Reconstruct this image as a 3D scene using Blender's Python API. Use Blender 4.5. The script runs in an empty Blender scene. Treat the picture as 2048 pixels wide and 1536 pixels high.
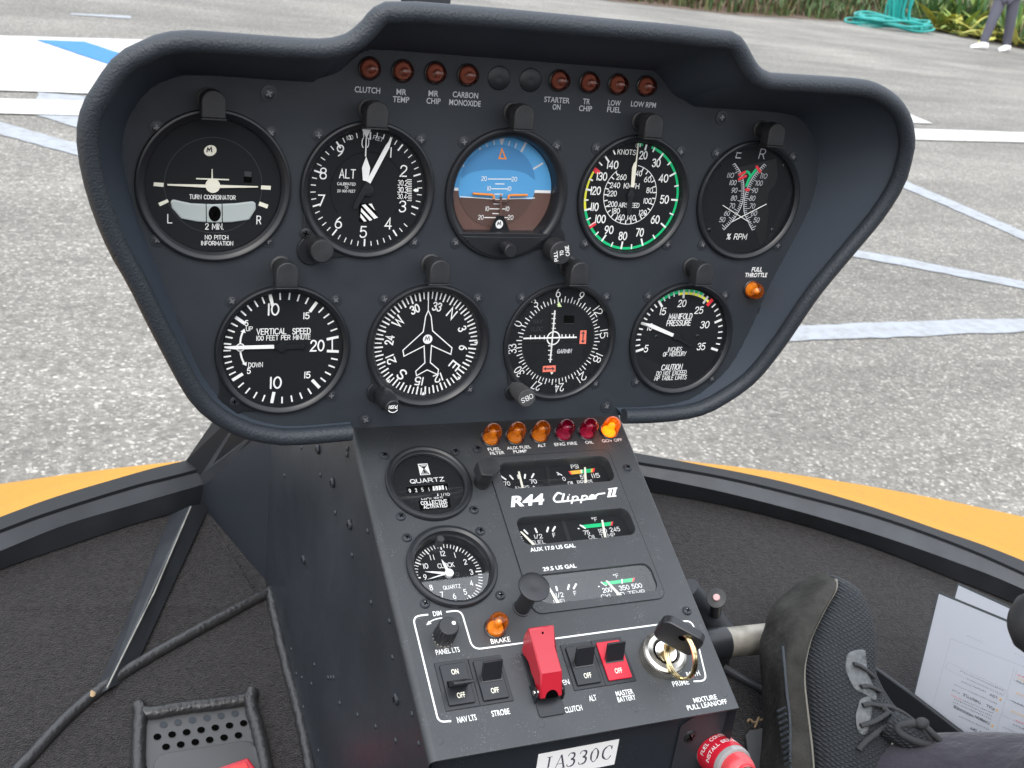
import bpy, bmesh, math, random
from mathutils import Vector, Matrix
random.seed(7)
scene = bpy.context.scene
COL = scene.collection

# ------------------------------------------------------------------ camera
H = 1.30                                     # lens height above the tarmac
FPX = 2257.68                                # focal length in pixels of the 2048 px wide photo
RAW = [[0.92052518, -0.04041772, 0.38858691],
       [-0.37042, -0.40691, 0.83498],
       [0.12437, -0.91257, -0.38954]]        # world axes seen from the camera (x right, y down, z ahead)
def ortho(r):
    a = Vector(r[0]).normalized(); c = Vector(r[2]); c = (c - a * c.dot(a)).normalized()
    b = c.cross(a)
    return Matrix((a, b, c))
W = ortho(RAW)
CAM = Vector((0, 0, H))
cam_data = bpy.data.cameras.new("camera")
cam = bpy.data.objects.new("camera", cam_data)
COL.objects.link(cam)
cm = W @ Matrix(((1, 0, 0), (0, -1, 0), (0, 0, -1)))
cam.matrix_world = Matrix.Translation(CAM) @ cm.to_4x4()
cam_data.sensor_width = 36.0
cam_data.lens = FPX / 2048 * 36
cam_data.clip_start = 0.02
cam_data.clip_end = 2000
cam_data.dof.use_dof = True
cam_data.dof.focus_distance = 0.74
cam_data.dof.aperture_fstop = 26
scene.camera = cam

# ------------------------------------------------------------------ sky, sun, exposure
SUN_EL, SUN_AZ = math.radians(44), math.radians(203)      # azimuth counted from +Y towards +X
world = bpy.data.worlds.new("World")
scene.world = world
world.use_nodes = True
wn = world.node_tree.nodes; wl = world.node_tree.links
bg = wn["Background"]
sky = wn.new("ShaderNodeTexSky")
sky.sky_type = 'NISHITA'
sky.sun_disc = False
sky.sun_elevation = SUN_EL
sky.sun_rotation = SUN_AZ
sky.air_density = 1.2
sky.dust_density = 4.0
sky.ozone_density = 1.0
hs = wn.new("ShaderNodeHueSaturation")
hs.inputs['Saturation'].default_value = 0.62
wl.new(sky.outputs[0], hs.inputs['Color'])
# broken bright cloud: a soft noise deck that is brightest overhead
wtc = wn.new("ShaderNodeTexCoord"); wsx = wn.new("ShaderNodeSeparateXYZ"); wl.new(wtc.outputs['Generated'], wsx.inputs[0])
wno = wn.new("ShaderNodeTexNoise"); wno.inputs['Scale'].default_value = 2.2; wno.inputs['Detail'].default_value = 5; wl.new(wtc.outputs['Generated'], wno.inputs['Vector'])
wcr = wn.new("ShaderNodeMapRange"); wcr.inputs['From Min'].default_value = .30; wcr.inputs['From Max'].default_value = .55; wcr.inputs['To Min'].default_value = .35; wcr.inputs['To Max'].default_value = .85; wl.new(wno.outputs['Fac'], wcr.inputs['Value'])
wz = wn.new("ShaderNodeMapRange"); wz.inputs['From Min'].default_value = 0; wz.inputs['From Max'].default_value = 1; wz.inputs['To Min'].default_value = 4.4; wz.inputs['To Max'].default_value = 17.0; wl.new(wsx.outputs['Z'], wz.inputs['Value'])
wcl = wn.new("ShaderNodeVectorMath"); wcl.operation = 'SCALE'; wcl.inputs[0].default_value = (.93, .97, 1.04); wl.new(wz.outputs[0], wcl.inputs['Scale'])
wmx = wn.new("ShaderNodeMix"); wmx.data_type = 'RGBA'; wl.new(wcr.outputs[0], wmx.inputs[0]); wl.new(hs.outputs[0], wmx.inputs[6]); wl.new(wcl.outputs[0], wmx.inputs[7])
wl.new(wmx.outputs[2], bg.inputs['Color'])
bg.inputs['Strength'].default_value = 0.15
sd = bpy.data.lights.new("sun", 'SUN')
sd.energy = .9
sd.angle = math.radians(28)
sd.color = (1.0, 0.96, 0.90)
sun = bpy.data.objects.new("sun", sd)
COL.objects.link(sun)
sdir = Vector((math.sin(SUN_AZ) * math.cos(SUN_EL), math.cos(SUN_AZ) * math.cos(SUN_EL), math.sin(SUN_EL)))
sun.rotation_euler = (-sdir).to_track_quat('-Z', 'Y').to_euler()
scene.view_settings.view_transform = 'Standard'
scene.view_settings.look = 'None'
scene.view_settings.gamma = 1
scene.view_settings.exposure = 0.66
scene.cycles.max_bounces = 8
scene.cycles.transparent_max_bounces = 16
scene.cycles.use_denoising = True

# ------------------------------------------------------------------ measuring frames
def ray(px, py):
    return W @ Vector(((px - 1024) / FPX, (py - 768) / FPX, 1.0))
def on_plane(px, py, p0, n):
    d = ray(px, py)
    return CAM + d * ((Vector(p0) - CAM).dot(n) / d.dot(n))
def at_axis(px, py, axis, val):
    d = ray(px, py)
    return CAM + d * ((val - CAM[axis]) / d[axis])
def at_depth(px, py, depth):
    return CAM + ray(px, py) * depth
def ground(px, py, z=0.0):
    return at_axis(px, py, 2, z)
def zm(ox, oy, s):
    return lambda x, y: (ox + x / s, oy + y / s)
ZA = zm(260, 160, 3.303); ZB = zm(860, 180, 3.793); ZC = zm(1140, 200, 4.096); ZD = zm(400, 500, 3.413)
ZE = zm(960, 500, 3.303); ZF = zm(720, 820, 3.413); ZG = zm(940, 820, 5.12); ZH = zm(760, 1040, 3.531)
ZI = zm(800, 1180, 3.012); ZJ = zm(1000, 1220, 6.4); ZK = zm(810, 1190, 5.688); ZL = zm(1240, 1180, 5.908)
ZM = zm(1320, 1120, 3.6925); ZN = zm(1600, 1140, 3.88); ZO = zm(1700, 1100, 3.523); ZP = zm(500, 840, 2.207)
ZQ = zm(0, 860, 2.272); ZR = zm(240, 1300, 3.938); ZS = zm(1640, 0, 5.02); ZT = zm(0, 0, 4.5175)
ZU = zm(1400, 100, 2.56); ZV = zm(680, 80, 2.926); ZW = zm(140, 560, 3.2); ZX = zm(1240, 860, 2.535)

class Frame:
    """a local frame in millimetres: x right, y up, z towards the seats"""
    def __init__(s, M, o):
        m = Matrix(M); s.r = Matrix((m.col[0].normalized(), m.col[1].normalized(), m.col[2].normalized())).transposed()
        s.o = Vector(o); s.n = s.r.col[2].copy()
    def px(s, px, py, z=0.0):
        p = on_plane(px, py, s.o + s.n * (z * .001), s.n)
        q = s.r.transposed() @ (p - s.o)
        return (q.x * 1000, q.y * 1000)
    def mat(s, x=0, y=0, z=0):
        return Matrix.Translation(s.o + s.r @ Vector((x, y, z)) * .001) @ s.r.to_4x4()
    def w(s, x, y, z=0):
        return s.o + s.r @ Vector((x, y, z)) * .001
cT = Vector((-0.0029757, -0.1196617, 0.7131791)); cT2 = Vector((-0.05648, 0.06779, 0.76692))
PAN = Frame([[1, 0, 0], [0, 0.0749787, -0.9971851], [0, 0.9971851, 0.0749787]], W @ cT + CAM)
CON = Frame([[0.9999925, 0.0038657, -0.0002013], [-0.0035437, 0.8933123, -0.4494225], [-0.0015576, 0.4494198, 0.8933193]], (0.24328, 0.63371, 0.93243))

# ------------------------------------------------------------------ materials
MATS = {}
def mat(name, col, rough=.5, metal=0.0, spec=.5, bump=None, noise=None, trans=0.0, emit=None, coat=0.0, sheen=0.0):
    """bump=(scale, strength, distance, detail); noise=(scale, amount) varies the base colour"""
    m = bpy.data.materials.new(name); m.use_nodes = True
    n = m.node_tree.nodes; l = m.node_tree.links
    b = n["Principled BSDF"]
    b.inputs['Base Color'].default_value = (*col, 1)
    b.inputs['Roughness'].default_value = rough
    b.inputs['Metallic'].default_value = metal
    b.inputs['Specular IOR Level'].default_value = spec
    b.inputs['Transmission Weight'].default_value = trans
    b.inputs['Coat Weight'].default_value = coat
    b.inputs['Sheen Weight'].default_value = sheen
    if emit:
        b.inputs['Emission Color'].default_value = (*emit[0], 1)
        b.inputs['Emission Strength'].default_value = emit[1]
    if bump or noise:
        tc = n.new("ShaderNodeTexCoord")
    if bump:
        t = n.new("ShaderNodeTexNoise"); t.inputs['Scale'].default_value = bump[0]; t.inputs['Detail'].default_value = bump[3]
        l.new(tc.outputs['Object'], t.inputs['Vector'])
        bp = n.new("ShaderNodeBump"); bp.inputs['Strength'].default_value = bump[1]; bp.inputs['Distance'].default_value = bump[2]
        l.new(t.outputs['Fac'], bp.inputs['Height']); l.new(bp.outputs[0], b.inputs['Normal'])
    if noise and rough < .6:
        t3 = n.new("ShaderNodeTexNoise"); t3.inputs['Scale'].default_value = noise[0] * 1.7; t3.inputs['Detail'].default_value = 7; t3.inputs['Roughness'].default_value = .7
        l.new(tc.outputs['Object'], t3.inputs['Vector'])
        mr3 = n.new("ShaderNodeMapRange"); mr3.inputs['From Min'].default_value = .3; mr3.inputs['From Max'].default_value = .7; mr3.inputs['To Min'].default_value = rough * .82; mr3.inputs['To Max'].default_value = min(1, rough * 1.22)
        l.new(t3.outputs['Fac'], mr3.inputs['Value']); l.new(mr3.outputs[0], b.inputs['Roughness'])
    if noise:
        t2 = n.new("ShaderNodeTexNoise"); t2.inputs['Scale'].default_value = noise[0]; t2.inputs['Detail'].default_value = 6
        l.new(tc.outputs['Object'], t2.inputs['Vector'])
        mr = n.new("ShaderNodeMapRange"); mr.inputs['From Min'].default_value = .3; mr.inputs['From Max'].default_value = .7
        mr.inputs['To Min'].default_value = 1 - noise[1]; mr.inputs['To Max'].default_value = 1 + noise[1]
        l.new(t2.outputs['Fac'], mr.inputs['Value'])
        mx = n.new("ShaderNodeVectorMath"); mx.operation = 'SCALE'; mx.inputs[0].default_value = col
        l.new(mr.outputs[0], mx.inputs['Scale']); l.new(mx.outputs[0], b.inputs['Base Color'])
    MATS[name] = m
    return m

def specks(m, scale, thr, col, amount=1.0, stretch=None):
    """dust specks: small light cells scattered over a surface"""
    n = m.node_tree.nodes; l = m.node_tree.links; b = n["Principled BSDF"]
    tc = n.new("ShaderNodeTexCoord"); v = n.new("ShaderNodeTexVoronoi"); v.inputs['Scale'].default_value = scale
    vec = tc.outputs['Object']
    if stretch:
        mp = n.new("ShaderNodeMapping"); mp.inputs['Scale'].default_value = stretch
        l.new(vec, mp.inputs[0]); vec = mp.outputs[0]
    l.new(vec, v.inputs['Vector'])
    big = n.new("ShaderNodeTexNoise"); big.inputs['Scale'].default_value = scale / 14; l.new(vec, big.inputs['Vector'])
    mr = n.new("ShaderNodeMapRange"); mr.inputs['From Min'].default_value = .35; mr.inputs['From Max'].default_value = .7
    mr.inputs['To Min'].default_value = 0; mr.inputs['To Max'].default_value = thr; l.new(big.outputs['Fac'], mr.inputs['Value'])
    lt = n.new("ShaderNodeMath"); lt.operation = 'LESS_THAN'; l.new(v.outputs['Distance'], lt.inputs[0]); l.new(mr.outputs[0], lt.inputs[1])
    ml = n.new("ShaderNodeMath"); ml.operation = 'MULTIPLY'; ml.inputs[1].default_value = amount; l.new(lt.outputs[0], ml.inputs[0])
    mix = n.new("ShaderNodeMix"); mix.data_type = 'RGBA'
    src = b.inputs['Base Color'].links[0].from_socket if b.inputs['Base Color'].links else None
    if src: l.new(src, mix.inputs[6])
    else: mix.inputs[6].default_value = b.inputs['Base Color'].default_value
    mix.inputs[7].default_value = (*col, 1)
    l.new(ml.outputs[0], mix.inputs[0]); l.new(mix.outputs[2], b.inputs['Base Color'])
    return m

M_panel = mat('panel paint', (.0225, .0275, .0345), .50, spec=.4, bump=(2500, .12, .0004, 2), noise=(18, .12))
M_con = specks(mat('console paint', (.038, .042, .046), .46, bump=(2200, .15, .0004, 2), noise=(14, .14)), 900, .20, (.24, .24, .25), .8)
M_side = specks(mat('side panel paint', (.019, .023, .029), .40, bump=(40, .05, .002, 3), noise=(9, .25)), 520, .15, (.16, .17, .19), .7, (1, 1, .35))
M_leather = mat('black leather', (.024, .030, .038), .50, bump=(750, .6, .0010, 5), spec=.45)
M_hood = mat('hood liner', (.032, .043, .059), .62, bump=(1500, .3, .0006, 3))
M_plastic = mat('black plastic', (.014, .015, .018), .36, bump=(1800, .08, .0003, 2))
M_plasticr = mat('worn black plastic', (.020, .021, .023), .50, bump=(900, .2, .0004, 3), noise=(60, .4))
M_bezel = mat('bezel enamel', (.010, .0115, .0145), .38)
M_bezel_in = mat('dial well', (.0045, .005, .006), .5)
M_dial = mat('dial black', (.0078, .0095, .0115), .7, spec=.2)
M_grey = mat('dial grey', (.030, .033, .036), .6)
M_slot = mat('worn screw slot', (.20, .20, .21), .4, metal=.4)
M_white = mat('white print', (.80, .81, .80), .5)
M_dimw = mat('caption print', (.55, .57, .60), .5)
M_cream = mat('cream lume', (.80, .78, .66), .5)
M_green = mat('green print', (.0, .50, .18), .5)
M_yellow = mat('yellow print', (.80, .78, .05), .5)
M_red = mat('red print', (.75, .03, .05), .5)
M_pink = mat('coral flag', (.80, .19, .13), .5)
M_orange = mat('orange print', (.85, .27, .03), .5)
M_amber_p = mat('amber print', (.85, .45, .06), .5)
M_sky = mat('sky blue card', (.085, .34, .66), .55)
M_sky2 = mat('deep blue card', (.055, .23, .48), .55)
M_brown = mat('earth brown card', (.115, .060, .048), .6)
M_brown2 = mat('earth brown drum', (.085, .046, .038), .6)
M_screw = mat('blackened steel', (.045, .047, .05), .32, metal=.7)
M_screwp = mat('painted screw', (.022, .026, .032), .42)
M_steel = mat('worn steel', (.55, .53, .48), .28, metal=1.0, noise=(90, .15))
M_chrome = mat('satin chrome', (.72, .70, .66), .20, metal=1.0)
M_brass = mat('brass wire', (.78, .62, .34), .18, metal=1.0)
M_alu = mat('brushed grip metal', (.30, .28, .24), .50, metal=.6, noise=(55, .35), bump=(300, .3, .0008, 5))
M_vial = mat('vial fluid', (.42, .47, .46), .25, coat=.6)
M_redplastic = mat('red plastic', (.40, .012, .026), .33, coat=.25, bump=(900, .05, .0003, 2))
M_redswitch = mat('red switch plate', (.55, .010, .030), .42)
M_redcap = mat('red anodised', (.55, .05, .06), .35, coat=.3)
M_carpet = mat('carpet', (.0205, .018, .019), .95, spec=.1, bump=(700, 1.0, .004, 6), noise=(220, .55), sheen=.12)
M_beam = mat('satin black beam', (.026, .029, .034), .42, bump=(300, .08, .0008, 3), noise=(30, .2))
M_rubberseal = mat('rubber seal', (.010, .012, .015), .55)
M_piping = mat('leather piping', (.022, .022, .023), .34, bump=(260, .5, .0025, 5))
M_ventp = mat('vent plastic', (.055, .056, .058), .52, bump=(1200, .15, .0004, 2))
M_hole = mat('open hole', (.002, .002, .002), .9, spec=0)
M_cloth = mat('grey trouser cloth', (.036, .034, .044), .9, spec=.15, bump=(26, .7, .014, 5), noise=(20, .2), sheen=.15)
M_paper = mat('white paper', (.60, .615, .66), .55)
M_ink = mat('black ink', (.03, .03, .035), .7)
M_inkg = mat('grey ink', (.33, .34, .37), .7)
M_skin = mat('skin', (.50, .30, .22), .5)
M_sock = mat('white cloth', (.62, .58, .53), .9)
M_shoe_w = mat('white shoe leather', (.85, .85, .85), .5)
M_placard = mat('white placard', (.82, .82, .82), .4)

def two_sided_fresnel(n, l, ior):
    fr = n.new("ShaderNodeFresnel"); ge = n.new("ShaderNodeNewGeometry")
    mr = n.new("ShaderNodeMapRange"); mr.inputs['To Min'].default_value = ior; mr.inputs['To Max'].default_value = 1 / ior
    l.new(ge.outputs['Backfacing'], mr.inputs['Value']); l.new(mr.outputs[0], fr.inputs[0])
    return fr

def lens_mat(name, col, glow=None, dif=.18):
    m = bpy.data.materials.new(name); m.use_nodes = True
    n = m.node_tree.nodes; l = m.node_tree.links
    n.remove(n["Principled BSDF"])
    out = n["Material Output"]
    tr = n.new("ShaderNodeBsdfTransparent"); tr.inputs[0].default_value = (*[min(1, c ** .42) for c in col], 1)
    tl = n.new("ShaderNodeBsdfTranslucent"); tl.inputs[0].default_value = (*col, 1)
    df = n.new("ShaderNodeBsdfDiffuse"); df.inputs[0].default_value = (*[c * .7 for c in col], 1)
    gl = n.new("ShaderNodeBsdfGlossy"); gl.inputs['Roughness'].default_value = .06
    fr = two_sided_fresnel(n, l, 1.5)
    a = n.new("ShaderNodeMixShader"); a.inputs[0].default_value = .24
    l.new(tr.outputs[0], a.inputs[1]); l.new(tl.outputs[0], a.inputs[2])
    a2 = n.new("ShaderNodeMixShader"); a2.inputs[0].default_value = dif
    l.new(a.outputs[0], a2.inputs[1]); l.new(df.outputs[0], a2.inputs[2])
    b = n.new("ShaderNodeMixShader"); l.new(fr.outputs[0], b.inputs[0]); l.new(a2.outputs[0], b.inputs[1]); l.new(gl.outputs[0], b.inputs[2])
    if glow:
        em = n.new("ShaderNodeEmission"); em.inputs[0].default_value = (*glow[0], 1); em.inputs[1].default_value = glow[1]
        ad = n.new("ShaderNodeAddShader"); l.new(b.outputs[0], ad.inputs[0]); l.new(em.outputs[0], ad.inputs[1])
        l.new(ad.outputs[0], out.inputs[0])
    else:
        l.new(b.outputs[0], out.inputs[0])
    return m
M_lens_dim = lens_mat('dark amber lens', (.30, .080, .055), dif=.03)
M_lens_amber = lens_mat('amber lens', (1.0, .28, .012), dif=.05)
M_lens_red = lens_mat('ruby lens', (.50, .01, .07), dif=.06)
M_lens_lit = lens_mat('lit amber lens', (1.0, .28, .012), ((1.0, .17, .004), .10), dif=.05)
M_bulb = mat('bulb metal', (.95, .90, .80), .35, metal=.2)
M_bulb_lit = mat('lit filament', (1, .8, .4), .4, emit=((1.0, .34, .03), 1.7))
M_well = mat('lamp reflector', (.8, .7, .5), .4, metal=.3)

def glass_mat(name, tint=(1, 1, 1), rough=.02, ior=1.5, dust=0.0):
    m = bpy.data.materials.new(name); m.use_nodes = True
    n = m.node_tree.nodes; l = m.node_tree.links
    n.remove(n["Principled BSDF"])
    tr = n.new("ShaderNodeBsdfTransparent"); tr.inputs[0].default_value = (*tint, 1)
    gl = n.new("ShaderNodeBsdfGlossy"); gl.inputs['Roughness'].default_value = rough
    fr = two_sided_fresnel(n, l, ior)
    b = n.new("ShaderNodeMixShader"); l.new(fr.outputs[0], b.inputs[0]); l.new(tr.outputs[0], b.inputs[1]); l.new(gl.outputs[0], b.inputs[2])
    last = b
    if dust:
        df = n.new("ShaderNodeBsdfDiffuse"); df.inputs[0].default_value = (.6, .6, .6, 1)
        tc = n.new("ShaderNodeTexCoord"); v = n.new("ShaderNodeTexNoise"); v.inputs['Scale'].default_value = 1600; v.inputs['Detail'].default_value = 2
        l.new(tc.outputs['Object'], v.inputs['Vector'])
        mr = n.new("ShaderNodeMapRange"); mr.inputs['From Min'].default_value = .52; mr.inputs['From Max'].default_value = .72
        mr.inputs['To Min'].default_value = dust * .2; mr.inputs['To Max'].default_value = dust; l.new(v.outputs['Fac'], mr.inputs['Value'])
        c = n.new("ShaderNodeMixShader"); l.new(mr.outputs[0], c.inputs[0]); l.new(b.outputs[0], c.inputs[1]); l.new(df.outputs[0], c.inputs[2])
        last = c
    l.new(last.outputs[0], n["Material Output"].inputs[0])
    return m
M_glass = glass_mat('gauge glass', dust=.004)
M_glass_d = glass_mat('dusty gauge glass', dust=.018, ior=1.85)
M_acrylic = glass_mat('windshield acrylic', (.97, .98, .98), .01, 1.3)
M_sleeve = glass_mat('clear sleeve', (.95, .96, .97), .12, 1.5)
# ------------------------------------------------------------------ mesh builder
class MB:
    def __init__(s, k=.001):
        s.v = []; s.f = []; s.m = []; s.k = k; s.mats = []; s.z = 0.0
    def mi(s, m):
        if m is None: return 0
        if m not in s.mats: s.mats.append(m)
        return s.mats.index(m)
    def add(s, vs, fs, m=None, M=None):
        b = len(s.v); i = s.mi(m)
        for p in vs:
            p = Vector(p) if len(p) == 3 else Vector((p[0], p[1], 0))
            s.v.append(M @ p if M else p)
        for f in fs:
            s.f.append([b + j for j in f]); s.m.append(i)
        return s
    def box(s, x0, x1, y0, y1, z0, z1, m=None, M=None):
        v = [(x, y, z) for z in (z0, z1) for y in (y0, y1) for x in (x0, x1)]
        return s.add(v, [(0, 2, 3, 1), (4, 5, 7, 6), (0, 1, 5, 4), (2, 6, 7, 3), (0, 4, 6, 2), (1, 3, 7, 5)], m, M)
    def prism(s, pts, z0, z1, m=None, M=None):
        n = len(pts)
        v = [(p[0], p[1], z0) for p in pts] + [(p[0], p[1], z1) for p in pts]
        f = [tuple(range(n - 1, -1, -1)), tuple(range(n, 2 * n))] + [(i, (i + 1) % n, n + (i + 1) % n, n + i) for i in range(n)]
        return s.add(v, f, m, M)
    def poly(s, pts, z=0.0, m=None, M=None):
        return s.add([(p[0], p[1], z) for p in pts], [tuple(range(len(pts)))], m, M)
    def lathe(s, prof, n=48, cx=0, cy=0, m=None, M=None, a0=0, a1=360):
        full = abs(a1 - a0) >= 360
        k = n if full else n + 1
        v = []; f = []
        for r, z in prof:
            for i in range(k):
                a = math.radians(a0 + (a1 - a0) * i / n)
                v.append((cx + r * math.cos(a), cy + r * math.sin(a), z))
        for j in range(len(prof) - 1):
            for i in range(n):
                i2 = (i + 1) % k
                f.append((j * k + i, j * k + i2, (j + 1) * k + i2, (j + 1) * k + i))
        return s.add(v, f, m, M)
    def disc(s, r, z, n=48, cx=0, cy=0, m=None, M=None):
        return s.add([(cx + r * math.cos(2 * math.pi * i / n), cy + r * math.sin(2 * math.pi * i / n), z) for i in range(n)], [tuple(range(n))], m, M)
    def tube(s, pts, r, n=10, m=None, closed=False, cap=True, flat=1.0):
        P = [Vector(p) for p in pts]; N = len(P)
        if N < 2: return s
        rr = r if isinstance(r, (list, tuple)) else [r] * N
        rings = []; up = None
        for i in range(N):
            if closed: t = P[(i + 1) % N] - P[i - 1]
            else: t = P[min(i + 1, N - 1)] - P[max(i - 1, 0)]
            t.normalize()
            if up is None:
                up = Vector((0, 0, 1)) if abs(t.z) < .9 else Vector((1, 0, 0))
            a = t.cross(up)
            if a.length < 1e-6: a = t.cross(Vector((.3, .8, .2)))
            a.normalize(); b = a.cross(t).normalized(); up = b
            rings.append([P[i] + (a * math.cos(2 * math.pi * j / n) + b * math.sin(2 * math.pi * j / n) * flat) * rr[i] for j in range(n)])
        return s.loft(rings, m, closed, cap)
    def loft(s, rings, m=None, closed=False, cap=True, open_ring=False):
        n = len(rings[0]); N = len(rings); v = [p for r in rings for p in r]; f = []
        for i in range(N if closed else N - 1):
            i2 = (i + 1) % N
            for j in range(n - 1 if open_ring else n):
                j2 = (j + 1) % n
                f.append((i * n + j, i * n + j2, i2 * n + j2, i2 * n + j))
        if cap and not closed and not open_ring:
            f.append(tuple(range(n - 1, -1, -1))); f.append(tuple((N - 1) * n + j for j in range(n)))
        return s.add(v, f, m)
    def sphere(s, c, r, m=None, nu=16, nv=10, sc=(1, 1, 1), M=None):
        v = []; f = []
        for j in range(nv + 1):
            th = math.pi * j / nv
            for i in range(nu):
                a = 2 * math.pi * i / nu
                v.append((c[0] + r * sc[0] * math.sin(th) * math.cos(a), c[1] + r * sc[1] * math.sin(th) * math.sin(a), c[2] + r * sc[2] * math.cos(th)))
        for j in range(nv):
            for i in range(nu):
                f.append((j * nu + i, (j + 1) * nu + i, (j + 1) * nu + (i + 1) % nu, j * nu + (i + 1) % nu))
        return s.add(v, f, m, M)
    # flat graphics: every stroke lies a hair above the one before
    def up(s, d=.004):
        s.z += d; return s.z
    def ribbon(s, pts, w, m=None, closed=False, cap=True):
        P = [Vector((p[0], p[1])) for p in pts]
        Q = [P[0]]
        for p in P[1:]:
            if (p - Q[-1]).length > 1e-5: Q.append(p)
        P = Q; n = len(P); z = s.up()
        if n < 2: return s
        L = []; R = []
        for i in range(n):
            a = P[i - 1] if (closed or i > 0) else P[i]
            c = P[(i + 1) % n] if (closed or i < n - 1) else P[i]
            d0 = (P[i] - a); d1 = (c - P[i])
            d0 = d0.normalized() if d0.length > 1e-9 else d1.normalized()
            d1 = d1.normalized() if d1.length > 1e-9 else d0
            t = d0 + d1
            t = t.normalized() if t.length > 1e-6 else d0
            nn = Vector((-t.y, t.x)); n0 = Vector((-d0.y, d0.x))
            k = max(.45, nn.dot(n0))
            L.append(P[i] + nn * (w / 2 / k)); R.append(P[i] - nn * (w / 2 / k))
        v = [(p.x, p.y, z) for p in R] + [(p.x, p.y, z) for p in L]
        f = [(i, (i + 1) % n, n + (i + 1) % n, n + i) for i in range(n if closed else n - 1)]
        if cap and not closed:
            for e, d in ((0, P[0] - P[1]), (n - 1, P[-1] - P[-2])):
                a0 = math.atan2(d.y, d.x); b = len(v); c = P[e]
                seq = [R[e], L[e]] if e == n - 1 else [L[e], R[e]]
                v.append((seq[0].x, seq[0].y, z))
                for q in range(1, 5):
                    a = a0 - math.pi / 2 + math.pi * q / 5
                    v.append((c.x + w / 2 * math.cos(a), c.y + w / 2 * math.sin(a), z))
                v.append((seq[1].x, seq[1].y, z))
                f.append(tuple(range(b, b + 6)))
        return s.add(v, f, m)
    def flat(s, pts, m=None):
        return s.poly(pts, s.up(), m)
    def arc(s, r0, r1, a0, a1, m=None, cx=0, cy=0, n=40):
        """ring sector, angles clockwise from the top in degrees"""
        z = s.up(); v = []
        for i in range(n + 1):
            a = math.radians(a0 + (a1 - a0) * i / n)
            v.append((cx + r0 * math.sin(a), cy + r0 * math.cos(a), z)); v.append((cx + r1 * math.sin(a), cy + r1 * math.cos(a), z))
        return s.add(v, [(2 * i, 2 * i + 2, 2 * i + 3, 2 * i + 1) if r1 > r0 else (2 * i, 2 * i + 1, 2 * i + 3, 2 * i + 2) for i in range(n)], m)
    def tick(s, a, r0, r1, w, m=None, cx=0, cy=0):
        a = math.radians(a); d = Vector((math.sin(a), math.cos(a))); q = Vector((d.y, -d.x)) * w / 2; c = Vector((cx, cy))
        return s.flat([c + d * r0 - q, c + d * r0 + q, c + d * r1 + q, c + d * r1 - q], m)
    def text(s, t, x, y, h, w=.12, m=None, rot=0, slant=0, sx=1.0, sp=.35, align='c', width=None):
        """engraved stroke lettering: h = cap height, w = stroke as a share of h"""
        adv = []; tot = 0
        for ch in t:
            g = GLYPH.get(ch); gw = g[0] if g else 2.2
            adv.append((g, tot, gw)); tot += gw + sp * 4
        tot -= sp * 4
        k = h / 6.0; w *= 1.03 if h > 3.2 else .92
        if width: sx = max(.2, (width - w * h) / (tot * k))
        ox = {'c': -tot / 2, 'l': 0, 'r': -tot}[align]
        ca, sa = math.cos(math.radians(rot)), math.sin(math.radians(rot))
        for g, o, gw in adv:
            if not g: continue
            for st in g[1]:
                pts = []
                for (gx, gy) in st[1]:
                    lx = (gx + o + ox) * k * sx + (gy - 3) * k * slant; ly = (gy - 3) * k
                    pts.append((x + lx * ca - ly * sa, y + lx * sa + ly * ca))
                s.z -= .0025
                s.ribbon(pts, h * w, m, closed=st[0])
        return s
    def build(s, name, m=None, parent=None, bevel=0, seg=2, angle=35, smooth=True, M=None):
        me = bpy.data.meshes.new(name)
        me.from_pydata([v * s.k for v in s.v], [], s.f)
        if s.mats:
            for q in s.mats: me.materials.append(q)
            me.polygons.foreach_set('material_index', s.m)
        elif m: me.materials.append(m)
        if smooth:
            me.polygons.foreach_set('use_smooth', [True] * len(me.polygons))
            me.set_sharp_from_angle(angle=math.radians(angle))
        me.update()
        o = bpy.data.objects.new(name, me); COL.objects.link(o)
        if parent is not None: o.parent = parent
        if M is not None: o.matrix_local = M
        if bevel:
            b = o.modifiers.new('bevel', 'BEVEL'); b.width = bevel * s.k; b.segments = seg; b.limit_method = 'ANGLE'; b.angle_limit = math.radians(40)
            b.harden_normals = False
        return o

def catmull(pts, closed=False, n=6):
    P = [Vector(p) for p in pts]; N = len(P); out = []
    for i in range(N if closed else N - 1):
        if closed: a, b, c, d = P[i - 1], P[i], P[(i + 1) % N], P[(i + 2) % N]
        else: a, b, c, d = P[max(i - 1, 0)], P[i], P[i + 1], P[min(i + 2, N - 1)]
        for j in range(n):
            t = j / n
            out.append(.5 * ((2 * b) + (c - a) * t + (2 * a - 5 * b + 4 * c - d) * t * t + (3 * b - a - 3 * c + d) * t ** 3))
    if not closed: out.append(P[-1])
    return out

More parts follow.
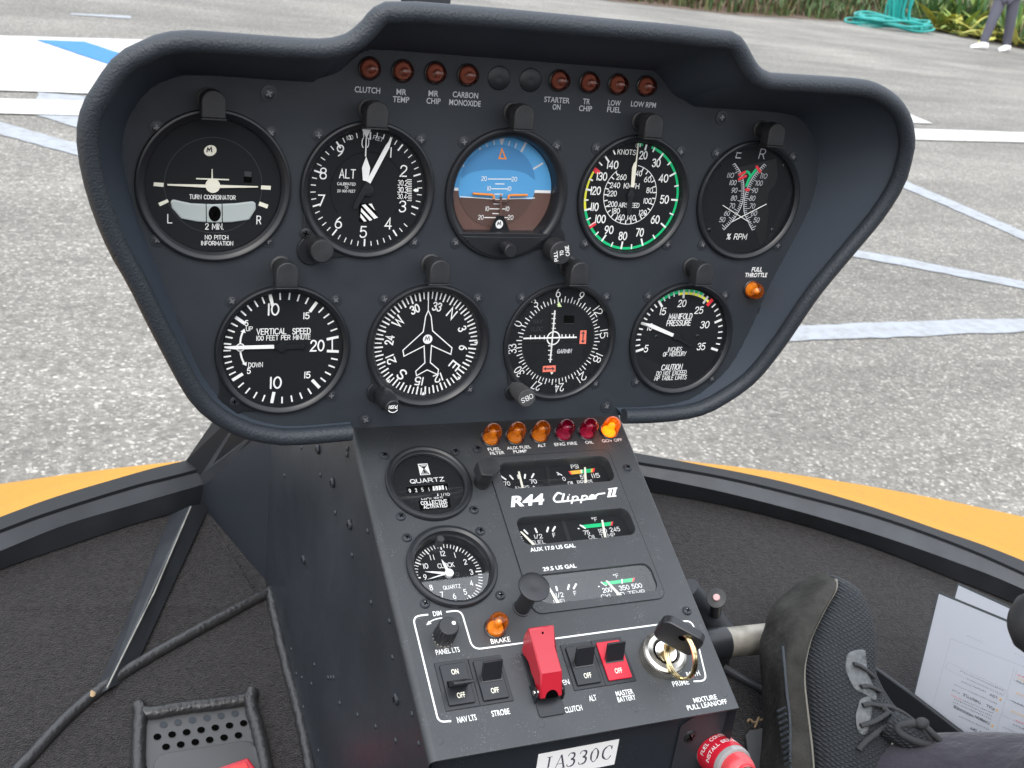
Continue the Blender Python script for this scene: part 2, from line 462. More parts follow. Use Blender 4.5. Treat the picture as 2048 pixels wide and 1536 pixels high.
# stroke alphabet: "x,y ..." polyline, ~ = smoothed, @ = smoothed and closed
RAWG = {
 'A': (4, '0,0 2,6 4,0|.75,2 3.25,2'), 'B': (3.8, '0,3.1 0,6 2,6|0,3.1 0,0 2.2,0|0,3.1 2,3.1|~2,6 3.2,5.7 3.6,4.6 3.1,3.5 2,3.1 3.3,2.6 3.8,1.5 3.3,.4 2.2,0'),
 'C': (4, '~4,5 3.3,5.8 2.1,6 .8,5.4 .1,4 .1,2 .8,.6 2.1,0 3.3,.2 4,1'), 'D': (4, '1.9,6 0,6 0,0 1.9,0|~1.9,6 3.4,5.2 4,3 3.4,.8 1.9,0'),
 'E': (3.4, '3.4,6 0,6 0,0 3.4,0|0,3.1 2.9,3.1'), 'F': (3.3, '3.3,6 0,6 0,0|0,3.1 2.8,3.1'),
 'G': (4.1, '~4,5 3.3,5.8 2.1,6 .8,5.4 .1,4 .1,2 .8,.6 2.1,0 3.4,.3 4,1|4,1 4,2.8 2.4,2.8'), 'H': (4, '0,0 0,6|4,0 4,6|0,3.1 4,3.1'),
 'I': (0.2, '.1,0 .1,6'), 'J': (3, '3,6 3,1.6|~3,1.6 2.6,.4 1.5,0 .4,.4 0,1.6'), 'K': (3.8, '0,0 0,6|3.6,6 0,2.4|1.3,3.6 3.8,0'), 'L': (3.2, '0,6 0,0 3.2,0'),
 'M': (4.8, '0,0 0,6 2.4,1.6 4.8,6 4.8,0'), 'N': (4, '0,0 0,6 4,0 4,6'), 'O': (4.2, '@2.1,6 .8,5.4 0,3.9 0,2.1 .8,.6 2.1,0 3.4,.6 4.2,2.1 4.2,3.9 3.4,5.4'),
 'P': (3.7, '0,0 0,6 2.1,6|0,2.7 2.1,2.7|~2.1,6 3.3,5.6 3.7,4.4 3.3,3.1 2.1,2.7'), 'Q': (4.2, '@2.1,6 .8,5.4 0,3.9 0,2.1 .8,.6 2.1,0 3.4,.6 4.2,2.1 4.2,3.9 3.4,5.4|2.6,1.6 4.2,-.2'),
 'R': (3.9, '0,0 0,6 2.1,6|0,2.9 2.1,2.9|~2.1,6 3.3,5.6 3.7,4.5 3.3,3.3 2.1,2.9|2.1,2.9 3.9,0'),
 'S': (3.7, '~3.6,5 3,5.7 1.9,6 .7,5.6 .2,4.6 .8,3.6 1.9,3.1 3.1,2.5 3.6,1.5 3,.4 1.8,0 .6,.3 0,1.1'), 'T': (3.8, '0,6 3.8,6|1.9,6 1.9,0'),
 'U': (3.9, '0,6 0,1.8|~0,1.8 .5,.5 1.95,0 3.4,.5 3.9,1.8|3.9,1.8 3.9,6'), 'V': (4, '0,6 2,0 4,6'), 'W': (5.4, '0,6 1.4,0 2.7,5 4,0 5.4,6'),
 'X': (3.9, '0,0 3.9,6|0,6 3.9,0'), 'Y': (3.9, '0,6 1.95,2.9 3.9,6|1.95,2.9 1.95,0'), 'Z': (3.6, '0,6 3.6,6 0,0 3.6,0'),
 '0': (3.6, '@1.8,6 .7,5.4 0,3.9 0,2.1 .7,.6 1.8,0 2.9,.6 3.6,2.1 3.6,3.9 2.9,5.4'), '1': (0.8, '.5,0 .5,6'),
 '2': (3.5, '~.1,4.5 .5,5.6 1.7,6 3,5.5 3.4,4.4 2.9,3.2 1.6,1.9 .4,.7|.4,.7 0,0 3.5,0'), '3': (3.5, '~.1,5 .7,5.8 1.7,6 2.9,5.6 3.3,4.6 2.8,3.5 1.5,3.2|~1.5,3.2 2.9,2.8 3.5,1.7 3,.5 1.7,0 .6,.2 0,1.1'),
 '4': (3.7, '2.8,0 2.8,6 0,1.6 3.7,1.6'), '5': (3.5, '3.2,6 .5,6 .2,3.2|~.2,3.2 1.4,3.8 2.8,3.4 3.5,2 3,.6 1.7,0 .5,.2 0,1'),
 '6': (3.5, '~2.7,6 1.2,4.7 .3,3.1 0,1.8 .5,.5 1.75,0 3,.5 3.5,1.8 3,3.1 1.75,3.6 .6,3.1 .1,2.2'), '7': (3.5, '0,6 3.5,6 1.2,0'),
 '8': (3.5, '@1.75,3.3 .5,3.9 .2,4.8 .7,5.7 1.75,6 2.8,5.7 3.3,4.8 3,3.9|@1.75,3.3 .4,2.7 0,1.6 .5,.4 1.75,0 3,.4 3.5,1.6 3.1,2.7'),
 '9': (3.5, '~.8,0 2.3,1.3 3.2,2.9 3.5,4.2 3,5.5 1.75,6 .5,5.5 0,4.2 .5,2.9 1.75,2.4 2.9,2.9 3.4,3.8'),
 '.': (0.5, '.1,.1 .4,.1'), '/': (2.6, '0,-.3 2.6,6.3'), '%': (4.4, '.4,0 4,6|@1,6 .2,5.5 .2,4.2 1,3.7 1.8,4.2 1.8,5.5|@3.4,2.3 2.6,1.8 2.6,.5 3.4,0 4.2,.5 4.2,1.8'),
 '+': (3, '0,3 3,3|1.5,1.5 1.5,4.5'), '-': (2.4, '0,3 2.4,3'), 'o': (1.8, '@.9,6 .1,5.6 .1,4.6 .9,4.2 1.7,4.6 1.7,5.6'), ':': (.5, '.1,1.4 .4,1.4|.1,4.2 .4,4.2'),
 '(': (1.2, '~1.1,6.4 .3,5 .1,3 .3,1 1.1,-.4'), ')': (1.2, '~.1,6.4 .9,5 1.1,3 .9,1 .1,-.4'),
 'i': (0.2, '.1,0 .1,4|.1,5.4 .1,5.9'), 'l': (0.8, '.1,6.6 .1,1|~.1,1 .3,.2 .8,0'), 'p': (2.8, '0,-2 0,4|@1.4,4 .3,3.4 0,2 .3,.6 1.4,0 2.5,.6 2.8,2 2.5,3.4'),
 'e': (2.8, '~0,2.1 2.8,2.1 2.6,3.4 1.5,4 .3,3.4 0,2 .4,.6 1.5,0 2.7,.7'), 'r': (1.9, '0,0 0,4|~0,2.4 .6,3.6 1.9,4'),
}
GLYPH = {}
for _c, (_w, _d) in RAWG.items():
    _st = []
    for part in _d.split('|'):
        fl = part[0] if part[0] in '~@' else ''
        pp = [tuple(float(q) for q in xy.split(',')) for xy in part.lstrip('~@').split()]
        if fl == '~': pp = [(v.x, v.y) for v in catmull([(a, b, 0) for a, b in pp], False, 4)]
        if fl == '@': pp = [(v.x, v.y) for v in catmull([(a, b, 0) for a, b in pp], True, 3)]
        _st.append((fl == '@', pp))
    GLYPH[_c] = (_w, _st)

# printed captions use Blender's own built-in letterforms, turned into meshes
_fc = bpy.data.curves.new('caption', 'FONT'); _fo = bpy.data.objects.new('caption', _fc)
COL.objects.link(_fo)
def font_mesh(txt, bold=.022, shear=0.0):
    _fc.body = txt; _fc.size = 1; _fc.offset = bold; _fc.shear = shear; _fc.resolution_u = 3; _fc.align_x = 'CENTER'
    bpy.context.view_layer.update()
    me = bpy.data.meshes.new_from_object(_fo.evaluated_get(bpy.context.evaluated_depsgraph_get()))
    vs = [v.co.copy() for v in me.vertices]; fs = [tuple(p.vertices) for p in me.polygons]
    bpy.data.meshes.remove(me)
    x0 = min(v.x for v in vs); x1 = max(v.x for v in vs); y0 = min(v.y for v in vs); y1 = max(v.y for v in vs)
    return vs, fs, x0, x1, y0, y1
def caption(b, txt, x, y, h, width=None, m=None, z=.06, rot=0, bold=.022, shear=0.0, sx=.86, M=None):
    """centre (x, y), letter height h, all in mm on the plate"""
    vs, fs, x0, x1, y0, y1 = font_mesh(txt, bold, shear)
    k = h / (y1 - y0); kx = (width / (x1 - x0)) if width else k * sx
    ca, sa = math.cos(math.radians(rot)), math.sin(math.radians(rot)); out = []
    for v in vs:
        lx = (v.x - (x0 + x1) / 2) * kx; ly = (v.y - (y0 + y1) / 2) * k
        out.append((x + lx * ca - ly * sa, y + lx * sa + ly * ca, z))
    b.add(out, fs, m, M)

# ------------------------------------------------------------------ naming
def tag(o, label=None, cat=None, group=None, kind=None):
    if label: o['label'] = label
    if cat: o['category'] = cat
    if group: o['group'] = group
    if kind: o['kind'] = kind
    return o
def thing(name, label, cat, M=None, group=None):
    o = bpy.data.objects.new(name, None); COL.objects.link(o)
    o.empty_display_size = .01
    if M is not None: o.matrix_world = M
    return tag(o, label, cat, group)
def copy_tree(o, parent=None):
    c = o.copy(); COL.objects.link(c)
    if parent is not None:
        c.parent = parent; c.matrix_parent_inverse = o.matrix_parent_inverse.copy()
    for ch in [q for q in bpy.data.objects if q.parent == o]: copy_tree(ch, c)
    return c

def holed_plate(b, outer, holes, z, m=None, thick=0.0):
    """a flat sheet with openings, drawn as one filled outline"""
    bm = bmesh.new(); es = []
    for loop in [outer] + holes:
        vv = [bm.verts.new((p[0], p[1], 0)) for p in loop]
        es += [bm.edges.new((vv[i], vv[(i + 1) % len(vv)])) for i in range(len(vv))]
    bmesh.ops.triangle_fill(bm, use_beauty=True, edges=es, normal=(0, 0, 1))
    bm.verts.index_update()
    vs = [(v.co.x, v.co.y, z) for v in bm.verts]
    fs = []
    for f in bm.faces:
        f.normal_update()
        t = [v.index for v in f.verts]
        fs.append(tuple(t if f.normal.z > 0 else reversed(t)))
    bm.free()
    b.add(vs, fs, m)
    if thick:
        for loop in holes:
            n = len(loop)
            b.add([(p[0], p[1], z) for p in loop] + [(p[0], p[1], z - thick) for p in loop], [(i, (i + 1) % n, n + (i + 1) % n, n + i) for i in range(n)], m)
def circle(cx, cy, r, n=48):
    return [(cx + r * math.cos(2 * math.pi * i / n), cy + r * math.sin(2 * math.pi * i / n)) for i in range(n)]
def rrect(x0, x1, y0, y1, r, n=6):
    out = []
    for cx, cy, a in ((x1 - r, y1 - r, 0), (x0 + r, y1 - r, 90), (x0 + r, y0 + r, 180), (x1 - r, y0 + r, 270)):
        for i in range(n + 1):
            t = math.radians(a + 90 * i / n); out.append((cx + r * math.cos(t), cy + r * math.sin(t)))
    return out
def screw(parent, x, y, r=3.6, z=0.0, m=None, dome=1.5, rot=None, M=None, washer=0, slot=None):
    """cross-slot screw as one mesh"""
    b = MB(); m = m or M_screwp
    if washer: b.lathe([(washer, 0), (washer, .6), (r * .9, .7)], 24, m=m)
    b.lathe([(r, 0), (r, dome * .45), (r * .8, dome * .85), (r * .45, dome), (0.01, dome)], 20, m=m)
    a = math.radians(random.uniform(0, 90) if rot is None else rot); ca, sa = math.cos(a), math.sin(a)
    R = Matrix(((ca, -sa, 0, 0), (sa, ca, 0, 0), (0, 0, 1, 0), (0, 0, 0, 1)))
    L = r * .55; w = r * .13; zz = dome + .06
    b.add([(-L, -w, zz), (L, -w, zz), (L, w, zz), (-L, w, zz)], [(0, 1, 2, 3)], slot or M_hole, R)
    b.add([(-w, -L, zz + .02), (w, -L, zz + .02), (w, L, zz + .02), (-w, L, zz + .02)], [(0, 1, 2, 3)], slot or M_hole, R)
    # bright burr where the driver has worn the slot
    b.add([(w, w, zz + .01), (w * 2.2, w, zz + .01), (w, w * 2.6, zz + .01)], [(0, 1, 2)], M_chrome, R)
    return b.build('screw', None, parent, M=(M or Matrix.Translation((x * .001, y * .001, z * .001))))
# ------------------------------------------------------------------ instrument panel
TOPZ, BOTY = 0.070, 0.165
def rim_point(px, py):
    """where the padded rim passes: a plane leaning out of the panel towards the top"""
    ky = (TOPZ - .006) / .27
    Rm = PAN.r
    n = (Rm @ Vector((0, ky, -1.0))).normalized()          # plane z = .006 + ky (y + BOTY), y up
    p0 = PAN.w(0, -BOTY * 1000, 6)
    n = (Rm @ Vector((0, -ky, 1.0))).normalized()
    p = on_plane(px, py, p0, n)
    q = Rm.transposed() @ (p - PAN.o)
    return q * 1000
left_px = [(702, 879), (577, 889), (515, 882), (468, 868), (421, 841), (390, 813), (365, 779), (327.5, 710), (290, 638), (256, 569), (219, 504), (187.5, 430), (164, 352), (154, 285)]
tl_px = [(156, 242), (168, 203), (187, 172), (219, 125), (250, 98), (289, 80), (324, 66), (375, 61), (430, 64), (508, 70), (625, 78), (664, 76)]
st_px = [(695, 66), (723, 43), (742, 20), (766, 5)]
top_px = [(800, 2), (898, 9), (1031, 20), (1187, 35), (1343, 49), (1400, 56), (1438, 58.5), (1463, 63)]
sr_px = [(1479, 73), (1492, 92), (1507, 120), (1520, 136), (1539, 145.5)]
tr_px = [(1590, 149), (1669, 154), (1716, 158), (1748, 164.5), (1780, 182), (1802, 202.5), (1818, 231), (1825.6, 269), (1825.6, 290)]
r_px = [(1822, 311), (1806, 366), (1763, 436), (1705, 506), (1634, 592), (1570, 686), (1511.6, 759), (1453, 803), (1409, 826.6), (1365, 838), (1306.5, 844), (1245, 845.7)]
RIMR = 5.4
segs_px = [left_px, tl_px, st_px, top_px, sr_px, tr_px, r_px]
rim3 = []
for s_ in segs_px:
    rim3.append([rim_point(*p) for p in s_])
flat_all = [p for s_ in rim3 for p in s_]
def inset(P, d):
    out = []
    for i, p in enumerate(P):
        t = P[min(i + 1, len(P) - 1)] - P[max(i - 1, 0)]
        nn = Vector((t.y, -t.x, 0)).normalized()          # the run is clockwise, so this points inwards
        out.append(p + nn * d)
    return out
flat_in = inset(flat_all, RIMR * .93)
k0 = 0; rim_seg = []
for s_ in rim3:
    rim_seg.append(flat_in[k0:k0 + len(s_)]); k0 += len(s_)
for i in range(1, len(rim_seg)): rim_seg[i].insert(0, rim_seg[i - 1][-1])
def resample(P, n):
    P = [Vector(p) if len(p) == 3 else Vector((p[0], p[1], 0)) for p in P]
    C = catmull(P, False, 8); L = [0]
    for i in range(1, len(C)): L.append(L[-1] + (C[i] - C[i - 1]).length)
    out = []; j = 0
    for q in range(n):
        t = L[-1] * q / (n - 1)
        while j < len(L) - 2 and L[j + 1] < t: j += 1
        u = (t - L[j]) / max(1e-9, L[j + 1] - L[j]); out.append(C[j].lerp(C[j + 1], min(1, max(0, u))))
    return out
PZ = -1.5
fR = [[(104, -156), (135, -155), (168, -149), (196, -128), (212, -103), (228, -60), (245, -3), (250, 12)],
      [(250, 12), (247, 32), (236, 49), (215, 58), (190, 61), (152, 61), (128, 61.2)], [(128, 61.2), (118, 66), (112, 74), (103, 81), (95, 82)], [(95, 82), (0, 82)]]
mir = lambda s_: [(-x, y) for x, y in s_]
face_seg = [mir(fR[0]), mir(fR[1]), mir(fR[2]), [(-95, 82), (0, 82), (95, 82)], fR[2][::-1], fR[1][::-1], fR[0][::-1]]
face_seg[0] = [(x * (.957 if y < -20 else .975), y + (2.5 if y < -120 else 0)) for x, y in face_seg[0]]; face_seg[1] = [(x * .975 if y < 40 else x * .985, y) for x, y in face_seg[1]]
face_seg[0][0] = (-96, -154)
NS = [26, 22, 10, 14, 10, 22, 30]
RIM, FACE = [], []
for a, b_, n_ in zip(rim_seg, face_seg, NS):
    ra = resample(a, n_); fa = resample(b_, n_)
    if RIM: ra = ra[1:]; fa = fa[1:]
    RIM += ra; FACE += fa

GAUGE = {'TC': (-180.7, 0), 'ALT': (-90.3, 0), 'AH': (0, 0), 'AS': (91.2, 0), 'RPM': (182.1, 0),
         'VSI': (-138.4, -99.4), 'DG': (-44.5, -99.4), 'VOR': (49.3, -99.4), 'MAP': (144.6, -99.4)}
panel = thing('instrument_panel', 'wide black instrument panel with padded leather rim holding nine round dials', 'instrument panel', PAN.mat())
b = MB()
holes = [circle(cx, cy, 38.5) for cx, cy in GAUGE.values()]
holed_plate(b, [(p.x, p.y) for p in FACE], holes, PZ)
tap = lambda p: (p.x * .80, (p.y + 20) * .72 - 20)
holed_plate(b, [tap(p) for p in reversed(FACE)], [], PZ - 75)
n_ = len(FACE)
b.add([(p.x, p.y, PZ) for p in FACE] + [(*tap(p), PZ - 75) for p in FACE], [(i, i + 1, n_ + i + 1, n_ + i) for i in range(n_ - 1)])
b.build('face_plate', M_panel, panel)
b = MB()
inner = [Vector((p.x, p.y, PZ)) for p in FACE]
rings = [inner]
for t in (.12, .4, .7, 1.0):
    rings.append([f.lerp(r, t) + (Vector((0, 0, 0)) if t == 1 else Vector((0, 0, 1.0))) for f, r in zip(inner, RIM)])
# outer skin of the hood, seen from in front of the aircraft
outer = [r + Vector((-(RIM[max(i - 1, 0)] - RIM[min(i + 1, len(RIM) - 1)]).y, (RIM[max(i - 1, 0)] - RIM[min(i + 1, len(RIM) - 1)]).x, 0)).normalized() * 3 for i, r in enumerate(RIM)]
b.loft(rings, open_ring=True)
b.loft([[p + Vector((0, 0, 0)) for p in RIM], [Vector((p.x * .83, (p.y + 20) * .76 - 20, PZ - 76)) for p in inner]], open_ring=True)
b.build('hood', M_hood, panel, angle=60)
b = MB(); b.tube(RIM, RIMR, 16, flat=1.0)
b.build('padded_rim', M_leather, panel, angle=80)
for p in [(538, 187), (345, 643), (731, 839), (1443, 235), (1526, 621), (1213, 812)]:
    x, y = PAN.px(*p, PZ)
    screw(panel, x, y, 3.4, PZ + .01, M_screwp, .9, washer=4.7, slot=M_slot)
for p in [(998, 156), (1061, 160)]:
    x, y = PAN.px(*p, PZ); bb = MB(); bb.lathe([(7.3, PZ), (7.3, PZ + .5), (6.6, PZ + .9), (0.01, PZ + .35)], 32, x, y)
    bb.build('blanking_plug', M_bezel, panel)
def cap_at(parent, fr, z, txt, p, hpx, m, wpx=None, bold=.022, shear=0, zp=1.0, sx=.86, dz=.06, name='caption'):
    x, y = fr.px(*p, z)
    h = (Vector(fr.px(p[0], p[1] - hpx / 2, z)) - Vector(fr.px(p[0], p[1] + hpx / 2, z))).length
    w = None
    if wpx: w = (Vector(fr.px(p[0] - wpx / 2, p[1], z)) - Vector(fr.px(p[0] + wpx / 2, p[1], z))).length
    bb = MB(); caption(bb, txt, x, y, h, w, m, z + dz, bold=bold, shear=shear, sx=sx)
    return bb.build(name, None, parent, smooth=False)
for lines in [[('CLUTCH', 735, 180, 51)], [('MR', 803, 184, 20), ('TEMP', 802, 199, 33)], [('MR', 867, 187, 20), ('CHIP', 867, 202, 28)],
              [('CARBON', 931, 190, 51), ('MONOXIDE', 930, 206, 63)], [('STARTER', 1114, 200, 51), ('ON', 1113, 214, 16)],
              [('TR', 1173, 203, 14), ('CHIP', 1171, 217, 26)], [('LOW', 1229, 206, 25), ('FUEL', 1228, 219.5, 27)], [('LOW RPM', 1287, 209, 50)]]:
    bb = MB()
    for t, x, y, w_ in lines:
        X, Y = PAN.px(x, y, PZ)
        ww = (Vector(PAN.px(x - w_ / 2, y, PZ)) - Vector(PAN.px(x + w_ / 2, y, PZ))).length
        caption(bb, t, X, Y, 3.45, ww, M_dimw, PZ + .06, bold=.012)
    bb.build('caption', None, panel, smooth=False)
bb = MB()
for t, x, y, w_ in [('FULL', 1830, 128, 72), ('THROTTLE', 1825, 165, 150)]:
    X, Y = PAN.px(*ZE(x, y), PZ); a_ = ZE(x - w_ / 2, y); c_ = ZE(x + w_ / 2, y)
    caption(bb, t, X, Y, 3.3, (Vector(PAN.px(*a_, PZ)) - Vector(PAN.px(*c_, PZ))).length * .97, M_white, PZ + .06, bold=.02, shear=.12)
bb.build('caption', None, panel, smooth=False)

# ------------------------------------------------------------------ round dials
class Dial:
    def __init__(s, key, name, label, cat, R=41.5, rf=36.0, depth=3.0, screws='abcd', fr=PAN, c=None, glass=M_glass, bez=None, sr=31.4, group=None):
        s.fr = fr; s.c = c or GAUGE[key]; s.d = depth; s.rf = rf
        s.root = thing(name, label, cat, fr.mat(s.c[0], s.c[1], 0), group)
        bb = MB()
        prof = bez or [(R, PZ), (R, .9), (R - .5, 1.7), (R - 1.6, 2.0), (R - 3.4, 1.4), (R - 4.2, .6), (rf + .7, -.4), (rf + .35, -depth - .5)]
        bb.lathe(prof, 96)
        s.bezel = bb.build('bezel', M_bezel, s.root, angle=30)
        bb = MB(); bb.disc(rf + .6, -depth, 72)
        s.face = bb.build('dial_face', M_dial, s.root)
        s.k = MB(); s.k.z = -depth + .05
        gb = MB(); gb.disc(rf + .6, -.55 if depth > 1 else .2, 48)
        s.glass = gb.build('glass', glass, s.root, smooth=False)
        for q in screws:
            sx_, sy_ = {'a': (-1, 1), 'b': (1, 1), 'c': (1, -1), 'd': (-1, -1)}[q]
            screw(s.root, sx_ * sr, sy_ * sr, 3.0, PZ + .01, M_screwp, .8, washer=3.9, slot=M_slot)
    def p(s, q, z=None):
        x, y = s.fr.px(*q, -s.d if z is None else z)
        return (x - s.c[0], y - s.c[1])
    def T(s, zo, t, x, y, h, wd=None, m=None, w=.14, slant=0, rot=0, sp=.35):
        """lettering centred on a zoomed photo position; h and wd measured in the same zoom"""
        X, Y = s.p(zo(x, y))
        hh = (Vector(s.p(zo(x, y - h / 2))) - Vector(s.p(zo(x, y + h / 2)))).length
        ww = (Vector(s.p(zo(x - wd / 2, y))) - Vector(s.p(zo(x + wd / 2, y)))).length if wd else None
        s.k.text(t, X, Y, hh, w, m or M_white, rot, slant, sp=sp, width=ww)
    def L(s, zo, pts, w, m=None, smooth=False, closed=False):
        P = [s.p(zo(*q)) for q in pts]
        if smooth: P = [(v.x, v.y) for v in catmull([(a, c, 0) for a, c in P], closed, 6)]
        s.k.ribbon(P, w, m or M_white, closed)
    def F(s, zo, pts, m=None):
        P = [s.p(zo(*q)) for q in pts]
        ar = sum(P[i][0] * P[(i + 1) % len(P)][1] - P[(i + 1) % len(P)][0] * P[i][1] for i in range(len(P)))
        s.k.flat(P if ar > 0 else P[::-1], m or M_white)
    def ang(s, q):
        x, y = s.p(q); return math.degrees(math.atan2(x, y)), math.hypot(x, y)
    def done(s):
        return s.k.build('markings', None, s.face, smooth=False)
    def needle(s, name, pts, z, m, w=None, thick=.35, bev=0):
        """flat pointer outline in dial mm"""
        ar = sum(pts[i][0] * pts[(i + 1) % len(pts)][1] - pts[(i + 1) % len(pts)][0] * pts[i][1] for i in range(len(pts)))
        bb = MB(); bb.prism(pts if ar > 0 else pts[::-1], z, z + thick)
        return bb.build(name, m, s.root)
    def hub(s, r, z0, z1, m=M_bezel):
        bb = MB(); bb.lathe([(r, z0), (r, z1 - .2), (r * .8, z1), (.01, z1)], 24); return bb.build('hub', m, s.root)
def pointer(a, l, w0, w1, tail=0, tip=.15):
    """pointer outline: angle from top clockwise, width near hub w0, near the tip w1"""
    a = math.radians(a); d = Vector((math.sin(a), math.cos(a))); q = Vector((d.y, -d.x))
    return [d * -tail - q * w0 / 2, d * (l * (1 - tip)) - q * w1 / 2, d * l, d * (l * (1 - tip)) + q * w1 / 2, d * -tail + q * w0 / 2]
def lobe(parent, a, r_in, r_out, rad, z=.6, m=None, name='flange'):
    """the ear of a case flange that carries a screw or knob"""
    a = math.radians(a); c = Vector((math.sin(a), math.cos(a))) * r_out
    pts = []
    base = math.atan2(c.y, c.x)
    for i in range(13):
        t = base - math.radians(100) + math.radians(200) * i / 12; pts.append((c.x + rad * math.cos(t), c.y + rad * math.sin(t)))
    for s_ in (1, 0, -1):
        t = base + s_ * math.radians(34); pts.append((r_in * math.cos(t), r_in * math.sin(t)))
    bb = MB(); bb.prism(pts, PZ + .02, z); return bb.build(name, m or M_bezel, parent, bevel=.5)
def knob(parent, x, y, r, h, m=M_plastic, flutes=0, stem=None, name='knob', lean=0, z=PZ, top_m=None):
    bb = MB()
    if stem: bb.lathe([(stem, z), (stem, z + h * .5)], 20, x, y)
    z0 = z + (h * .3 if stem else 0)
    if flutes:
        n = flutes * 4; ring = lambda zz, f: [Vector((x + (r * f if (i // 2) % 2 else r * .93 * f) * math.cos(2 * math.pi * i / n), y + (r * f if (i // 2) % 2 else r * .93 * f) * math.sin(2 * math.pi * i / n), zz)) for i in range(n)]
        bb.loft([ring(z0, 1), ring(z + h - .6, 1), ring(z + h, .93)])
    else:
        bb.lathe([(r, z0), (r, z + h - .7), (r - .7, z + h), (.01, z + h)], 36, x, y)
    return bb.build(name, m, parent)

# --- turn coordinator
g = Dial('TC', 'turn_coordinator', 'turn coordinator dial with miniature aeroplane and pale slip vial', 'gauge', R=43.6, rf=37.6, screws='abcd')
k = g.k
k.arc(27.2, 27.5, 0, 360, M_grey, n=72)
for pts in [[(157, 675), (223, 680), (221, 706), (155, 700)], [(866, 696), (930, 699), (929, 725), (865, 722)], [(186, 813), (246, 787), (257, 805), (198, 834)], [(857, 803), (914, 824), (906, 849), (848, 828)]]:
    g.F(ZA, pts, M_cream)
g.T(ZA, 'L', 263, 916, 56, 34, w=.11); g.T(ZA, 'R', 851, 925, 52, 32, w=.12)
g.T(ZA, 'TURN COORDINATOR', 546, 774, 27, 306, w=.16); g.T(ZA, '2 MIN.', 558, 967, 38, 124, w=.13)
g.T(ZA, 'NO PITCH', 572, 1039, 26, 156, w=.17); g.T(ZA, 'INFORMATION', 576, 1078, 26, 212, w=.17)
el = [(530 + 46 * math.cos(t) * .88 - 20 * math.sin(t) * .5, 466 - 40 * math.sin(t) * .85 - 22 * math.cos(t) * .55) for t in [2 * math.pi * i / 24 for i in range(24)]]
g.F(ZA, el, M_cream)
g.L(ZA, [(508, 474), (514, 447), (522, 466), (536, 445), (540, 474)], .75, M_dial)
g.F(ZA, [(752, 598), (806, 603), (804, 680), (750, 676)], M_hole); g.F(ZA, [(755, 601), (803, 605), (802, 640), (754, 636)], M_grey)
g.done()
bb = MB(); bb.z = 0
pp = lambda x, y, z: (*g.p(ZA(x, y), z), z)
bb.prism([g.p(ZA(*q), -2) for q in [(247, 696), (500, 710), (500, 690), (247, 686)]][::1], -2.0, -1.5)
bb.prism([g.p(ZA(*q), -2) for q in [(590, 712), (845, 709), (845, 701), (590, 692)]], -2.0, -1.5)
cx_, cy_ = g.p(ZA(546, 697), -2); bb.lathe([(4.1, -2.05), (4.1, -1.3), (.01, -1.1)], 28, cx_, cy_)
bb.prism([g.p(ZA(*q), -2) for q in [(437, 655), (653, 662), (653, 654), (437, 647)]], -2.0, -1.5)
bb.prism([g.p(ZA(*q), -2) for q in [(538, 650), (546, 650), (545, 588), (539, 588)]], -2.02, -1.52)
for o_ in ():
    pass
bb.build('miniature_aeroplane', M_cream, g.root)
vt = [g.p(ZA(*q)) for q in [(265, 800), (282, 786), (400, 812), (545, 818), (690, 812), (810, 798), (828, 810), (830, 850), (786, 922), (670, 938), (545, 940), (440, 934), (335, 914), (272, 840)]]
bb = MB(); bb.prism(vt[::-1], -2.95, -1.4); v_ = bb.build('slip_vial', M_vial, g.root, bevel=.9, seg=3)
bb = MB()
for x_ in (500, 605):
    a_ = g.p(ZA(x_, 815)); c_ = g.p(ZA(x_ + 2, 940)); bb.z = -1.33; bb.ribbon([a_, c_], .5)
bb.build('vial_line', M_hole, v_, smooth=False)
bb = MB(); bx, by = g.p(ZA(557, 880)); bb.sphere((bx, by, -1.5), 4.1, nu=24, nv=14, sc=(.86, 1.12, .25)); bb.build('ball', M_hole, v_)

# --- altimeter
g = Dial('ALT', 'altimeter', 'altimeter dial marked ALT with two white hands and a stripe flag', 'gauge', rf=36.0, screws='abc')
k = g.k
for i in range(50):
    a = i * 7.2
    if i in (17,): continue
    k.tick(a, 34.6 - (4.6 if i % 5 == 0 else 3.0), 34.6, .95 if i % 5 == 0 else .55, M_white)
for t, x, y in [('1', 1723, 478), ('2', 1807, 600), ('3', 1800, 835), ('4', 1705, 948), ('5', 1541, 1003), ('6', 1376, 942), ('7', 1263, 795), ('8', 1276, 617), ('9', 1389, 466)]:
    g.T(ZA, t, x, y, 70 if t != '1' else 62, 48 if t not in '1' else 9, w=.115)
k.arc(22.6, 22.8, -130, 130, M_hole, n=50)
g.T(ZA, 'ALT', 1436, 619, 56, 110, w=.12)
g.T(ZA, 'CALIBRATED', 1429, 686, 17, 122, w=.16); g.T(ZA, 'TO', 1428, 709, 15, 24, w=.16); g.T(ZA, '20 000 FEET', 1428, 733, 16, 120, w=.16)
g.T(ZA, '100', 1451, 380, 27, 44, w=.11, rot=12); g.T(ZA, 'FEET', 1638, 386, 26, 66, w=.11, rot=-14)
g.T(ZA, '(', 1536, 413, 56, 16, w=.1); g.T(ZA, ')', 1572, 413, 56, 16, w=.1)
g.F(ZA, [(1768, 650), (1862, 654), (1860, 796), (1764, 792)], M_hole)
g.T(ZA, '30.2', 1800, 679, 34, 64, w=.13); g.T(ZA, '30.3', 1800, 725, 36, 68, w=.14); g.T(ZA, '30.4', 1796, 768, 32, 62, w=.13)
for i in range(13):
    y_ = 657 + i * 11.5; g.L(ZA, [(1838 if i % 2 else 1830, y_), (1858, y_ + 1)], .45)
g.F(ZA, [(1868, 727), (1884, 716), (1905, 718), (1903, 737), (1882, 738)], M_white)
g.F(ZA, [(1512, 815), (1600, 812), (1640, 912), (1555, 940), (1512, 935)], M_hole)
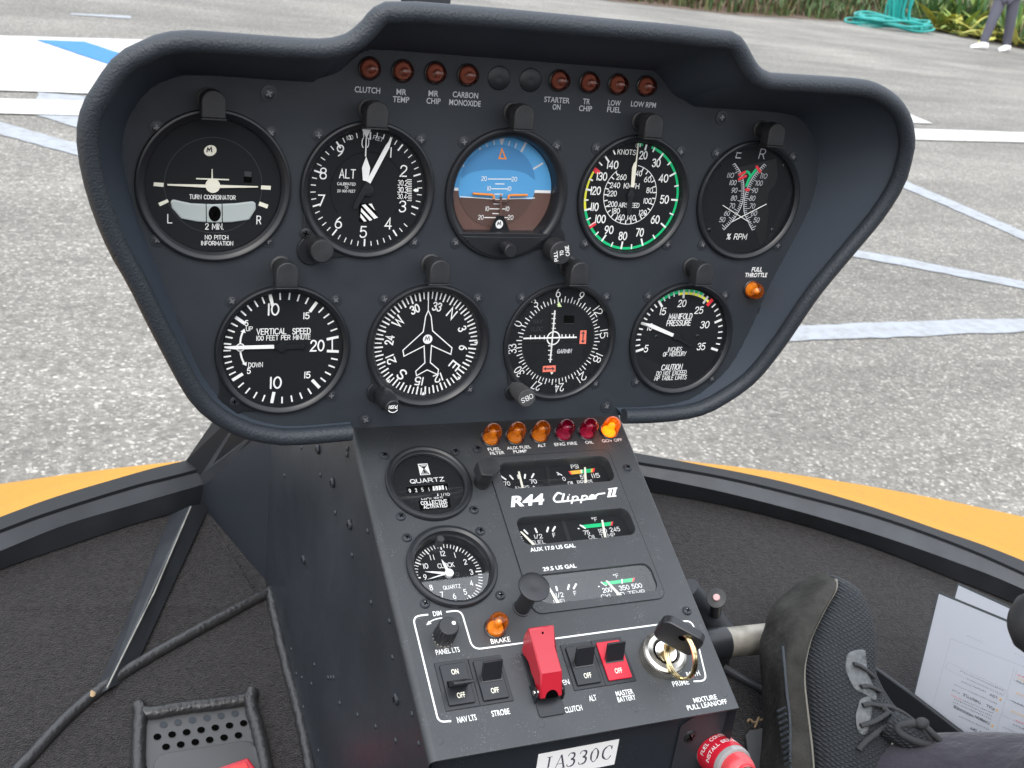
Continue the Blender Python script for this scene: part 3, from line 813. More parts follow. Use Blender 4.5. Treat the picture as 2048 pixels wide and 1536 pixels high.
for q in [[(1520, 905), (1545, 935), (1562, 932), (1522, 882)], [(1524, 868), (1582, 930), (1600, 922), (1526, 845)], [(1530, 826), (1612, 917), (1637, 908), (1553, 820)], [(1574, 818), (1618, 862), (1596, 815)]]:
    g.F(ZA, q, M_white)
g.done()
z_ = -1.9
bb = MB(); P_ = [g.p(ZA(*q), z_) for q in [(1527, 316), (1595, 318), (1562, 385)]]; bb.prism(P_[::-1], z_, z_ + .25)
P_ = [g.p(ZA(*q), z_) for q in [(1557, 380), (1564, 380), (1560, 505), (1552, 505)]]; bb.prism(P_[::-1], z_ - .05, z_ + .2); bb.build('ten_thousand_pointer', M_white, g.root)
z_ = -1.5
bb = MB(); P_ = [g.p(ZA(*q), z_) for q in [(1560, 505), (1586, 580), (1575, 655), (1562, 668), (1538, 662), (1532, 580)]]; bb.prism(P_[::-1], z_, z_ + .25); bb.build('thousand_pointer', M_white, g.root)
z_ = -1.1
bb = MB(); P_ = [g.p(ZA(*q), z_) for q in [(1733, 376), (1712, 448), (1587, 684), (1562, 668), (1688, 432)]]; bb.prism(P_[::-1], z_, z_ + .3); bb.build('hundred_pointer', M_white, g.root)
bb = MB(); P_ = [g.p(ZA(*q), z_) for q in [(1565, 665), (1588, 684), (1560, 740), (1500, 850), (1475, 850), (1475, 830), (1530, 720)]]; bb.prism(P_[::-1], z_ - .03, z_ + .25)
bb.lathe([(3.4, -2.6), (3.4, -.9), (1.6, -.8), (1.6, -.7), (.01, -.7)], 24, 0, 0); bb.build('counterweight', M_bezel, g.root)
lobe(g.root, 222, 40.3, 49.5, 9.0, .4)
x, y = g.p((611, 467), 0); screw(g.root, x, y, 3.2, .42, M_screw, .5)
x, y = g.p((645, 503), 12); knob(g.root, x, y, 7.0, 13.5, M_plasticr, name='setting_knob')

# --- attitude indicator
AR = 41.5
prof = [(AR, PZ), (AR, .9), (AR - .5, 1.6), (AR - 1.8, 1.9), (AR - 4.0, 1.3), (36.5, .5), (35.0, -2.5), (34.6, -9.5)]
g = Dial('AH', 'attitude_indicator', 'artificial horizon dial with blue sky half over brown earth half', 'gauge', rf=34.2, depth=9.0, screws='abd', bez=prof)
k = g.k
k.arc(0.0, 34.4, -90, 90, M_sky, n=60)
k.arc(0.0, 34.4, 90, 270, M_brown, n=60)
hy = g.p(ZB(190, 752))[1]
k.z += .01
k.flat([(-34, hy - .9), (34, hy - .9), (34, hy + .9), (-34, hy + .9)], M_white)
k.flat([(-34, 0), (34, 0), (34, hy - .9), (-34, hy - .9)] if hy > 1 else [(-34, -.05), (34, -.05), (34, 0), (-34, 0)], M_brown)
for pts in [[(228, 562), (237, 553), (271, 580), (262, 592)], [(357, 412), (369, 406), (394, 462), (381, 469)], [(421, 397), (429, 395), (439, 438), (431, 440)], [(479, 381), (488, 380), (493, 428), (484, 429)],
            [(601, 384), (609, 386), (598, 432), (590, 431)], [(651, 402), (660, 406), (647, 448), (638, 445)], [(722, 392), (738, 400), (694, 480), (679, 474)], [(854, 548), (861, 560), (786, 606), (778, 594)], [(518, 342), (577, 340), (542, 428)]]:
    g.F(ZB, pts, M_dimw)
cxb, cyb = g.p(ZB(510, 730)); RB = 26.3
def drum(r0, zz): return [(cxb + r0 * math.cos(math.radians(t)), cyb + r0 * math.sin(math.radians(t))) for t in range(0, 360, 6)]
g.done()
bb = MB()
hz = g.p(ZB(510, 822))[1] - cyb
zz = -8.6
th0 = math.degrees(math.asin(hz / RB))
up_ = [(cxb + RB * math.cos(math.radians(t)), cyb + RB * math.sin(math.radians(t))) for t in [th0 + (180 - 2 * th0) * i / 40 for i in range(41)]]
dn_ = [(cxb + RB * math.cos(math.radians(t)), cyb + RB * math.sin(math.radians(t))) for t in [180 - th0 + (180 + 2 * th0) * i / 40 for i in range(41)]]
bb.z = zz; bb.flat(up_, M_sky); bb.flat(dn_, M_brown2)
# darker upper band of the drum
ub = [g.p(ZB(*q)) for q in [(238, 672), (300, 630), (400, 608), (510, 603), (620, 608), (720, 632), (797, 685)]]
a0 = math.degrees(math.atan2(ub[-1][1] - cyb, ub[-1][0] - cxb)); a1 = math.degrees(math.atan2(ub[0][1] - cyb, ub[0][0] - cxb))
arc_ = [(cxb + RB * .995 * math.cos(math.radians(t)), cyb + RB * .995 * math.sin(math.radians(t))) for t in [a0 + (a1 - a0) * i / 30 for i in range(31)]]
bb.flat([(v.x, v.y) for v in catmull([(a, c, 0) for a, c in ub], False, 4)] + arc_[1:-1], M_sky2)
g.k = bb
g.L(ZB, [(228, 808), (510, 828), (792, 818)], .55)
for y_, x0_, x1_, t in [(674, 440, 615, '20'), (711, 495, 560, None), (748, 467, 583, '10'), (863, 484, 524, None), (900, 452, 524, '10'), (936, 474, 520, None), (966, 413, 494, '20')]:
    g.L(ZB, [(x0_, y_), (x1_, y_ + 1)], .62)
for t, x, y in [('20', 408, 671), ('20', 638, 675), ('10', 446, 745), ('10', 600, 747), ('10', 432, 899), ('10', 585, 900), ('20', 384, 964), ('20', 609, 965)]:
    g.T(ZB, t, x, y, 32, 42 if t == '20' else 28, w=.14)
for q in [[(545, 901), (567, 901)], [(558, 967), (588, 967)], [(490, 789), (550, 789)]]: g.L(ZB, q, .6)
g.L(ZB, [(470, 385), (476, 450), (520, 500)], .45, M_sky2); g.L(ZB, [(640, 385), (628, 440), (575, 500)], .45, M_sky2)
g.L(ZB, [(543, 446), (523, 518), (573, 520)], .95, M_orange, closed=True)
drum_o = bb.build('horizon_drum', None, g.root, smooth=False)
bb = MB(); g.k = bb; bb.z = -6.0
g.d = 6.0
for pts in [[(325, 786), (472, 795), (484, 803), (484, 825)], [(739, 797), (605, 798), (596, 806), (596, 826)]]:
    P_ = [(*g.p(ZB(*q)), -6.0) for q in pts]; bb.tube(P_, .75, 8, M_orange)
P_ = [(*g.p(ZB(*q)), -6.0) for q in [(540, 790), (540, 800)]]; bb.tube(P_, .65, 8, M_orange)
P_ = [(*g.p(ZB(*q)), -6.1) for q in [(484, 830), (500, 845), (580, 845), (596, 830)]]; bb.tube(P_, .55, 8, M_brown2)
P_ = [(*g.p(ZB(*q)), -6.1) for q in [(538, 810), (537, 950)]]; bb.tube(P_, .8, 8, M_brown)
bb.build('aircraft_symbol', None, g.root)
bb = MB(); g.k = bb; bb.z = -5.2; g.d = 5.2
g.F(ZB, [(505, 955), (560, 955), (612, 1090), (440, 1090)], M_dial)
el = [(526 + 34 * math.cos(t) * .8 - 20 * math.sin(t) * .35, 1018 - 34 * math.sin(t) * .9 - 16 * math.cos(t) * .7) for t in [2 * math.pi * i / 24 for i in range(24)]]
g.F(ZB, el, M_white); g.L(ZB, [(511, 1024), (517, 1002), (524, 1020), (536, 1000), (537, 1024)], .6, M_dial)
bb.build('maker_badge', None, g.root, smooth=False)
g.d = 9
ch = g.p(ZB(530, 1085), 1.2)[1]
pts = []
t0 = math.degrees(math.asin(ch / 40)); 
for i in range(25): t = 180 - t0 + (180 + 2 * t0) * i / 24; pts.append((40 * math.cos(math.radians(t)), 40 * math.sin(math.radians(t))))
bb = MB(); bb.prism(pts, -8, 1.9); bb.prism([(p[0] * .90, (p[1] - ch) * .84 + ch - 2.2) for p in pts], 1.8, 2.5)
lp = bb.build('lower_mask', M_bezel, g.root, bevel=.6)
for q in [(284, 1142), (848, 1142)]:
    x, y = g.p(ZB(*q), 2); screw(g.root, x, y, 1.3, 1.95, M_screw, .6)
x, y = g.p(ZB(600, 1212), 12); knob(g.root, x, y, 4.4, 14, M_plastic, stem=3.2, name='adjust_knob', z=2)
x, y = g.p((1122, 506), 16); lobe(g.root, 128, 40.4, 46.0, 7.5, .4)
kn = knob(g.root, x, y, 7.7, 18, M_plasticr, flutes=0, stem=4.4, name='cage_knob')
bb = MB(); bb.z = 16.6
for t, a_, rr in [('PULL', 148, 4.4), ('TO', 122, .3), ('CAGE', 95, 4.4)]:
    pass
for t, ox_, oy_ in [('PULL', -3.6, -2.0), ('TO', .2, .1), ('CAGE', 4.0, 1.6)]:
    bb.text(t, x + ox_, y + oy_, 2.3, .2, M_white, rot=104, width=7.0 if t != 'TO' else 3.4)
bb.build('lettering', None, kn, smooth=False)

# --- airspeed indicator
g = Dial('AS', 'airspeed_indicator', 'airspeed dial in knots with long green arc and yellow arc', 'gauge', screws='abcd')
k = g.k
A = {0: (1600, 385), 20: (1640, 425), 30: (1762, 490), 40: (1842, 640), 50: (1845, 833), 60: (1760, 1018), 70: (1606, 1145), 80: (1454, 1180), 90: (1313, 1130), 110: (1180, 910), 120: (1188, 754), 130: (1243, 600), 140: (1325, 497)}
an = {q: g.ang(ZB(*p))[0] % 360 for q, p in A.items()}
an[100] = (g.ang(ZB(1225, 1030))[0]) % 360
R1 = 35.6
a30 = g.ang(ZB(1690, 410))[0]
k.arc(33.9, R1, a30, an[110], M_green, n=90); k.arc(33.9, R1, an[110], an[130], M_yellow, n=30)
k.arc(33.9, R1, an[0] - 3.4, an[0] + 3.4, M_green, n=8)
k.tick(an[130], 30.6, R1, 3.0, M_red); k.tick(an[100], 30.5, R1, 2.6, M_red); k.tick(an[100] + 1.3, 30.7, R1 - .4, .5, M_white)
ks = sorted(an)
for i, q in enumerate(ks):
    if q not in (0, 130, 100): k.tick(an[q], 30.2 if q > 20 else 31.5, R1 - .2, 1.25, M_white)
k.tick(an[0], 33.0, R1 - .2, .8, M_white)
for x, y in [(1710, 425), (1822, 550), (1867, 728), (1824, 937), (1694, 1105), (1528, 1186), (1377, 1178), (1256, 1098), (1186, 986), (1162, 836), (1196, 670), (1270, 535), (1382, 436)]:
    a_, r_ = g.ang(ZB(x, y)); k.tick(a_, 32.2, R1 - .1, .95, M_white)
for t, x, y, w_ in [('20', 1618, 494, 62), ('30', 1716, 553, 64), ('40', 1771, 669, 72), ('50', 1778, 830, 66), ('60', 1708, 982, 66), ('70', 1590, 1080, 62), ('80', 1462, 1107, 64), ('90', 1357, 1060, 68), ('100', 1291, 978, 82), ('110', 1247, 886, 62), ('120', 1255, 763, 80), ('130', 1302, 655, 82), ('140', 1384, 567, 88)]:
    g.T(ZB, t, x, y, 56, w_, w=.15)
g.T(ZB, 'KNOTS', 1492, 471, 36, 140, w=.15); g.T(ZB, '0', 1566, 422, 28, 14, w=.12)
a_, r_ = 0, 19.7
cxx, cyy = g.p(ZB(1518, 795))
k.arc(r_ - .22, r_ + .22, 8, 322, M_white, cxx, cyy, 80)
for i in range(25):
    k.tick(22 + i * 12.35, r_ - (2.8 if i % 2 == 0 else 2.8), r_, .75, M_white, cxx, cyy)
for t, x, y, w_ in [('260', 1451, 660, 76), ('240', 1402, 722, 76), ('220', 1379, 784, 72), ('200', 1384, 865, 72), ('180', 1408, 916, 60), ('160', 1444, 965, 62), ('140', 1525, 968, 66), ('120', 1612, 930, 60), ('100', 1647, 841, 62), ('80', 1664, 760, 50), ('60', 1649, 678, 54), ('40', 1582, 632, 48)]:
    g.T(ZB, t, x, y, 38, w_, w=.14)
g.T(ZB, 'KM/H', 1527, 727, 38, 118, w=.14); g.T(ZB, 'AIRSPEED', 1508, 873, 32, 158, w=.16)
g.done()
z_ = -1.6
P_ = [g.p(ZB(*q), z_) for q in [(1576, 402), (1584, 402), (1563, 600), (1547, 738), (1523, 736), (1533, 590), (1547, 555), (1560, 540)]]
bb = MB(); bb.prism(P_[::-1], z_, z_ + .3); bb.build('needle', M_cream, g.root)
P_ = [g.p(ZB(*q), z_) for q in [(1520, 735), (1546, 738), (1540, 800), (1530, 900), (1525, 945), (1495, 945), (1490, 900), (1505, 800)]]
bb = MB(); bb.prism(P_[::-1], z_ - .03, z_ + .25); bb.lathe([(2.6, -2.8), (2.6, -1.1), (.01, -1.0)], 20, *g.p(ZB(1522, 797), z_))
bb.build('counterweight', M_bezel, g.root)

# --- twin tachometer
g = Dial('RPM', 'tachometer', 'dual tachometer with crossing E and R scales and two thin needles', 'gauge', rf=37.0, screws='abcd')
k = g.k
g.T(ZC, 'E', 1388, 435, 78, 46, w=.085, slant=.12, m=M_dimw); g.T(ZC, 'R', 1577, 442, 78, 50, w=.085, slant=.12, m=M_dimw)
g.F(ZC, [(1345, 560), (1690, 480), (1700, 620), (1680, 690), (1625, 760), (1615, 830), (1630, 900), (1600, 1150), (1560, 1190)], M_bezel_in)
Eg = [(1350, 520), (1378, 560), (1402, 605), (1418, 655), (1425, 720), (1421, 790), (1408, 855), (1378, 920), (1335, 985), (1262, 1062)]
Rg = [(1590, 525), (1553, 565), (1518, 605), (1483, 655), (1453, 720), (1432, 790), (1424, 855), (1427, 920), (1452, 985), (1492, 1065)]
g.L(ZC, [(1445, 700), (1470, 640), (1500, 600), (1530, 562)], 2.0, M_green, True); g.L(ZC, [(1415, 610), (1448, 585), (1465, 595), (1476, 615)], 1.7, M_green)
g.L(ZC, Eg, .55, M_dimw, True); g.L(ZC, Rg, .55, M_dimw, True)
def along(P, n):
    C = catmull([(a, c, 0) for a, c in P], False, 8); L = [0]
    for i in range(1, len(C)): L.append(L[-1] + (C[i] - C[i - 1]).length)
    out = []; j = 0
    for q in range(n):
        t = L[-1] * q / (n - 1)
        while j < len(L) - 2 and L[j + 1] < t: j += 1
        u = (t - L[j]) / (L[j + 1] - L[j]); out.append((C[j].lerp(C[j + 1], u), (C[j + 1] - C[j]).normalized()))
    return out
for P_, sg in ((Eg, -1), (Rg, 1)):
    for i, (c, t) in enumerate(along(P_, 36)):
        nrm = Vector((-t.y, t.x)) * (-sg)
        if nrm.x * sg < 0: nrm = -nrm
        ln = 42 if i % 5 == 4 else 21
        g.L(ZC, [(c.x, c.y), (c.x + nrm.x * ln, c.y + nrm.y * ln)], .42, M_dimw)
for t, xl, yl, xr, yr in [('110', 1313, 616, 1585, 622), ('100', 1333, 676, 1548, 680), ('90', 1345, 739, 1513, 740), ('80', 1341, 803, 1492, 804), ('70', 1325, 866, 1491, 868), ('60', 1285, 926, 1506, 927), ('50', 1246, 979, 1526, 982)]:
    for x, y in ((xl, yl), (xr, yr)): g.T(ZC, t, x, y, 38, 56 if len(t) == 3 else 46, w=.11, slant=.15, m=M_dimw)
for q in [[(1385, 612), (1430, 590)], [(1382, 648), (1438, 622)], [(1526, 545), (1556, 585)], [(1440, 733), (1460, 735)]]: g.L(ZC, q, 1.9, M_red)
g.T(ZC, '% RPM', 1364, 1118, 44, 166, w=.13, slant=.12)
g.done()
for x, y in [(1228, 532), (1140, 1064), (1655, 1064), (1752, 540)]:
    X, Y = g.p(ZC(x, y)); screw(g.root, X, Y, 1.5, -2.9, M_screw, .7)
for q in [[(1252, 863), (1476, 1006)], [(1608, 853), (1322, 1000)]]:
    bb = MB(); P_ = [(*g.p(ZC(*w_), -1.8), -1.8) for w_ in q]; bb.tube(P_, .3, 6); bb.build('needle', M_white, g.root)

# --- vertical speed indicator
g = Dial('VSI', 'vertical_speed_indicator', 'vertical speed dial with one white needle lying at zero on the left', 'gauge', rf=37.0, screws='abc')
k = g.k
maj = {5: (262, 472), 10: (484, 330), 15: (765, 400), 20: (887, 605), -5: (280, 852), -10: (503, 977), -15: (776, 898), -20: (887, 690), 0: (190, 667)}
am = {q: g.ang(ZD(*p))[0] % 360 for q, p in maj.items()}
RV = 36.0
for q in (5, 10, 15, -5, -10, -15): k.tick(am[q], RV - 7.6, RV - .2, 2.0, M_white)
k.tick(am[20], RV - 8.2, RV - .6, 1.7, M_white); k.tick(am[-20], RV - 8.2, RV - .6, 1.7, M_white)
a5 = am[5] if am[5] > 180 else am[5] + 360
seq = [270, am[5] % 360, am[10] % 360, am[15] + 360, am[20] + 360]
seq = [270, am[5], am[10], am[15] + (360 if am[15] < 180 else 0), am[20] + (360 if am[20] < 180 else 0)]
if seq[2] < seq[1]: seq[2] += 360
for i in range(4):
    for j in range(1, 5): k.tick(seq[i] + (seq[i + 1] - seq[i]) * j / 5, RV - 4.6, RV - .2, .95, M_white)
sq2 = [270, am[-5], am[-10], am[-15], am[-20]]
for i in range(4):
    for j in range(1, 5): k.tick(sq2[i] + (sq2[i + 1] - sq2[i]) * j / 5, RV - 4.6, RV - .2, .95, M_white)
k.tick(270, RV - 4.6, RV - .2, .9, M_white)
g.L(ZD, [(902, 612), (902, 688)], .8)
for t, x, y, h_, w_ in [('5', 318, 499, 36, 24), ('10', 499, 405, 74, 84), ('15', 725, 448, 40, 46), ('20', 800, 652, 70, 98), ('5', 333, 824, 36, 26), ('10', 514, 905, 74, 86), ('15', 731, 852, 40, 46)]:
    g.T(ZD, t, x, y, h_, w_, w=.14 if h_ > 50 else .17)
g.T(ZD, 'UP', 336, 537, 28, 46, w=.16); g.T(ZD, 'DOWN', 379, 783, 30, 100, w=.16)
g.T(ZD, 'VERTICAL', 488, 555, 38, 206, w=.15); g.T(ZD, 'SPEED', 692, 553, 38, 126, w=.15); g.T(ZD, '100 FEET PER MINUTE', 570, 597, 30, 372, w=.16)
g.L(ZD, [(274, 630), (280, 590), (294, 555)], 1.1, smooth=True); g.L(ZD, [(276, 700), (284, 735), (298, 768)], 1.1, smooth=True)
g.F(ZD, [(302, 536), (311, 566), (276, 556)]); g.F(ZD, [(316, 790), (286, 776), (318, 762)])
k.arc(2.0, 2.7, 0, 360, M_white, *g.p(ZD(275, 664)), n=28)
g.done()
z_ = -1.5
P_ = [g.p(ZD(*q), z_) for q in [(166, 658), (200, 657), (250, 653), (505, 647), (505, 672), (250, 678), (200, 674), (166, 667)]]
bb = MB(); bb.prism(P_[::-1], z_, z_ + .3); bb.build('needle', M_white, g.root)
P_ = [g.p(ZD(*q), z_) for q in [(506, 647), (540, 650), (680, 643), (700, 635), (718, 655), (702, 678), (680, 672), (540, 678), (506, 672)]]
bb = MB(); bb.prism(P_[::-1], z_ - .03, z_ + .2); bb.lathe([(3.1, -2.8), (3.1, -.9), (.01, -.8)], 24, *g.p(ZD(557, 660), z_)); bb.build('counterweight', M_bezel, g.root)
lobe(g.root, 224, 40.4, 46.5, 9.0, .3)
x, y = g.p((469, 803), 0); screw(g.root, x, y, 3.0, .32, M_screwp, .5)

# --- heading indicator
prof = [(41.5, PZ), (41.5, .9), (41.0, 1.6), (39.8, 1.9), (38.6, 1.2), (37.0, -.5), (35.6, -3.2), (35.2, -5.5)]
g = Dial('DG', 'heading_indicator', 'compass card dial with outlined white aeroplane in its centre', 'gauge', rf=35.0, depth=5.0, screws='abc', bez=prof)
k = g.k
hd = 37.5
for i in range(72):
    k.tick(hd + i * 5, 35.0 - (5.6 if i % 2 == 0 else 4.6), 35.0, 1.05 if i % 2 == 0 else .8, M_white)
for t, q in [('N', 0), ('3', 30), ('6', 60), ('E', 90), ('12', 120), ('15', 150), ('S', 180), ('21', 210), ('24', 240), ('W', 270), ('30', 300), ('33', 330)]:
    a_ = math.radians(hd + q + (4 if t == '33' else 0)); rr = 25.6
    k.text(t, rr * math.sin(a_), rr * math.cos(a_), 5.2 if t.isdigit() else 6.2, .17, M_white, -math.degrees(a_), width=(3.4 if len(t) == 1 and t.isdigit() else 6.4 if t.isdigit() else 5.4 if t != 'W' else 7))
for q in (45, 90, 135, 180, 225, 315):
    a_ = math.radians(q); d = Vector((math.sin(a_), math.cos(a_))); n2 = Vector((d.y, -d.x))
    if q in (90, 135, 180, 225): k.flat([d * 36 + n2 * 1.4, d * 36 - n2 * 1.4, d * 32.8], M_white)
g.done()
g.k = MB(); g.k.z = -2.2; g.d = 2.2
ol = [(1558, 412), (1540, 455), (1524, 558), (1385, 685), (1392, 725), (1530, 655), (1535, 770), (1472, 828), (1478, 858), (1550, 818), (1622, 850), (1628, 816), (1572, 768), (1580, 652), (1712, 712), (1720, 668), (1588, 552), (1578, 455)]
g.L(ZD, ol, .7, closed=True); g.L(ZD, [(1560, 300), (1558, 415)], .55)
el = [(1554 + 38 * math.cos(t) * .8 - 22 * math.sin(t) * .5, 609 - 36 * math.sin(t) * .8 - 20 * math.cos(t) * .7) for t in [2 * math.pi * i / 24 for i in range(24)]]
g.F(ZD, el, M_white); g.L(ZD, [(1536, 617), (1543, 592), (1551, 612), (1563, 590), (1566, 616)], .65, M_dial)
g.k.build('aircraft_symbol', None, g.root, smooth=False); g.d = 5
lobe(g.root, 227, 40.4, 44.5, 7.0, .3)
kk = bpy.data.objects.new('push_knob', None); COL.objects.link(kk); kk.parent = g.root; _x, _y = PAN.px(762, 786, 0); kk.location = ((_x - g.c[0]) * .001, (_y - g.c[1]) * .001, 0)
bb = MB(); bb.lathe([(5.2, PZ), (5.2, 5), (5.6, 6), (6.4, 8), (6.4, 17), (5.4, 20), (4.7, 21), (4.7, 26.5), (4.2, 27), (.01, 27)], 36); kb = bb.build('grip', M_plastic, kk)
bb = MB(); bb.z = 27.03; bb.text('PUSH', 0, .6, 2.1, .2, M_white, 180, width=5.6)
bb.ribbon([(3.4 * math.cos(math.radians(t)), .4 + 3.4 * math.sin(math.radians(t))) for t in range(215, 330, 8)], .55, M_white); bb.build('lettering', None, kb, smooth=False)

# --- course deviation indicator
g = Dial('VOR', 'course_indicator', 'course deviation dial with white crossed needles and two coral flags', 'gauge', rf=37.4, depth=3.2, screws='abc',
         bez=[(41.5, PZ), (41.5, .9), (41.0, 1.5), (39.6, 1.6), (38.4, .8), (37.8, -.4), (37.6, -3.6)])
k = g.k
k.arc(26.6, 26.75, 0, 360, M_grey, n=64)
rot0 = g.ang(ZE(515, 290))[0] - 60
for i in range(72):
    k.tick(rot0 + i * 5, 27.3, 27.3 + (4.2 if i % 2 == 0 else 2.6), .62 if i % 2 == 0 else .55, M_white)
for t, q in [('0', 0), ('3', 30), ('6', 60), ('9', 90), ('12', 120), ('15', 150), ('18', 180), ('21', 210), ('24', 240), ('27', 270), ('30', 300), ('33', 330)]:
    a_ = math.radians(rot0 + q); rr = 34.2
    k.text(t, rr * math.sin(a_), rr * math.cos(a_), 5.5, .11, M_white, -math.degrees(a_), width=3.5 if len(t) == 1 else 6.8)
g.F(ZE, [(498, 374), (538, 374), (521, 341)], mat('pale lime print', (.70, .85, .42), .5)); g.F(ZE, [(462, 805), (485, 806), (472, 822)], M_cream)
g.F(ZE, [(553, 430), (622, 432), (620, 486), (551, 484)], M_hole); g.L(ZE, [(556, 485), (618, 485)], .4, M_grey)
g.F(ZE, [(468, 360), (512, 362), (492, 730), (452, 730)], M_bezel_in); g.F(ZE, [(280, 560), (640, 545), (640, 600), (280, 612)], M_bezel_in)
k.arc(4.1, 5.0, 0, 360, M_white, *g.p(ZE(483, 581)), n=36)
for i in range(4):
    for x_, y_ in [(333 + i * 30, 577), (540 + i * 25, 570)]: g.L(ZE, [(x_, y_ - 12), (x_, y_ + 10)], .7)
    for x_, y_ in [(488, 420 + i * 32), (465, 632 + i * 30)]: g.L(ZE, [(x_ - 14, y_), (x_ + 8, y_)], .7)
g.T(ZE, 'GARMIN', 556, 667, 24, 96, w=.2, slant=.1, m=M_dimw)
g.T(ZE, 'NAV', 380, 470, 26, 62, w=.14, m=M_grey); g.T(ZE, 'VLOC', 372, 520, 26, 80, w=.14, m=M_grey)
for P_, arrow in (([(661, 530), (702, 529), (698, 619), (654, 618)], 'v'), ([(414, 765), (498, 760), (497, 802), (411, 805)], 'h')):
    g.F(ZE, P_, M_pink)
    cxq = sum(p[0] for p in P_) / 4; cyq = sum(p[1] for p in P_) / 4
    if arrow == 'v':
        g.L(ZE, [(cxq + 2, cyq - 32), (cxq - 2, cyq + 32)], .9, M_ink)
        for s_ in (-1, 1): g.F(ZE, [(cxq - s_ * 2.6, cyq + s_ * 40), (cxq - 14, cyq + s_ * 22), (cxq + 13, cyq + s_ * 22)], M_ink)
    else:
        g.L(ZE, [(cxq - 28, cyq + 1), (cxq + 28, cyq - 1)], .9, M_ink)
        for s_ in (-1, 1): g.F(ZE, [(cxq + s_ * 38, cyq), (cxq + s_ * 20, cyq - 13), (cxq + s_ * 20, cyq + 13)], M_ink)
g.done()
for q in [[(495, 400), (463, 742)], [(286, 585), (638, 577)]]:
    bb = MB(); P_ = [(*g.p(ZE(*w_), -2.2), -2.2) for w_ in q]; bb.tube(P_, .55, 6); bb.build('needle', M_white, g.root)
lobe(g.root, 222, 40.4, 46.5, 6.0, .2)
kk = bpy.data.objects.new('fluted_knob', None); COL.objects.link(kk); kk.parent = g.root; _x, _y = PAN.px(1030, 775, 0); kk.location = ((_x - g.c[0]) * .001, (_y - g.c[1]) * .001, 0)
bb = MB()
n = 96; ring = lambda zz, r: [Vector(((r if (i // 2) % 2 else r * .94) * math.cos(2 * math.pi * i / n), (r if (i // 2) % 2 else r * .94) * math.sin(2 * math.pi * i / n), zz)) for i in range(n)]
bb.lathe([(4.5, PZ), (4.5, 8)], 24); bb.loft([ring(5, 5.6), ring(14, 6.0), ring(20.5, 6.2), ring(21, 5.8)]); kb = bb.build('grip', M_ventp, kk, angle=25)
bb = MB(); bb.z = 21.05; bb.text('OBS', 0, 0, 3.2, .13, M_white, 205, width=8.6); bb.build('lettering', None, kb, smooth=False)

# --- manifold pressure gauge
g = Dial('MAP', 'manifold_pressure_gauge', 'manifold pressure dial with needle at ten and short green and yellow arcs', 'gauge', rf=36.6, screws='abcd')
k = g.k
mm = {5: (1052, 662), 10: (1085, 490), 15: (1190, 352), 20: (1345, 300), 25: (1482, 340), 30: (1552, 478), 35: (1522, 647)}
q_ = [g.ang(ZE(*mm[i]))[0] for i in (5, 10, 15, 20, 25, 30, 35)]
RM = 35.2
a0_, a35 = q_[0], q_[6]
f_ = lambda v: q_[min(5, int((v - 5) // 5))] + (q_[min(5, int((v - 5) // 5)) + 1] - q_[min(5, int((v - 5) // 5))]) * ((v - 5) / 5 - min(5, int((v - 5) // 5)))
k.arc(33.2, 35.6, f_(15), f_(24), M_green, n=30); k.arc(31.8, 33.6, f_(19), f_(26), M_yellow, n=24)
for v in range(5, 36):
    M5 = v % 5 == 0
    if v in (26,): k.tick(f_(v), 30.0, 36, 2.6, M_red); continue
    k.tick(f_(v), RM - (6.0 if M5 else 3.4), RM + .2, 1.7 if M5 else 1.0, M_dimw if 15 < v < 26 else M_white)
for t, x, y, w_ in [('5', 1098, 651, 26), ('10', 1122, 508, 36), ('15', 1208, 405, 42), ('20', 1335, 352, 54), ('25', 1447, 397, 56), ('30', 1485, 493, 58), ('35', 1461, 637, 54)]:
    g.T(ZE, t, x, y, 42, w_, w=.14, slant=.08)
for t, x, y, h_, w_ in [('MANIFOLD', 1325, 438, 34, 154), ('PRESSURE', 1313, 481, 34, 160), ('INCHES', 1288, 655, 26, 90), ('OF MERCURY', 1285, 686, 26, 152), ('CAUTION', 1267, 773, 34, 138), ('DO NOT EXCEED', 1264, 811, 26, 198), ('MP TABLE LIMITS', 1258, 843, 26, 212)]:
    g.T(ZE, t, x, y, h_, w_, w=.15, slant=.1)
g.done()
for x, y in [(1164, 573), (1437, 569)]:
    X, Y = g.p(ZE(x, y)); screw(g.root, X, Y, 1.4, -2.9, M_screw, .5)
z_ = -1.6
P_ = [g.p(ZE(*q), z_) for q in [(1072, 476), (1150, 494), (1281, 553), (1270, 573), (1130, 515), (1100, 498)]]
bb = MB(); bb.prism(P_[::-1], z_, z_ + .3); bb.build('needle', M_white, g.root)
P_ = [g.p(ZE(*q), z_) for q in [(1281, 553), (1310, 570), (1395, 628), (1385, 636), (1300, 592), (1270, 575)]]
bb = MB(); bb.prism(P_[::-1], z_ - .03, z_ + .2); bb.lathe([(2.4, -2.8), (2.4, -1.1), (.01, -1.0)], 20, *g.p(ZE(1297, 573), z_)); bb.build('counterweight', M_bezel, g.root)

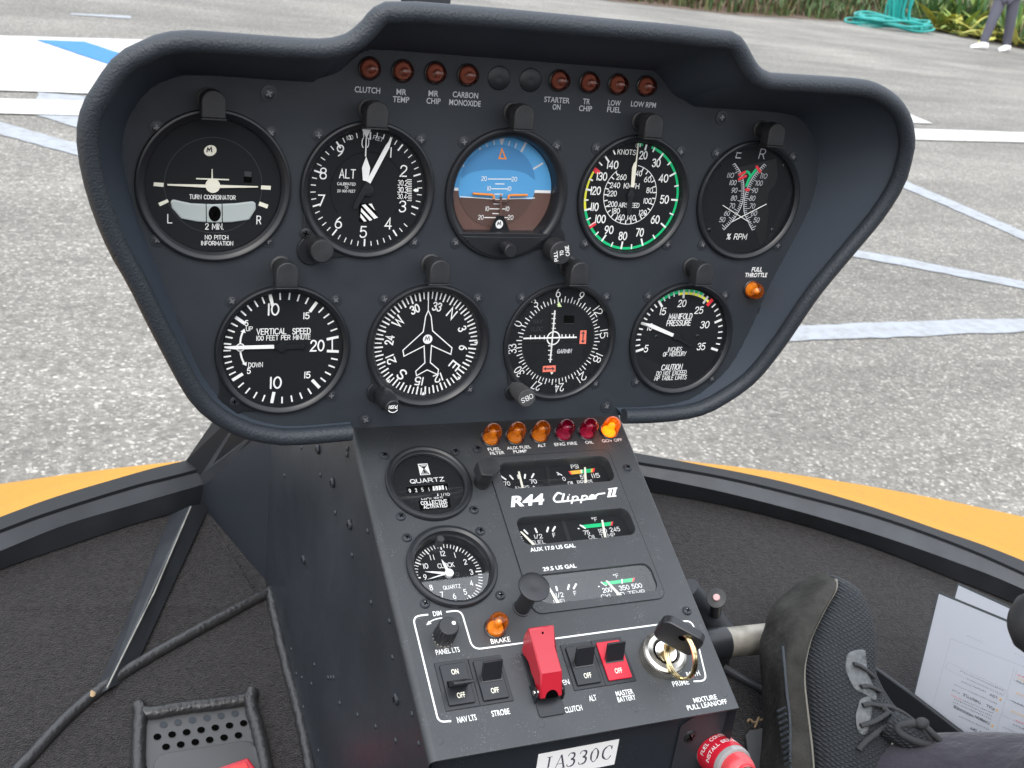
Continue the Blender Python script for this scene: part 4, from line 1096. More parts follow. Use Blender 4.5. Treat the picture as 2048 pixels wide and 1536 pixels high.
# ------------------------------------------------------------------ hooded post lights over the dials
def post_light():
    r = thing('post_light', None, 'post light', None, 'hooded post lights above the dials')
    bb = MB(); bb.lathe([(6.6, PZ), (6.6, -.5), (5.4, 0), (5.4, 12)], 28); bb.build('stem', M_plasticr, r)
    pts = [(-6.6, -8), (6.6, -8), (6.6, .5)] + [(6.6 * math.cos(math.radians(t)), .5 + 6.6 * math.sin(math.radians(t))) for t in range(15, 180, 15)] + [(-6.6, .5)]
    bb = MB(); bb.prism(pts, 9, 18); hd_ = bb.build('hood', M_plasticr, r, bevel=.7)
    bb = MB(); bb.box(-6.9, 6.9, -9.0, -7.9, 8.5, 18.6); bb.build('lower_lip', M_plasticr, r, bevel=.35)
    bb = MB(); bb.z = 18.05; bb.text('WHELEN', 0, -6.0, 1.7, .14, M_screwp, width=9.5); bb.build('lettering', None, hd_, smooth=False)
    return r
pl0 = post_light()
for i, (px_, py_, what) in enumerate([((428), 207, 'turn coordinator with the slip vial'), (756, 228, 'altimeter marked ALT'), (1050, 233, 'blue and brown artificial horizon'), (1310, 251, 'airspeed dial in knots'), (1555, 268, 'twin scale tachometer'),
                                      (575, 549, 'vertical speed dial'), (881, 543, 'compass card dial'), (1161, 546, 'crossed needle course dial'), (1411, 547, 'manifold pressure dial')]):
    o = pl0 if i == 0 else copy_tree(pl0)
    x, y = PAN.px(px_, py_, 18)
    o.matrix_world = PAN.mat(x, y, 0)
    o['label'] = 'small black post light over the ' + what

# ------------------------------------------------------------------ warning lamps
def lamp(lens, bulb, h=11.0, r=6.0, flare=True, light=False):
    o = thing('warning_lamp', None, 'indicator lamp')
    bb = MB(); bb.lathe([(r + .8, 0), (r + .8, .7), (r + .4, 1.1), (r - .2, 1.3), (r - .4, .5), (.01, .5)], 32); bb.build('mounting_ring', M_plastic, o)
    bb = MB()
    pr = [(r - .15, .6)] + [(r - (.15 if i % 2 else -.12), .9 + i * .38) for i in range(7)] + [(r - .35, h - r * .9)]
    pr += [(r * .94 * math.cos(math.radians(t)), h - r * .9 + r * .9 * math.sin(math.radians(t))) for t in range(10, 90, 10)] + [(.01, h)]
    bb.lathe(pr, 36); bb.build('lens', lens, o, angle=50)
    bb = MB(); bb.lathe([(r - .9, .7), (r - 1.6, 1.6), (.01, 1.7)], 24); bb.sphere((0, 0, h * .45), r * .42, nu=14, nv=8, sc=(1, 1, 1.5)); bb.build('bulb', bulb, o)
    return o
def place_lamp(src, fr, x, y, z, label, group, first):
    o = src if first else copy_tree(src)
    o.matrix_world = fr.mat(x, y, z); o['label'] = label; o['group'] = group
    return o
dim0 = lamp(M_lens_dim, M_bulb, 9.5, 6.1)
for i, (x, y, nm) in enumerate([(190, 172, 'CLUTCH'), (385, 187, 'MR TEMP'), (577, 198, 'MR CHIP'), (768, 211, 'CARBON MONOXIDE'), (1306, 243, 'STARTER ON'), (1482, 254, 'TR CHIP'), (1650, 265, 'LOW FUEL'), (1817, 275, 'LOW RPM')]):
    X, Y = PAN.px(*ZV(x, y), 5)
    place_lamp(dim0, PAN, X, Y, PZ, 'dark amber warning lamp above the caption ' + nm, 'unlit lamps along the top of the panel', i == 0)
X, Y = PAN.px(*ZE(1830, 275), 6)
th = lamp(M_lens_amber, M_bulb, 12, 6.0); th.matrix_world = PAN.mat(X, Y, PZ); th['label'] = 'orange warning lamp under the caption FULL THROTTLE'
# ------------------------------------------------------------------ centre console
XL, XR, YT, YB = -44.3, 164.2, 48.5, -188.2
def CL(p):
    q = CON.r.transposed() @ (Vector(p) - CON.o); return q * 1000
console = thing('console', 'sloping black console carrying clocks, fuel gauges and switches below the panel', 'console', CON.mat())
WIN = [(-10.0, 12.4), (-55.6, -33.2), (-100.1, -78.3)]
WX0, WX1 = 53.2, 140.0
b = MB()
outer_ = [(XL + 4, YB), (XR - 1.5, YB), (XR - 1.5, YT + 6), (XL + 4, YT + 6)]
sub = rrect(WX0 - 3, WX1 + 3, WIN[2][0] - 3, WIN[0][1] + 3, 4)
holed_plate(b, outer_, [circle(0, 0, 27.5), circle(0, -65.2, 27.5), sub], 0)
# folded edges
def bend(x0, sg, r, depth):
    n = 7; v = []
    for i in range(n): 
        t = math.radians(90 * i / (n - 1)); v.append((x0 + sg * r * math.sin(t), -r + r * math.cos(t)))
    v.append((x0 + sg * r, -depth))
    b.add([(x, YT + 6, z) for x, z in v] + [(x, YB, z) for x, z in v], [((i, i + 1, len(v) + i + 1, len(v) + i) if sg > 0 else (i, len(v) + i, len(v) + i + 1, i + 1)) for i in range(len(v) - 1)])
bend(XL + 4, -1, 4, 5); bend(XR - 1.5, 1, 1.5, 40)
b.add([(XL + 4, YB, 0), (XR - 1.5, YB, 0), (XR - 1.5, YB, -2), (XL + 4, YB, -2)], [(0, 3, 2, 1)])
b.build('face_plate', M_con, console, angle=50)
# left cheek, reaching down to the floor and forward
tl_ = CON.w(XL, YT + 6, -4); bl_ = CON.w(XL, YB, -4)
XS = (tl_.x + bl_.x) / 2
cheek = [Vector((XS, tl_.y + .012, tl_.z + .012)), tl_, bl_, Vector((XS, bl_.y - .001, bl_.z - .02)), Vector((XS, bl_.y - .001, .52)), Vector((XS, .99, .52)), Vector((XS, .99, .98)), Vector((XS, .75, 1.0))]
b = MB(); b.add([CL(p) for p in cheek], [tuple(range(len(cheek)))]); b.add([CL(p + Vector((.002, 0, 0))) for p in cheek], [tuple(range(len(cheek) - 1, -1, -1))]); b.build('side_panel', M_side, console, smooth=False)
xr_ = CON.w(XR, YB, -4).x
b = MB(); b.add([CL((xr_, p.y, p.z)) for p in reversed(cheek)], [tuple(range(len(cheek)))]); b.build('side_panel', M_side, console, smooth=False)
# rivets and screws on the cheek
for x, y, big in [(228, 122, 0), (303, 130, 1), (430, 128, 0), (428, 155, 0), (153, 245, 0), (311, 243, 0), (367, 277, 1), (377, 410, 0), (443, 462, 1), (520, 490, 0), (240, 617, 1), (451, 597, 0), (535, 805, 0), (616, 888, 0), (629, 1048, 0),
                  (285, 1080, 0), (205, 1120, 0), (229, 1137, 0), (272, 1165, 0), (345, 1137, 0), (357, 1137, 0), (369, 1137, 0), (396, 1250, 0), (475, 1302, 0), (555, 1353, 0), (643, 1415, 0), (648, 1232, 1), (715, 1298, 0), (745, 1428, 0), (302, 1460, 0), (183, 1012, 0), (236, 1268, 0)]:
    p = at_axis(*ZP(x, y), 0, XS)
    Ml = Matrix.Translation(CL(p) * .001) @ (CON.r.transposed() @ Matrix(((0, 0, -1), (-1, 0, 0), (0, 1, 0)))).to_4x4()
    if big: screw(console, 0, 0, 3.8, 0, M_side, 2.2, M=Ml)
    else:
        bb = MB(); bb.lathe([(1.9, 0), (1.7, .5), (1.1, .9), (.01, 1.1)], 12); bb.build('rivet', M_side, console, M=Ml)
# front apron below the sloping face
YF = bl_.y + .010
zt_ = bl_.z - .006
b = MB()
fp = [Vector((XS + .004, YF, zt_)), Vector((xr_ - .008, YF, zt_)), Vector((xr_ - .008, YF, .52)), Vector((XS + .004, YF, .52))]
b.add([CL(p) for p in fp], [(0, 3, 2, 1)])
b.add([CL(p + Vector((0, .02, .004))) for p in fp[:2]] + [CL(p) for p in fp[:2]], [(0, 1, 3, 2)])
b.build('apron', M_side, console, smooth=False)
b = MB(); q0 = Vector((xr_ - .034, YF - .0015, zt_ - .004))
tabp = [q0 + Vector((0, 0, -.004)), q0 + Vector((.012, 0, .004)), q0 + Vector((.034, 0, .004)), q0 + Vector((.034, 0, -.05)), q0 + Vector((0, 0, -.05))]
b.add([CL(p) for p in tabp], [(4, 3, 2, 1, 0)]); b.build('corner_bracket', M_beam, console, smooth=False)
ZY = zm(1040, 1380, 3.938)
def on_apron(x, y): return at_axis(*ZY(x, y), 1, YF)
Rapr = CON.r.transposed() @ Matrix(((1, 0, 0), (0, 0, -1), (0, 1, 0)))
p = on_apron(1330, 355); screw(console, 0, 0, 5.2, 0, M_screw, 2.6, M=Matrix.Translation(CL(p) * .001) @ Rapr.to_4x4(), rot=25)
# white registration sticker
plq = [on_apron(145, 505), on_apron(780, 385), on_apron(792, 548)]
Wp = (plq[1] - plq[0]).length * 1000; Hp = (plq[2] - plq[1]).length * 1000 * 1.12
ux = (plq[1] - plq[0]).normalized(); un = Vector((0, -1, 0)); uz = un.cross(ux) * -1
uz = un.cross(ux); 
if uz.z < 0: uz = -uz
Rm = Matrix((ux, uz, un)).transposed()
pc = plq[0].lerp(plq[1], .5) - uz * Hp * .0005
pl_ = thing('registration_placard', 'white sticker printed JA330C on the lower front of the console', 'sticker', Matrix.Translation(pc) @ Rm.to_4x4())
bb = MB(); bb.box(-Wp / 2, Wp / 2, -Hp / 2, Hp / 2, 0.05, .35); bb.build('backing', M_placard, pl_)
M_serif = mat('violet black ink', (.045, .035, .06), .6)
bb = MB(); bb.z = .36
hh = Hp * .54; st = hh / 6
def serif(strokes, x):
    for w_, cl, pts in strokes:
        bb.ribbon([((x + a * st) * kx_, (c - 3) * st) for a, c in pts], w_ * st * .9, M_serif, cl, cap=False)
sm = lambda P, c=False: [(v.x, v.y) for v in catmull([(a, d, 0) for a, d in P], c, 5)]
thin, thk = .28, .72
JG = [(thk, False, [(2.3, 5.9), (2.3, 1.7)]), (thk * .8, False, sm([(2.3, 1.8), (2.0, .7), (1.2, .1), (.4, .3), (0, 1.1)])), (thin, False, [(1.2, 5.9), (3.4, 5.9)])]
AG = [(thin, False, [(.3, .1), (2.2, 6)]), (thk, False, [(2.2, 6), (4, .1)]), (thin, False, [(1, 2.1), (3.2, 2.1)]), (thin, False, [(-.3, .1), (1, .1)]), (thin, False, [(3.2, .1), (4.6, .1)])]
TG = [(thin * 1.2, False, sm([(.2, 4.7), (.7, 5.7), (1.6, 6)])), (thk, False, sm([(1.6, 5.9), (2.6, 5.6), (2.9, 4.6), (2.5, 3.6), (1.6, 3.2)])), (thk * 1.05, False, sm([(1.6, 3.2), (2.8, 2.8), (3.2, 1.7), (2.7, .5), (1.6, .1)])), (thin * 1.2, False, sm([(1.6, .05), (.6, .2), (.1, 1.2)]))]
ZG_ = [(thk, False, sm([(.5, 4.8), (.2, 3), (.5, 1.2)])), (thk, False, sm([(2.9, 4.8), (3.2, 3), (2.9, 1.2)])), (thin * 1.3, False, sm([(.5, 4.8), (1.7, 6), (2.9, 4.8)])), (thin * 1.3, False, sm([(.5, 1.2), (1.7, 0), (2.9, 1.2)]))]
CG = [(thk, False, sm([(1.6, 5.6), (.6, 4.6), (.3, 3), (.6, 1.4), (1.6, .4)])), (thin * 1.3, False, sm([(1.6, 5.7), (2.5, 6), (3.5, 5.5), (3.9, 4.4)])), (thin * 1.3, False, sm([(1.6, .3), (2.6, 0), (3.5, .5), (4, 1.5)])), (thin, False, [(3.95, 5.9), (3.95, 4.2)])]
tot = 6 * 4.9; kx_ = .86 * Wp / (tot * st)
for gi, gl_ in enumerate((JG, AG, TG, TG, ZG_, CG)): serif(gl_, (-tot / 2 + gi * 5.0 + .3) * st)
for i_ in range(len(bb.v)): bb.v[i_] = bb.v[i_] + Vector((0, Hp * .05, 0))
bb.build('lettering', None, pl_, smooth=False)

# printed captions of the console
def ccap(lines, h=3.0, bold=.010, shear=0, sx=.84, m=None):
    bb = MB()
    for t, zo, x, y, w_ in lines:
        X, Y = CON.px(*zo(x, y), 0)
        ww = (Vector(CON.px(*zo(x - w_ / 2, y), 0)) - Vector(CON.px(*zo(x + w_ / 2, y), 0))).length if w_ else None
        caption(bb, t, X, Y, h, ww, m or M_white, .07, bold=bold, shear=shear, sx=sx)
    return bb.build('caption', None, console, smooth=False)
ccap([('FUEL', ZG, 247, 400, 132), ('FILTER', ZG, 278, 440, 148)], 2.6, .010)
ccap([('AUX FUEL', ZG, 500, 384, 250), ('PUMP', ZG, 512, 424, 140)], 2.6, .010)
ccap([('ALT', ZG, 734, 363, 88)], 2.8, .012); ccap([('ENG FIRE', ZG, 980, 347, 236)], 2.8, .012); ccap([('OIL', ZG, 1220, 330, 84)], 2.8, .012); ccap([('GOV OFF', ZG, 1454, 311, 210)], 2.8, .012)
ccap([('BRAKE', ZI, 605, 303, 120)], 3.4); ccap([('PANEL LTS', ZI, 287, 367, 146)], 3.5); ccap([('DIM', ZI, 224, 141, 52)], 3.3)
ccap([('NAV LTS', ZI, 402, 775, 118)], 3.7); ccap([('STROBE', ZI, 606, 738, 112)], 3.7); ccap([('CLUTCH', ZI, 1044, 716, 108)], 3.7)
ccap([('DISEN', ZI, 975, 559, 92)], 3.4); ccap([('ALT', ZI, 1160, 651, 46)], 3.7); ccap([('MASTER', ZI, 1352, 618, 108), ('BATTERY', ZI, 1364, 653, 112)], 3.4)
ccap([('BOTH', ZI, 1765, 505, 82)], 3.6); ccap([('PRIME', ZI, 1690, 560, 102)], 3.6)
ccap([('MIXTURE', ZI, 1838, 655, 146), ('PULL LEAN/OFF', ZI, 1850, 691, 252)], 3.3)
bb = MB(); bb.z = .06
def cline(pts, w, smooth=False):
    P = [CON.px(*ZI(*q), 0) for q in pts]
    bb.ribbon(P, w, M_white, cap=False)
def rounded(P, r=4.0):
    out = [Vector(P[0])]
    for i in range(1, len(P) - 1):
        a, c, d = Vector(P[i - 1]), Vector(P[i]), Vector(P[i + 1])
        u = (a - c).normalized(); v = (d - c).normalized()
        rr = min(r, (a - c).length / 2, (d - c).length / 2)
        p0, p1 = c + u * rr, c + v * rr
        for j in range(7):
            t = j / 6; out.append((1 - t) ** 2 * p0 + 2 * t * (1 - t) * c + t * t * p1)
    out.append(Vector(P[-1])); return out
cp = lambda x, y: CON.px(*ZI(x, y), 0)
bb.ribbon(rounded([cp(170, 148), cp(76, 160), cp(232, 796), cp(308, 790)], 6), 1.05, M_white, cap=False)
bb.ribbon(rounded([cp(278, 132), cp(368, 121), cp(438, 360), cp(1525, 212), cp(1760, 182), cp(1848, 546), cp(1768, 551)], 6), 1.05, M_white, cap=False)
P_ = [cp(*q) for q in [(255, 168), (222, 174), (190, 186), (168, 202)]]; bb.ribbon([(v.x, v.y) for v in catmull([(a, c, 0) for a, c in P_])], .7, M_white, cap=False)
bb.flat([cp(158, 212), cp(190, 203), cp(172, 186)], M_white)
bb.build('printed_outline', None, console, smooth=False)
for x, y in [(168, 312), (650, 287), (800, 268), (278, 730), (777, 685), (320, 875), (820, 830), (443, 1325), (957, 1268), (1825, 395)]:
    screw(console, *CON.px(*ZF(x, y), 0), 3.2, 0, M_screwp, 1.9)
screw(console, *CON.px(*ZI(1728, 127), 0), 3.2, 0, M_screwp, 1.9)
for x, y in [(240, 905), (850, 805), (1415, 712), (1955, 622)]:
    X, Y = CON.px(*ZI(x, y), 0); bb = MB(); bb.lathe([(2.5, 0), (2.3, .18), (.01, .22)], 20, X, Y); bb.build('flush_rivet', M_con, console)

# hour meter
CZ = [(30.2, 0), (30.2, 2.2), (29.6, 3.0), (28.2, 3.2), (26.6, 2.4), (25.6, .8), (25.0, .4), (24.6, -3)]
PZs = PZ
g = Dial('HM', 'hour_meter', 'round hour meter with hourglass mark and small counter window', 'gauge', fr=CON, c=(0, 0), rf=25.2, depth=2.5, screws='', bez=CZ, glass=M_glass_d)
g.F(ZF, [(393, 368), (460, 365), (481, 440), (411, 446)])
g.L(ZF, [(405, 378), (455, 374), (438, 402), (470, 434), (420, 438), (436, 402)], .55, M_dial, closed=True); g.F(ZF, [(418, 385), (448, 383), (436, 402)], M_dial); g.F(ZF, [(436, 405), (460, 430), (430, 432)], M_dial)
g.T(ZF, 'QUARTZ', 458, 480, 25, 236, w=.2)
g.F(ZF, [(316, 524), (600, 500), (608, 545), (322, 570)], M_hole)
g.L(ZF, [(316, 522), (600, 498)], .25, M_grey); g.L(ZF, [(602, 500), (608, 545)], .25, M_grey)
for i, ch_ in enumerate('0251'): g.T(ZF, ch_, 340 + i * 43, 551 - i * 3, 22, 14, w=.16)
for i, ch_ in enumerate('03'):
    x_ = 512 + i * 40; g.F(ZF, [(x_ - 17, 522 - i * 4), (x_ + 17, 519 - i * 4), (x_ + 22, 548 - i * 4), (x_ - 14, 551 - i * 4)]); g.T(ZF, ch_, x_ + 2, 535 - i * 4, 24, 14, w=.16, m=M_ink)
g.T(ZF, '1', 588, 534, 22, 5, w=.2)
g.F(ZF, [(530, 565), (537, 587), (526, 587)]); g.T(ZF, '1/10', 582, 577, 17, 60, w=.15); g.T(ZF, 'HOURS', 494, 606, 16, 150, w=.16)
g.F(ZF, [(398, 618), (612, 600), (620, 668), (410, 688)], M_hole)
g.T(ZF, 'COLLECTIVE', 505, 630, 22, 184, w=.19); g.T(ZF, 'ACTIVATED', 514, 657, 22, 166, w=.19)
g.done()
# clock
CZ2 = [(30.2, 0), (30.2, 2.4), (29.4, 3.4), (27.6, 3.6), (25.8, 2.6), (25.2, 1.0), (24.8, -11)]
g = Dial('CK', 'panel_clock', 'deep round cockpit clock with white hands and a setting stem', 'clock', fr=CON, c=(0, -65.2), rf=25.0, depth=10.0, screws='', bez=CZ2, glass=M_glass_d)
k = g.k
for i in range(60): k.tick(i * 6, 23.2 - (4.2 if i % 5 == 0 else 2.9), 23.2, .95 if i % 5 == 0 else .55, M_white)
for q in range(1, 13):
    a_ = math.radians(q * 30); k.text(str(q), 16.0 * math.sin(a_), 16.0 * math.cos(a_), 3.6, .13, M_white, width=2.2 if q < 10 and q != 1 else (.6 if q == 1 else 3.6))
k.text('CLOCK', 0, 7.0, 3.2, .14, M_white, width=11.5); k.text('QUARTZ', 0, -9.2, 2.6, .14, M_white, width=12)
for s_ in (-1, 1): k.arc(.9, 1.5, 0, 360, M_grey, s_ * 6, -.5, n=16)
g.done()
for nm, a_, l_, w_, z_ in (('hour_hand', -65, 12.5, 2.0, -8.6), ('minute_hand', -14, 16.5, 2.2, -8.0), ('second_hand', -97, 17, .9, -7.4)):
    pass
for nm, tip, w_, z_ in (('hour_hand', (443, 1104), 2.2, -8.8), ('minute_hand', (556, 1020), 2.8, -8.2), ('second_hand', (458, 1158), 1.2, -7.6)):
    x, y = CON.px(*ZF(*tip), z_); hx, hy_ = 0.0, -65.2
    d = Vector((x - hx, y - hy_)); a_ = math.degrees(math.atan2(d.x, d.y))
    g.needle(nm, pointer(a_, d.length, w_, w_ * .55, 2, .3), z_, M_white)
g.hub(2.9, -9.5, -6.8, M_white)
x, y = CON.px(*ZF(550, 880), 6); bb = MB(); bb.lathe([(2.6, -.5), (2.6, 6.0), (2.2, 6.6), (.01, 6.6)], 24, x, y + 65.2); bb.build('setting_stem', M_plasticr, g.root)

# engine gauge cluster
cl = thing('engine_gauge_cluster', 'engine gauge block with three slots of small needles for fuel, oil and amps', 'gauge cluster', CON.mat())
b = MB()
GX1 = CON.px(*ZG(1600, 900), 0)[0]; GY1 = CON.px(*ZG(900, 445), 0)[1]; GX0 = WX0 - 7.5; GY0 = -106
frame_o = rrect(GX0, GX1, GY0, GY1, 6)
holed_plate(b, frame_o, [rrect(WX0, WX1, y0, y1, 6.5) for y0, y1 in WIN], .9, thick=9.5)
n_ = len(frame_o); b.add([(p[0], p[1], .9) for p in frame_o] + [(p[0], p[1], -.1) for p in frame_o], [(i, n_ + i, n_ + (i + 1) % n_, (i + 1) % n_) for i in range(n_)])
b.build('frame', M_con, cl, angle=30)
bb = MB(); bb.z = .86
def crim(o): bb.ribbon(o, .5, M_hole, True)
crim(frame_o); bb.build('groove', None, cl, smooth=False)
bb = MB()
bold_ = lambda t, zo, x, y, h, w_, **kw: caption(bb, t, *CON.px(*zo(x, y), .9), h, (Vector(CON.px(*zo(x - w_ / 2, y), .9)) - Vector(CON.px(*zo(x + w_ / 2, y), .9))).length, M_white, .97, **kw)
bold_('AUX 17.0 US GAL', ZG, 848, 1410, 3.1, 474, bold=.022); bold_('29.5 US GAL', ZF, 1363, 1075, 3.1, 234, bold=.022)
bold_('R44', ZG, 585, 925, 9.0, 375, bold=.04, shear=.28)
bb.z = .97
clp = lambda x, y: CON.px(*ZG(x, y), .9)
for w_, P_ in [(2.0, [(935, 858), (900, 850), (868, 885), (858, 915), (880, 940), (930, 938), (1000, 932)]), (2.0, [(962, 862), (945, 925), (960, 938)]), (1.9, [(1006, 890), (998, 930)]),
               (1.8, [(1058, 888), (1040, 955)]), (1.7, [(1050, 896), (1085, 885), (1104, 898), (1092, 922), (1050, 930)]), (1.8, [(1152, 880), (1134, 948)]), (1.7, [(1146, 888), (1180, 877), (1198, 890), (1186, 914), (1146, 922)]),
               (1.6, [(1222, 895), (1268, 886), (1270, 874), (1245, 872), (1222, 895), (1228, 912), (1268, 906)]), (1.8, [(1292, 872), (1282, 908)]), (1.7, [(1290, 880), (1312, 862), (1340, 858), (1378, 852)]), (1.5, [(1000, 932), (1060, 928), (1130, 920), (1200, 914), (1282, 906)])]:
    q = [clp(*p) for p in P_]; q = [(v.x, v.y) for v in catmull([(a, c, 0) for a, c in q], False, 4)] if len(q) > 2 else q
    bb.ribbon(q, w_ * .72, M_white)
bb.flat([clp(*p) for p in [(1012, 864), (1024, 862), (1022, 874), (1010, 876)]][::-1], M_white)
for P_ in ([(1440, 812), (1422, 885)], [(1486, 805), (1468, 880)]): bb.ribbon([clp(*p) for p in P_], 2.1, M_white, cap=False)
for P_ in ([(1412, 812), (1508, 798)], [(1405, 890), (1498, 880)]): bb.ribbon([clp(*p) for p in P_], 1.0, M_white, cap=False)
bb.build('lettering', None, cl, smooth=False)
def slot_face(nm): 
    f = Dial.__new__(Dial); f.fr = CON; f.c = (0, 0); f.d = 8.0; f.k = MB(); f.k.z = -7.95; f.root = cl; return f
f = slot_face('')
bb = MB()
for y0, y1 in WIN: bb.poly([(WX0 - 4, y0 - 3), (WX1 + 4, y0 - 3), (WX1 + 4, y1 + 3), (WX0 - 4, y1 + 3)], -8.0)
card = bb.build('dial_card', M_dial, cl, smooth=False)
for q in [[(318, 678), (366, 712)], [(410, 672), (438, 706)], [(490, 668), (498, 700)], [(565, 662), (560, 698)], [(652, 655), (632, 692)], [(890, 640), (940, 668)]]: f.L(ZG, q, 1.3 if q[0][0] != 890 else .8)
f.T(ZG, '70', 378, 754, 38, 66); f.T(ZG, '70', 648, 733, 38, 70); f.T(ZG, '- AMPS +', 535, 795, 32, 270, w=.12)
f.T(ZG, 'PSI', 1072, 580, 36, 78, w=.12); f.T(ZG, '0', 962, 706, 36, 30); f.T(ZG, '55', 1160, 686, 38, 66); f.T(ZG, '115', 1284, 672, 38, 88); f.T(ZG, 'OIL PRESS', 1130, 745, 38, 260, w=.12)
f.F(ZG, [(1005, 628), (1280, 597), (1270, 637), (1030, 662)], M_amber_p); f.F(ZG, [(1148, 612), (1240, 602), (1236, 640), (1152, 650)], M_green); f.F(ZG, [(1005, 628), (1022, 626), (1045, 660), (1030, 662)], M_red); f.F(ZG, [(1260, 600), (1280, 597), (1270, 637), (1252, 638)], M_red); f.F(ZG, [(1128, 614), (1148, 612), (1152, 650), (1138, 651)], M_cream)
for q in [[(470, 1242), (510, 1272)], [(555, 1232), (588, 1266)], [(668, 1216), (684, 1254)], [(800, 1204), (788, 1246)], [(870, 1198), (846, 1240)], [(1130, 1182), (1178, 1212)]]: f.L(ZG, q, 1.3 if q[0][0] != 470 else .9)
f.T(ZG, 'E', 524, 1320, 38, 34); f.T(ZG, '1/2', 698, 1296, 38, 88); f.T(ZG, 'F', 862, 1282, 38, 32); f.T(ZG, 'FUEL', 700, 1356, 38, 140, w=.12)
f.T(ZG, 'oF', 1274, 1122, 36, 60); f.F(ZG, [(1132, 1182), (1466, 1144), (1456, 1184), (1172, 1214)], M_green); f.F(ZG, [(1446, 1147), (1466, 1144), (1456, 1184), (1438, 1186)], M_red); f.F(ZG, [(1132, 1182), (1150, 1180), (1188, 1212), (1172, 1214)], M_white)
f.T(ZG, '75', 1192, 1256, 38, 66); f.T(ZG, '180', 1356, 1238, 38, 88); f.T(ZG, '245', 1482, 1224, 38, 104); f.T(ZG, 'OIL TEMP', 1350, 1292, 36, 280, w=.12)
for x, y in [(900, 664), (1107, 1216)]: f.L(ZG, [(x, y), (x + 8, y + 1)], .9)
for q in [[(1285, 1215), (1300, 1240)], [(1338, 1208), (1345, 1232)], [(1426, 1196), (1418, 1224)], [(1474, 1190), (1458, 1220)], [(1648, 1178), (1676, 1198)]]: f.L(ZF, q, 1.3)
f.T(ZF, 'E', 1238, 1288, 26, 24); f.T(ZF, '1/2', 1362, 1264, 28, 54); f.T(ZF, 'F', 1468, 1252, 26, 20); f.T(ZF, 'FUEL', 1366, 1308, 26, 92, w=.12)
f.T(ZF, 'oF', 1746, 1134, 24, 38); f.F(ZF, [(1648, 1178), (1876, 1146), (1868, 1172), (1672, 1198)], M_green); f.F(ZF, [(1862, 1148), (1876, 1146), (1868, 1172), (1856, 1173)], M_red); f.L(ZF, [(1788, 1158), (1788, 1184)], .9)
f.T(ZF, '200', 1686, 1230, 28, 66); f.T(ZF, '350', 1802, 1214, 28, 72); f.T(ZF, '500', 1888, 1202, 28, 72); f.T(ZF, 'CYL HD TEMP', 1795, 1260, 28, 310, w=.12)
f.L(ZF, [(1627, 1206), (1632, 1207)], .8)
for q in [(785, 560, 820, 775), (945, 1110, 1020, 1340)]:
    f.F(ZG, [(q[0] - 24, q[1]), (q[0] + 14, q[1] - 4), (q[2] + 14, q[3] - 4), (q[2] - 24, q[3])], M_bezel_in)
f.k.build('markings', None, card, smooth=False)
for zo, q in [(ZG, [(490, 632), (508, 630), (550, 800), (528, 803)]), (ZG, [(1168, 588), (1186, 588), (1196, 748), (1172, 750)]), (ZG, [(510, 1246), (528, 1244), (672, 1380), (640, 1384)]), (ZG, [(1344, 1128), (1362, 1127), (1396, 1300), (1372, 1302)]),
              (ZF, [(1280, 1205), (1291, 1204), (1370, 1325), (1345, 1328)]), (ZF, [(1676, 1166), (1688, 1165), (1790, 1270), (1768, 1274)])]:
    bb = MB(); P_ = [CON.px(*zo(*p), -7) for p in q]; bb.prism(P_[::-1], -7.1, -6.8); bb.build('needle', M_cream, cl)
bb = MB()
for y0, y1 in WIN: bb.poly(rrect(WX0 - .5, WX1 + .5, y0 - .5, y1 + .5, 6.5), -.4)
bb.build('glass', M_glass_d, cl, smooth=False)

# console warning lamps
amb0 = lamp(M_lens_amber, M_bulb, 15.5, 6.4)
red0 = None
CAPS = ['FUEL FILTER', 'AUX FUEL PUMP', 'ALT', 'ENG FIRE', 'OIL', 'GOV OFF']
for i, x in enumerate((54.3, 73.1, 92.4, 111.8, 130.9, 149.4)):
    if i in (3, 4):
        if i == 3: red0 = lamp(M_lens_red, M_bulb, 15.5, 6.4)
        place_lamp(red0, CON, x, 33.9, 0, 'dark ruby lamp above the caption ' + CAPS[i], 'lamps along the top of the console', i == 3)
    elif i == 5:
        o = lamp(M_lens_lit, M_bulb_lit, 15.5, 6.4); place_lamp(o, CON, x, 33.9, 0, 'glowing orange lamp above the caption GOV OFF', 'lamps along the top of the console', True)
    else: place_lamp(amb0, CON, x, 33.9, 0, 'unlit orange lamp above the caption ' + CAPS[i], 'lamps along the top of the console', i == 0)
o = copy_tree(amb0); o.matrix_world = CON.mat(16.6, -112.0, 0); o['label'] = 'orange lamp over the caption BRAKE beside the red switch guard'
if 'group' in o: del o['group']
gl = bpy.data.lights.new('lamp_glow', 'POINT'); gl.energy = .004; gl.color = (1, .28, .03); gl.shadow_soft_size = .004
glo = bpy.data.objects.new('lamp_glow', gl); COL.objects.link(glo); glo.parent = [q for q in bpy.data.objects if q.get('label', '').startswith('glowing')][0]; glo.location = (0, 0, .021)

# console post light
o = thing('post_light', 'black angular post light standing beside the hour meter', 'post light', CON.mat(37.6, -2.9, 0))
bb = MB(); bb.lathe([(5.6, 0), (5.6, 13), (5, 14)], 28); bb.build('stem', M_plasticr, o)
bb = MB(); pts = [(-7.5, -7.0), (0, -8.5), (7.5, -3)] + [(7.5 * math.cos(math.radians(t)), 1 + 6.5 * math.sin(math.radians(t))) for t in range(0, 135, 15)] + [(-8, 4)]
bb.prism(pts, 11, 21); bb.build('hood', M_plasticr, o, bevel=.6)

